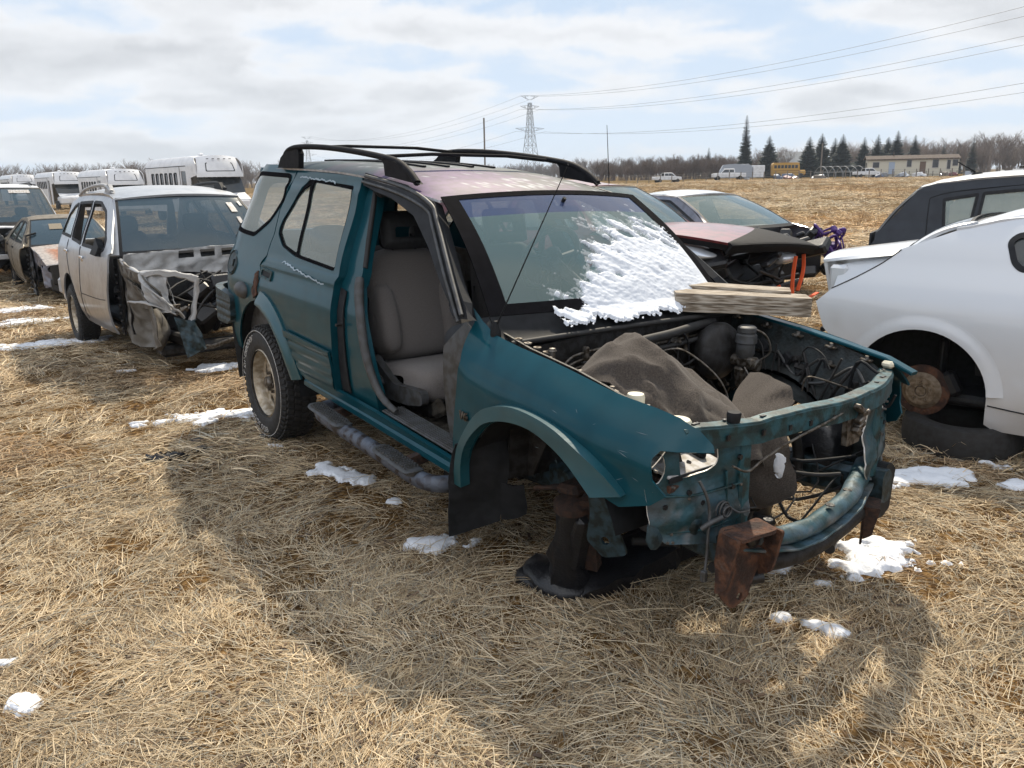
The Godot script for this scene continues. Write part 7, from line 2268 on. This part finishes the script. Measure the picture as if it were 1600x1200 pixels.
func coach(node: Node3D):
	# a small white shuttle bus: x forward, high cap over the cab at the front
	var wins := []
	for k in 6: wins.append(rounded([V(-2.5 + k * .72, 1.70), V(-2.05 + k * .72, 1.70), V(-2.05 + k * .72, 2.22), V(-2.5 + k * .72, 2.22)], .08))
	var door := rounded([V(2.15, .5), V(2.85, .5), V(2.85, 2.30), V(2.15, 2.30)], .04)
	var side := [V(-3.4, .45), V(-3.45, 2.7), V(-3.2, 2.92), V(2.9, 2.92), V(3.6, 2.86), V(3.95, 2.6), V(4.0, 2.1), V(3.4, 2.0), V(3.3, .5)]
	for s in [1.0, -1.0]:
		var f := func(p: Vector2) -> Vector3: return P(p.x, p.y, (1.15 - .5 * pow(maxf(0.0, p.y - 2.5) / .45, 2.0) * .45 - .10 * pow(maxf(0.0, p.x - 3.0), 2.0)) * s)
		var mb := MB.new()
		mb.panel(side, wins + [door], f, P(0, 0, s), .03, .3, .12)
		var bs := obj("body_side", mb, M.white_coach, node)
		for w in wins:
			mb = MB.new()
			mb.panel(Array(Geometry2D.offset_polygon(PackedVector2Array(w), .03)[0]), [shrink(w, .04)], func(p: Vector2) -> Vector3: return (f as Callable).call(p) + P(0, 0, .006 * s), P(0, 0, s), .012, .4, .4)
			obj("window_frame", mb, M.black_trim, bs)
			mb = MB.new()
			mb.panel(w, [], func(p: Vector2) -> Vector3: return (f as Callable).call(p) - P(0, 0, .02 * s), P(0, 0, s), 0, .4, .4)
			obj("window", mb, M.window_dark, bs)
		mb = MB.new()
		mb.panel(door, [], func(p: Vector2) -> Vector3: return (f as Callable).call(p) - P(0, 0, .03 * s), P(0, 0, s), 0, .4, .4)
		obj("door", mb, M.window_dark, bs)
		mb = MB.new()
		sweep(mb, [P(-3.4, 2.52, 1.155 * s), P(2.9, 2.52, 1.155 * s)], .02, .03)
		sweep(mb, [P(2.0, 2.52, 1.155 * s), P(2.0, .5, 1.155 * s)], .02, .03, Vector3.RIGHT)
		obj("trim_strip", mb, M.black_trim, bs)
	var mb2 := MB.new()
	mb2.patch(func(u, v): return P(lerpf(-3.25, 3.55, v), 2.90 + .10 * (1 - pow(1 - 2 * u, 2.0)) - .05 * pow(v, 8.0), (1 - 2 * u) * lerpf(.95, .86, pow(v, 6.0))), 12, 14, Vector3.UP, .03)
	mb2.patch(func(u, v):
		var s: float = 1.0 - 2.0 * u
		return P(lerpf(4.0, 3.55, pow(v, 1.6)) + .22 * (1 - s * s), lerpf(2.02, 2.88, v) + .08 * (1 - s * s) * v, s * lerpf(1.05, .88, v)), 14, 8, Vector3.RIGHT, .03)
	mb2.patch(func(u, v): return P(-3.42, lerpf(.45, 2.85, v), (1 - 2 * u) * lerpf(1.15, .95, pow(v, 5.0))), 4, 8, Vector3.LEFT, .03)
	mb2.box(P(2.7, 3.02, .35), P(.25, .12, .2), Basis(), .04)
	obj("roof_cap", mb2, M.white_coach, node)
	mb2 = MB.new()
	mb2.panel(rounded([V(-.66, 2.26), V(.66, 2.26), V(.60, 2.64), V(-.60, 2.64)], .06), [rounded([V(-.62, 2.29), V(.62, 2.29), V(.565, 2.61), V(-.565, 2.61)], .05)], func(p: Vector2) -> Vector3: return P(4.23 - .45 * pow((p.y - 2.02) / .86, 1.6) - .20 * pow(p.x, 2.0), p.y, p.x), Vector3.RIGHT, .02, .1, .1)
	obj("sign_frame", mb2, M.black_trim, node)
	mb2 = MB.new()
	mb2.box(Vector3.ZERO, P(.06, .03, .10), Basis(), .01)
	bits("marker_lamp", mb2, M.black_trim, node, range(5).map(func(k): return P(3.95, 2.80, lerpf(-.5, .5, k / 4.0))))
	mb2 = MB.new()
	mb2.patch(func(u, v): return P(lerpf(4.25, 3.75, v) + .1 * (1 - pow(1 - 2 * u, 2.0)), lerpf(1.35, 2.0, v), (1 - 2 * u) * .98), 10, 4, Vector3.RIGHT, .02)
	obj("windscreen", mb2, M.window_dark, node)
	mb2 = MB.new()
	mb2.patch(func(u, v): return P(lerpf(5.0, 4.2, v), lerpf(1.05, 1.36, v), (1 - 2 * u) * .92), 6, 4, Vector3.UP, .03)
	mb2.box(P(4.4, .8, 0), P(1.3, .6, 1.9), Basis(), .12)
	obj("bonnet", mb2, M.white_coach, node)
	for x in [-1.9, 4.2]:
		for s in [1.0, -1.0]:
			mb2 = MB.new()
			mb2.lathe([V(0, .12), V(.22, .12), V(.24, .10), V(.38, .11), V(.40, .06), V(.40, -.1)], Transform3D(Basis.from_scale(P(1, 1, s)), P(x, .40, 1.02 * s)), 20)
			obj("wheel", mb2, M.tyre, node)

func pylon(h: float) -> MB:
	var mb := MB.new()
	var wd := func(y: float) -> float: return table([V(0, .10), V(.55, .045), V(.80, .026), V(1.0, .012)], y / h) * h
	var lv := [0.0, .16, .30, .42, .52, .60, .67, .74, .80, .86, .92]
	var t := h * .0028
	for i in lv.size() - 1:
		var y0: float = lv[i] * h; var y1: float = lv[i + 1] * h
		var a: float = wd.call(y0); var b: float = wd.call(y1)
		var c := [V(1, 1), V(-1, 1), V(-1, -1), V(1, -1)]
		for k in 4:
			var p: Vector2 = c[k]; var q: Vector2 = c[(k + 1) % 4]
			mb.bar(P(p.x * a, y0, p.y * a), P(p.x * b, y1, p.y * b), t * 1.5, t * 1.5)
			mb.bar(P(p.x * a, y0, p.y * a), P(q.x * b, y1, q.y * b), t, t)
			mb.bar(P(q.x * a, y0, q.y * a), P(p.x * b, y1, p.y * b), t, t)
			mb.bar(P(p.x * b, y1, p.y * b), P(q.x * b, y1, q.y * b), t, t)
	for arm in [[.60, .20, .62], [.86, .13, .88], [.97, .12, 1.0]]:
		for s in [-1.0, 1.0]:
			var y: float = arm[0] * h
			var tip := P(s * arm[1] * h, arm[2] * h, 0)
			var w: float = wd.call(y)
			for z in [-1.0, 1.0]:
				mb.bar(P(s * w, y - h * .015, z * w), tip, t, t)
				mb.bar(P(s * w, y + h * .03, z * w), tip, t, t)
				mb.bar(P(s * w, y + h * .03, z * w).lerp(tip, .5), P(s * w, y - h * .015, z * w).lerp(tip, .35), t, t)
	return mb

func build_background():
	# pylons and their wires
	var p := thing("pylon", "tall grey lattice pylon carrying the wires, seen above the teal car's roof", "pylon", "pylons of the power line", Transform3D(Basis(Vector3.UP, .45), P(12.1, 0, -450)))
	obj("lattice", pylon(43.0), M.galv, p)
	var p2 := thing("pylon", "small far pylon just behind the rear end of the teal car's roof rail", "pylon", "pylons of the power line", Transform3D(Basis(Vector3.UP, .45), P(-194, 0, -815)))
	obj("lattice", pylon(43.0), M.galv, p2)
	var dirw := Vector3(cos(.45), 0, -sin(.45))
	var wires := 0
	for arm in [[.20, .62], [.13, .88], [.12, 1.0]]:
		for s in [-1.0, 1.0]:
			var off: Vector3 = dirw * (s * arm[0] * 43.0)
			for span in [[P(12.1, 0, -450), P(172, 4, -118), 9.0], [P(12.1, 0, -450), P(-194, 0, -815), 11.0]]:
				var pts := []
				for k in 25:
					var f := k / 24.0
					var q: Vector3 = span[0].lerp(span[1], f) + off
					q.y += arm[1] * 43.0 - span[2] * 4.0 * f * (1.0 - f) - (1.6 if arm[1] < .95 else 0.0)
					pts.append(q)
				var mb := MB.new()
				mb.tube(pts, .05, 4, false)
				var o := obj("power_line", mb, M.wire)
				tag(o, "%s %s wire from the tall pylon %s" % ["farther" if s < 0 else "nearer", {.62: "lowest", .88: "middle", 1.0: "topmost"}[arm[1]], "to the sky's right edge" if span[2] < 10.0 else "to the small far pylon"], "power line", "power lines of the pylons")
	# poles
	for q in [[P(-3.3, 0, -120), 9.5, "thin wooden pole standing alone beyond the teal car's roof"], [P(56.3, 0, -150), 6.0, "wooden pole standing in front of the four spruces beside the mobile home"]]:
		var mb := MB.new()
		var g := gh(q[0].x, q[0].z)
		mb.tube([P(q[0].x, g, q[0].z), P(q[0].x, g + q[1], q[0].z)], .13, 6)
		tag(obj("utility_pole", mb, M.weathered_post), q[2], "pole")
	# fence
	var fence := thing("fence", "post and wire fence at the far edge of the field", "fence")
	for k in 44:
		var x := lerpf(18.0, 92.0, k / 43.0)
		var z := -128.0 + x * .06
		var mb := MB.new()
		mb.box(P(0, .6, 0), P(.11, 1.3, .11))
		var o := obj("post", mb, M.weathered_post, fence)
		o.position = P(x, gh(x, z), z)
	var wm := MB.new()
	for y in [.5, .85, 1.15]:
		var pts := []
		for k in 44:
			var x := lerpf(18.0, 92.0, k / 43.0)
			pts.append(P(x, gh(x, -128.0 + x * .06) + y, -128.0 + x * .06))
		wm.tube(pts, .012, 3, false)
	obj("fence_wire", wm, M.wire, fence)
	# mobile home
	var hx := 72.0; var hz := -149.0
	var hm := thing("mobile_home", "long cream mobile home with a low brown roof, blue and brown doors", "house", "", pose(hx, gh(hx, hz), hz, -.30))
	var mb := MB.new()
	mb.box(P(0, 1.65, 0), P(14.6, 2.7, 4.2), Basis(), .02)
	mb.plate([V(-2.1, 3.0), V(2.1, 3.0), V(0, 3.62)], [], Transform3D(Basis(Vector3.UP, -PI / 2), P(-7.30, 0, 0)), .1)
	mb.box(P(0, .2, 0), P(14.4, .4, 4.0))
	obj("wall", mb, M.siding, hm)
	mb = MB.new()
	for s in [1.0, -1.0]: mb.quad(P(-7.6, 3.66, 0), P(7.5, 3.66, 0), P(7.5, 2.98, 2.35 * s), P(-7.6, 2.98, 2.35 * s), Vector3.UP)
	for s in [1.0, -1.0]: mb.bar(P(-7.62, 3.64, 0), P(-7.62, 2.95, 2.4 * s), .12, .14)
	mb.bar(P(-7.6, 2.94, 2.38), P(7.5, 2.94, 2.38), .06, .16)
	mb.tube([P(-3, 3.5, .3), P(-3, 4.2, .3)], .09, 6)
	obj("roof", mb, M.shingle, hm)
	for q in [[-6.0, 2.05, 1.0, .9], [-.6, 2.2, .7, 1.1], [3.6, 2.1, .9, 1.3], [5.7, 1.9, .5, 1.5], [6.7, 2.2, .8, 1.0]]:
		mb = MB.new()
		mb.box(P(q[0], q[1], 2.12), P(q[2] + .16, q[3] + .16, .05))
		var wf := obj("window", mb, M.white_plastic, hm)
		mb = MB.new()
		mb.box(P(q[0], q[1], 2.15), P(q[2], q[3], .04))
		obj("pane", mb, M.window_dark, wf)
	for q in [[-3.4, M.door_blue], [1.6, M.door_brown]]:
		mb = MB.new()
		mb.box(P(q[0], 1.45, 2.13), P(.95, 2.1, .06))
		obj("door", mb, q[1], hm)
	mb = MB.new()
	mb.box(P(-7.33, 2.0, -.6), P(.06, .9, 1.0))
	obj("window", mb, M.window_dark, hm)
	for k in 12:
		mb = MB.new()
		var x := -7.0 + k * 1.25
		mb.box(P(0, .55, 0), P(.12, 1.1, .12))
		var o := obj("yard_post", mb, M.weathered_post, hm)
		o.position = P(x, -.2, 4.5 + sin(k * 2.1) * .6)
	# things lying round the yard
	for k in 26:
		var a := rng.randf()
		var x := lerpf(40.0, 100.0, a); var z := -140.0 + rng.randf_range(-2.0, 6.0)
		mb = MB.new()
		var sz := P(rng.randf_range(.4, 2.2), rng.randf_range(.3, .9), rng.randf_range(.4, 1.2))
		mb.box(P(0, sz.y * .4, 0), sz, Basis.from_euler(P(rng.randf_range(-.3, .3), rng.randf() * 3, rng.randf_range(-.3, .3))), .08)
		mb.box(P(sz.x * .4, sz.y * .3, .2), sz * .6, Basis.from_euler(P(.4, rng.randf() * 3, .3)), .05)
		mb.wobble(.15, 2.0, noise)
		var tone := rng.randi() % 6
		var o := obj("scrap_heap", mb, [M.white_coach, M.galv, M.red_paint, M.weathered_post, M.tarp, M.tin_blue][tone])
		o.position = P(x, gh(x, z), z)
		tag(o, "%s scrap lying %s" % [["white", "grey metal", "red", "brown wooden", "dull grey", "blue"][tone], "before the covered trailer" if x < 46 else "below the school bus" if x < 54 else "beside the hoop frame" if x < 64 else "before the mobile home's left half" if x < 73 else "before the mobile home's right half" if x < 82 else "to the right of the mobile home"], "scrap", "scrap in the far yard")
	# hoops of a polytunnel
	var hp := thing("tunnel_frame", "bare hoop frame of a polytunnel beside the mobile home", "frame", "", Transform3D(Basis(Vector3.UP, .2), P(56.5, gh(58, -143), -143)))
	for k in 6:
		mb = MB.new()
		var ring := []
		for i in 13: ring.append(P(k * 1.4 - 3.0, sin(PI * i / 12.0) * 1.9, cos(PI * i / 12.0) * 2.2))
		mb.tube(ring, .06, 5, false)
		obj("hoop", mb, M.galv, hp)
	mb = MB.new()
	for i in [2, 6, 10]: mb.tube([P(-3.2, sin(PI * i / 12.0) * 1.9, cos(PI * i / 12.0) * 2.2), P(4.2, sin(PI * i / 12.0) * 1.9, cos(PI * i / 12.0) * 2.2)], .05, 5)
	obj("rail", mb, M.galv, hp)
	# school bus
	var sb := thing("school_bus", "yellow school bus parked beyond the field", "bus", "", pose(49.9, gh(50, -150), -150, -.15))
	mb = MB.new()
	mb.plate(rounded([V(-2.3, .5), V(2.2, .5), V(2.3, 1.6), V(2.2, 2.75), V(-2.2, 2.75), V(-2.4, 2.4)], .25), [], Transform3D(Basis(), P(0, 0, 1.15)), 2.3)
	mb.box(P(2.8, 1.0, 0), P(1.2, .9, 1.9), Basis(), .2)
	obj("body", mb, M.bus_yellow, sb)
	for k in 7:
		mb = MB.new()
		mb.box(P(-1.9 + k * .6, 2.05, 1.16), P(.46, .55, .04))
		obj("window", mb, M.window_dark, sb)
	mb = MB.new()
	for x in [-1.3, 2.5]: mb.lathe([V(0, .1), V(.42, .1), V(.46, 0), V(.46, -.2)], Transform3D(Basis(), P(x, .45, 1.1)), 14)
	for y in [1.35, .95]: mb.box(P(0, y, 1.17), P(4.5, .06, .03))
	obj("wheel", mb, M.tyre, sb)
	# trailer under a tarpaulin, with a white box behind it
	var tr := thing("covered_trailer", "long trailer under a grey tarpaulin behind the white pickup", "trailer", "", pose(39.3, gh(39, -141), -141, -.12))
	mb = MB.new()
	mb.plate(rounded([V(-3.4, .3), V(1.8, .3), V(1.9, 2.1), V(1.2, 2.55), V(-2.9, 2.5), V(-3.4, 1.5)], .3), [], Transform3D(Basis(), P(0, 0, 1.1)), 2.2, .5)
	mb.wobble(.16, 1.1, noise)
	obj("tarpaulin", mb, M.tarp, tr)
	mb = MB.new()
	mb.box(P(2.9, 1.3, 0), P(1.9, 2.0, 2.1), Basis(), .06)
	obj("box_body", mb, M.white_coach, tr)
	# white pickup
	var pk := thing("pickup", "white crew cab pickup parked in front of the covered trailer", "car", "", pose(36.1, gh(36, -134), -134, PI - .1))
	var Sp := {"zt": [V(0, .8), V(.5, .9), V(1.0, .9), V(1.2, .85), V(1.75, .68)], "side": [V(-2.0, .5), V(-2.0, 1.1), V(-.3, 1.15), V(-.2, 1.75), V(1.4, 1.75), V(2.0, 1.15), V(3.1, 1.05), V(3.2, .5)], "wins": [[V(-.1, 1.66), V(.6, 1.68), V(.6, 1.22), V(-.1, 1.22)], [V(.68, 1.68), V(1.32, 1.66), V(1.8, 1.2), V(.68, 1.22)]], "roof": [-.2, 1.42, [V(-.2, 1.75), V(1.42, 1.75)], [V(-.2, .68), V(1.42, .68)], .04], "ws": [2.0, 1.15, .85, 1.42, 1.74, .68, .1], "paint": M.white_coach, "glass": M.window_dark}
	shell(pk, Sp)
	mb = MB.new()
	mb.patch(func(u, v): return P(lerpf(2.0, 3.15, v), lerpf(1.16, 1.05, v), lerpf(.88, -.88, u)), 4, 4, Vector3.UP, .05)
	mb.box(P(3.15, .75, 0), P(.12, .5, 1.7), Basis(), .05)
	mb.box(P(-1.1, .8, 0), P(1.8, .5, 1.7), Basis(), .05)
	obj("bonnet", mb, M.white_coach, pk)
	mb = MB.new()
	for x in [-1.1, 2.4]:
		for s in [1.0, -1.0]: mb.lathe([V(0, .1), V(.3, .1), V(.37, .08), V(.37, -.12)], Transform3D(Basis.from_scale(P(1, 1, s)), P(x, .37, .82 * s)), 14)
	obj("wheel", mb, M.tyre, pk)
	# a few more cars by the yard
	for q in [[P(94, 0, -152), .3, "white car among the trees to the right of the mobile home"], [P(99.5, 0, -158), .8, "second white car to the right of the mobile home, farther back"], [P(24.5, 0, -131), 0.2, "low grey wreck at the foot of the bare thicket"], [P(59.5, 0, -139), .1, "white car in front of the hoop frame"]]:
		copy_of(pk, pose(q[0].x, gh(q[0].x, q[0].z), q[0].z, q[1]), q[2]).scale = Vector3.ONE * .85
	# gabled house behind the bus
	var gx := 73.7; var gz := -220.0
	hm = thing("gabled_house", "dark blue gabled house behind the school bus", "house", "", pose(gx, gh(gx, gz), gz, -.5))
	mb = MB.new()
	mb.box(P(0, 1.6, 0), P(8, 3.2, 6))
	mb.plate([V(-3, 3.2), V(3, 3.2), V(0, 6.0)], [], Transform3D(Basis(Vector3.UP, PI / 2), P(4.0, 0, 0)), 8.0)
	obj("wall", mb, M.house_blue, hm)
	mb = MB.new()
	for s in [1.0, -1.0]:
		mb.quad(P(-4.4, 6.2, 0), P(4.4, 6.2, 0), P(4.4, 2.9, 3.5 * s), P(-4.4, 2.9, 3.5 * s), Vector3.UP)
	obj("roof", mb, M.galv, hm)
	mb = MB.new()
	for s in [1.0, -1.0]: mb.bar(P(4.45, 6.2, 0), P(4.45, 2.9, 3.5 * s), .25, .25)
	for q in [V(-1.2, 1.8), V(1.2, 1.8), V(0, 4.0)]: mb.box(P(4.05, q.y, q.x), P(.1, 1.2, .9))
	obj("window", mb, M.white_plastic, hm)
	# spruces
	var L := [
		[P(48.2, 0, -170), 11.3, 1.62, "tallest spruce, a narrow column standing alone left of the gabled house"],
		[P(54.6, 0, -175), 7.9, 2.90, "broad spruce with open branches just left of the gabled house"],
		[P(48.0, 0, -200), 6.6, 1.56, "small spruce rising out of the bare thicket, farthest left"],
		[P(61.2, 0, -170), 7.4, 2.75, "leftmost spruce of the four in a row left of the mobile home"],
		[P(64.4, 0, -172), 8.0, 2.90, "second and tallest spruce of the four left of the mobile home"],
		[P(68.7, 0, -176), 7.3, 2.46, "third spruce of the four left of the mobile home"],
		[P(68.7, 0, -172), 7.8, 2.90, "last spruce of the four left of the mobile home"],
		[P(75.7, 0, -178), 7.4, 2.46, "spruce above the left end of the mobile home's roof"],
		[P(77.7, 0, -176), 7.8, 2.32, "second spruce from the left behind the mobile home"],
		[P(83.6, 0, -180), 8.6, 2.61, "tallest spruce behind the middle of the mobile home"],
		[P(88.4, 0, -182), 7.8, 2.32, "spruce over the right half of the mobile home's roof"],
		[P(86.2, 0, -190), 7.8, 3.19, "dark spruce set back between the two behind the mobile home's right half"],
		[P(99.0, 0, -190), 6.2, 1.44, "small spruce just past the right end of the mobile home"],
		[P(104.9, 0, -195), 5.6, 1.32, "smaller spruce among bare trees right of the mobile home"],
		[P(102.8, 0, -185), 7.6, 1.32, "slim spruce farthest right among the bare trees"]]
	for i in L.size():
		L[i][0].y = gh(L[i][0].x, L[i][0].z) - .1
		make_spruce(L[i][1] * 1.12, L[i][2] * 1.15, 300 + i, L[i][3], L[i][0])
	# bare woods and thickets: three belts
	var kinds := [bare_tree(7.0, 71, 5), bare_tree(8.0, 72, 5), bare_tree(6.0, 73, 6)]
	var xf := [[], [], []]; var cc := [[], [], []]
	# [x0, x1, z, depth, count, height scale low, high, tint]
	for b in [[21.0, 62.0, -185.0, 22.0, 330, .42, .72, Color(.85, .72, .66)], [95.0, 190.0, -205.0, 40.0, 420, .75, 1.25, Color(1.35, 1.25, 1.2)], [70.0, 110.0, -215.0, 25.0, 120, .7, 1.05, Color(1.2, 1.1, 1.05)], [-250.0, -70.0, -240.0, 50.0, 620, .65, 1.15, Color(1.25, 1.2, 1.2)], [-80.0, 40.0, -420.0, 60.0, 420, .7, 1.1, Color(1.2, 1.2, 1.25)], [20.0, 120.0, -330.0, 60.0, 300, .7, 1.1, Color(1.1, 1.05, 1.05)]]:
		for i in b[4]:
			var x := lerpf(b[0], b[1], rng.randf()); var z: float = b[2] - rng.randf() * b[3]
			var s := rng.randf_range(b[5], b[6])
			var k := rng.randi() % 3
			xf[k].append(Transform3D(Basis(Vector3.UP, rng.randf() * TAU).scaled(P(s * 1.1, s, s * 1.1)), P(x, gh(x, z) - .1, z)))
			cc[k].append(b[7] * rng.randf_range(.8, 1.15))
	for k in 3: scatter("bare_woods", kinds[k], xf[k], cc[k], M.twig, "belt of leafless grey brown trees along the horizon", "wood")
	# shuttle buses
	var bus := thing("shuttle_bus", "nearest white shuttle bus with a blank sign panel over its cab", "bus", "white shuttle buses in a row", pose(-15.3, -.15, -40.3, -.90))
	coach(bus)
	for q in [[P(-25.5, 0, -53.3), -.90, "second white shuttle bus in the row, left of the nearest one"], [P(-36.3, 0, -67.3), -.90, "third white shuttle bus in the row"], [P(-49.0, 0, -83.3), -.90, "farthest white shuttle bus of the row"]]:
		copy_of(bus, pose(q[0].x, gh(q[0].x, q[0].z), q[0].z, q[1]), q[2])
	# clods of mud
	for q in [[P(-2.03, 0, -4.95), .05, "clod of dark mud beside the large snow patch"], [P(-2.10, 0, -4.62), .11, "flattened clod of dark mud in the grass left of the teal car"], [P(-1.95, 0, -4.80), .04, "small clod of mud near the flattened one"], [P(-1.62, 0, -5.0), .035, "clod of mud behind the rear wheel"]]:
		mb = MB.new()
		mb.ball(P(0, 0, 0), P(q[1], .03, q[1] * .6), 12, 8)
		mb.wobble(q[1] * .5, 18.0, noise)
		var o := obj("mud_clod", mb, M.oily)
		o.position = P(q[0].x, gh(q[0].x, q[0].z) + .015, q[0].z)
		tag(o, q[2], "mud", "clods of mud")
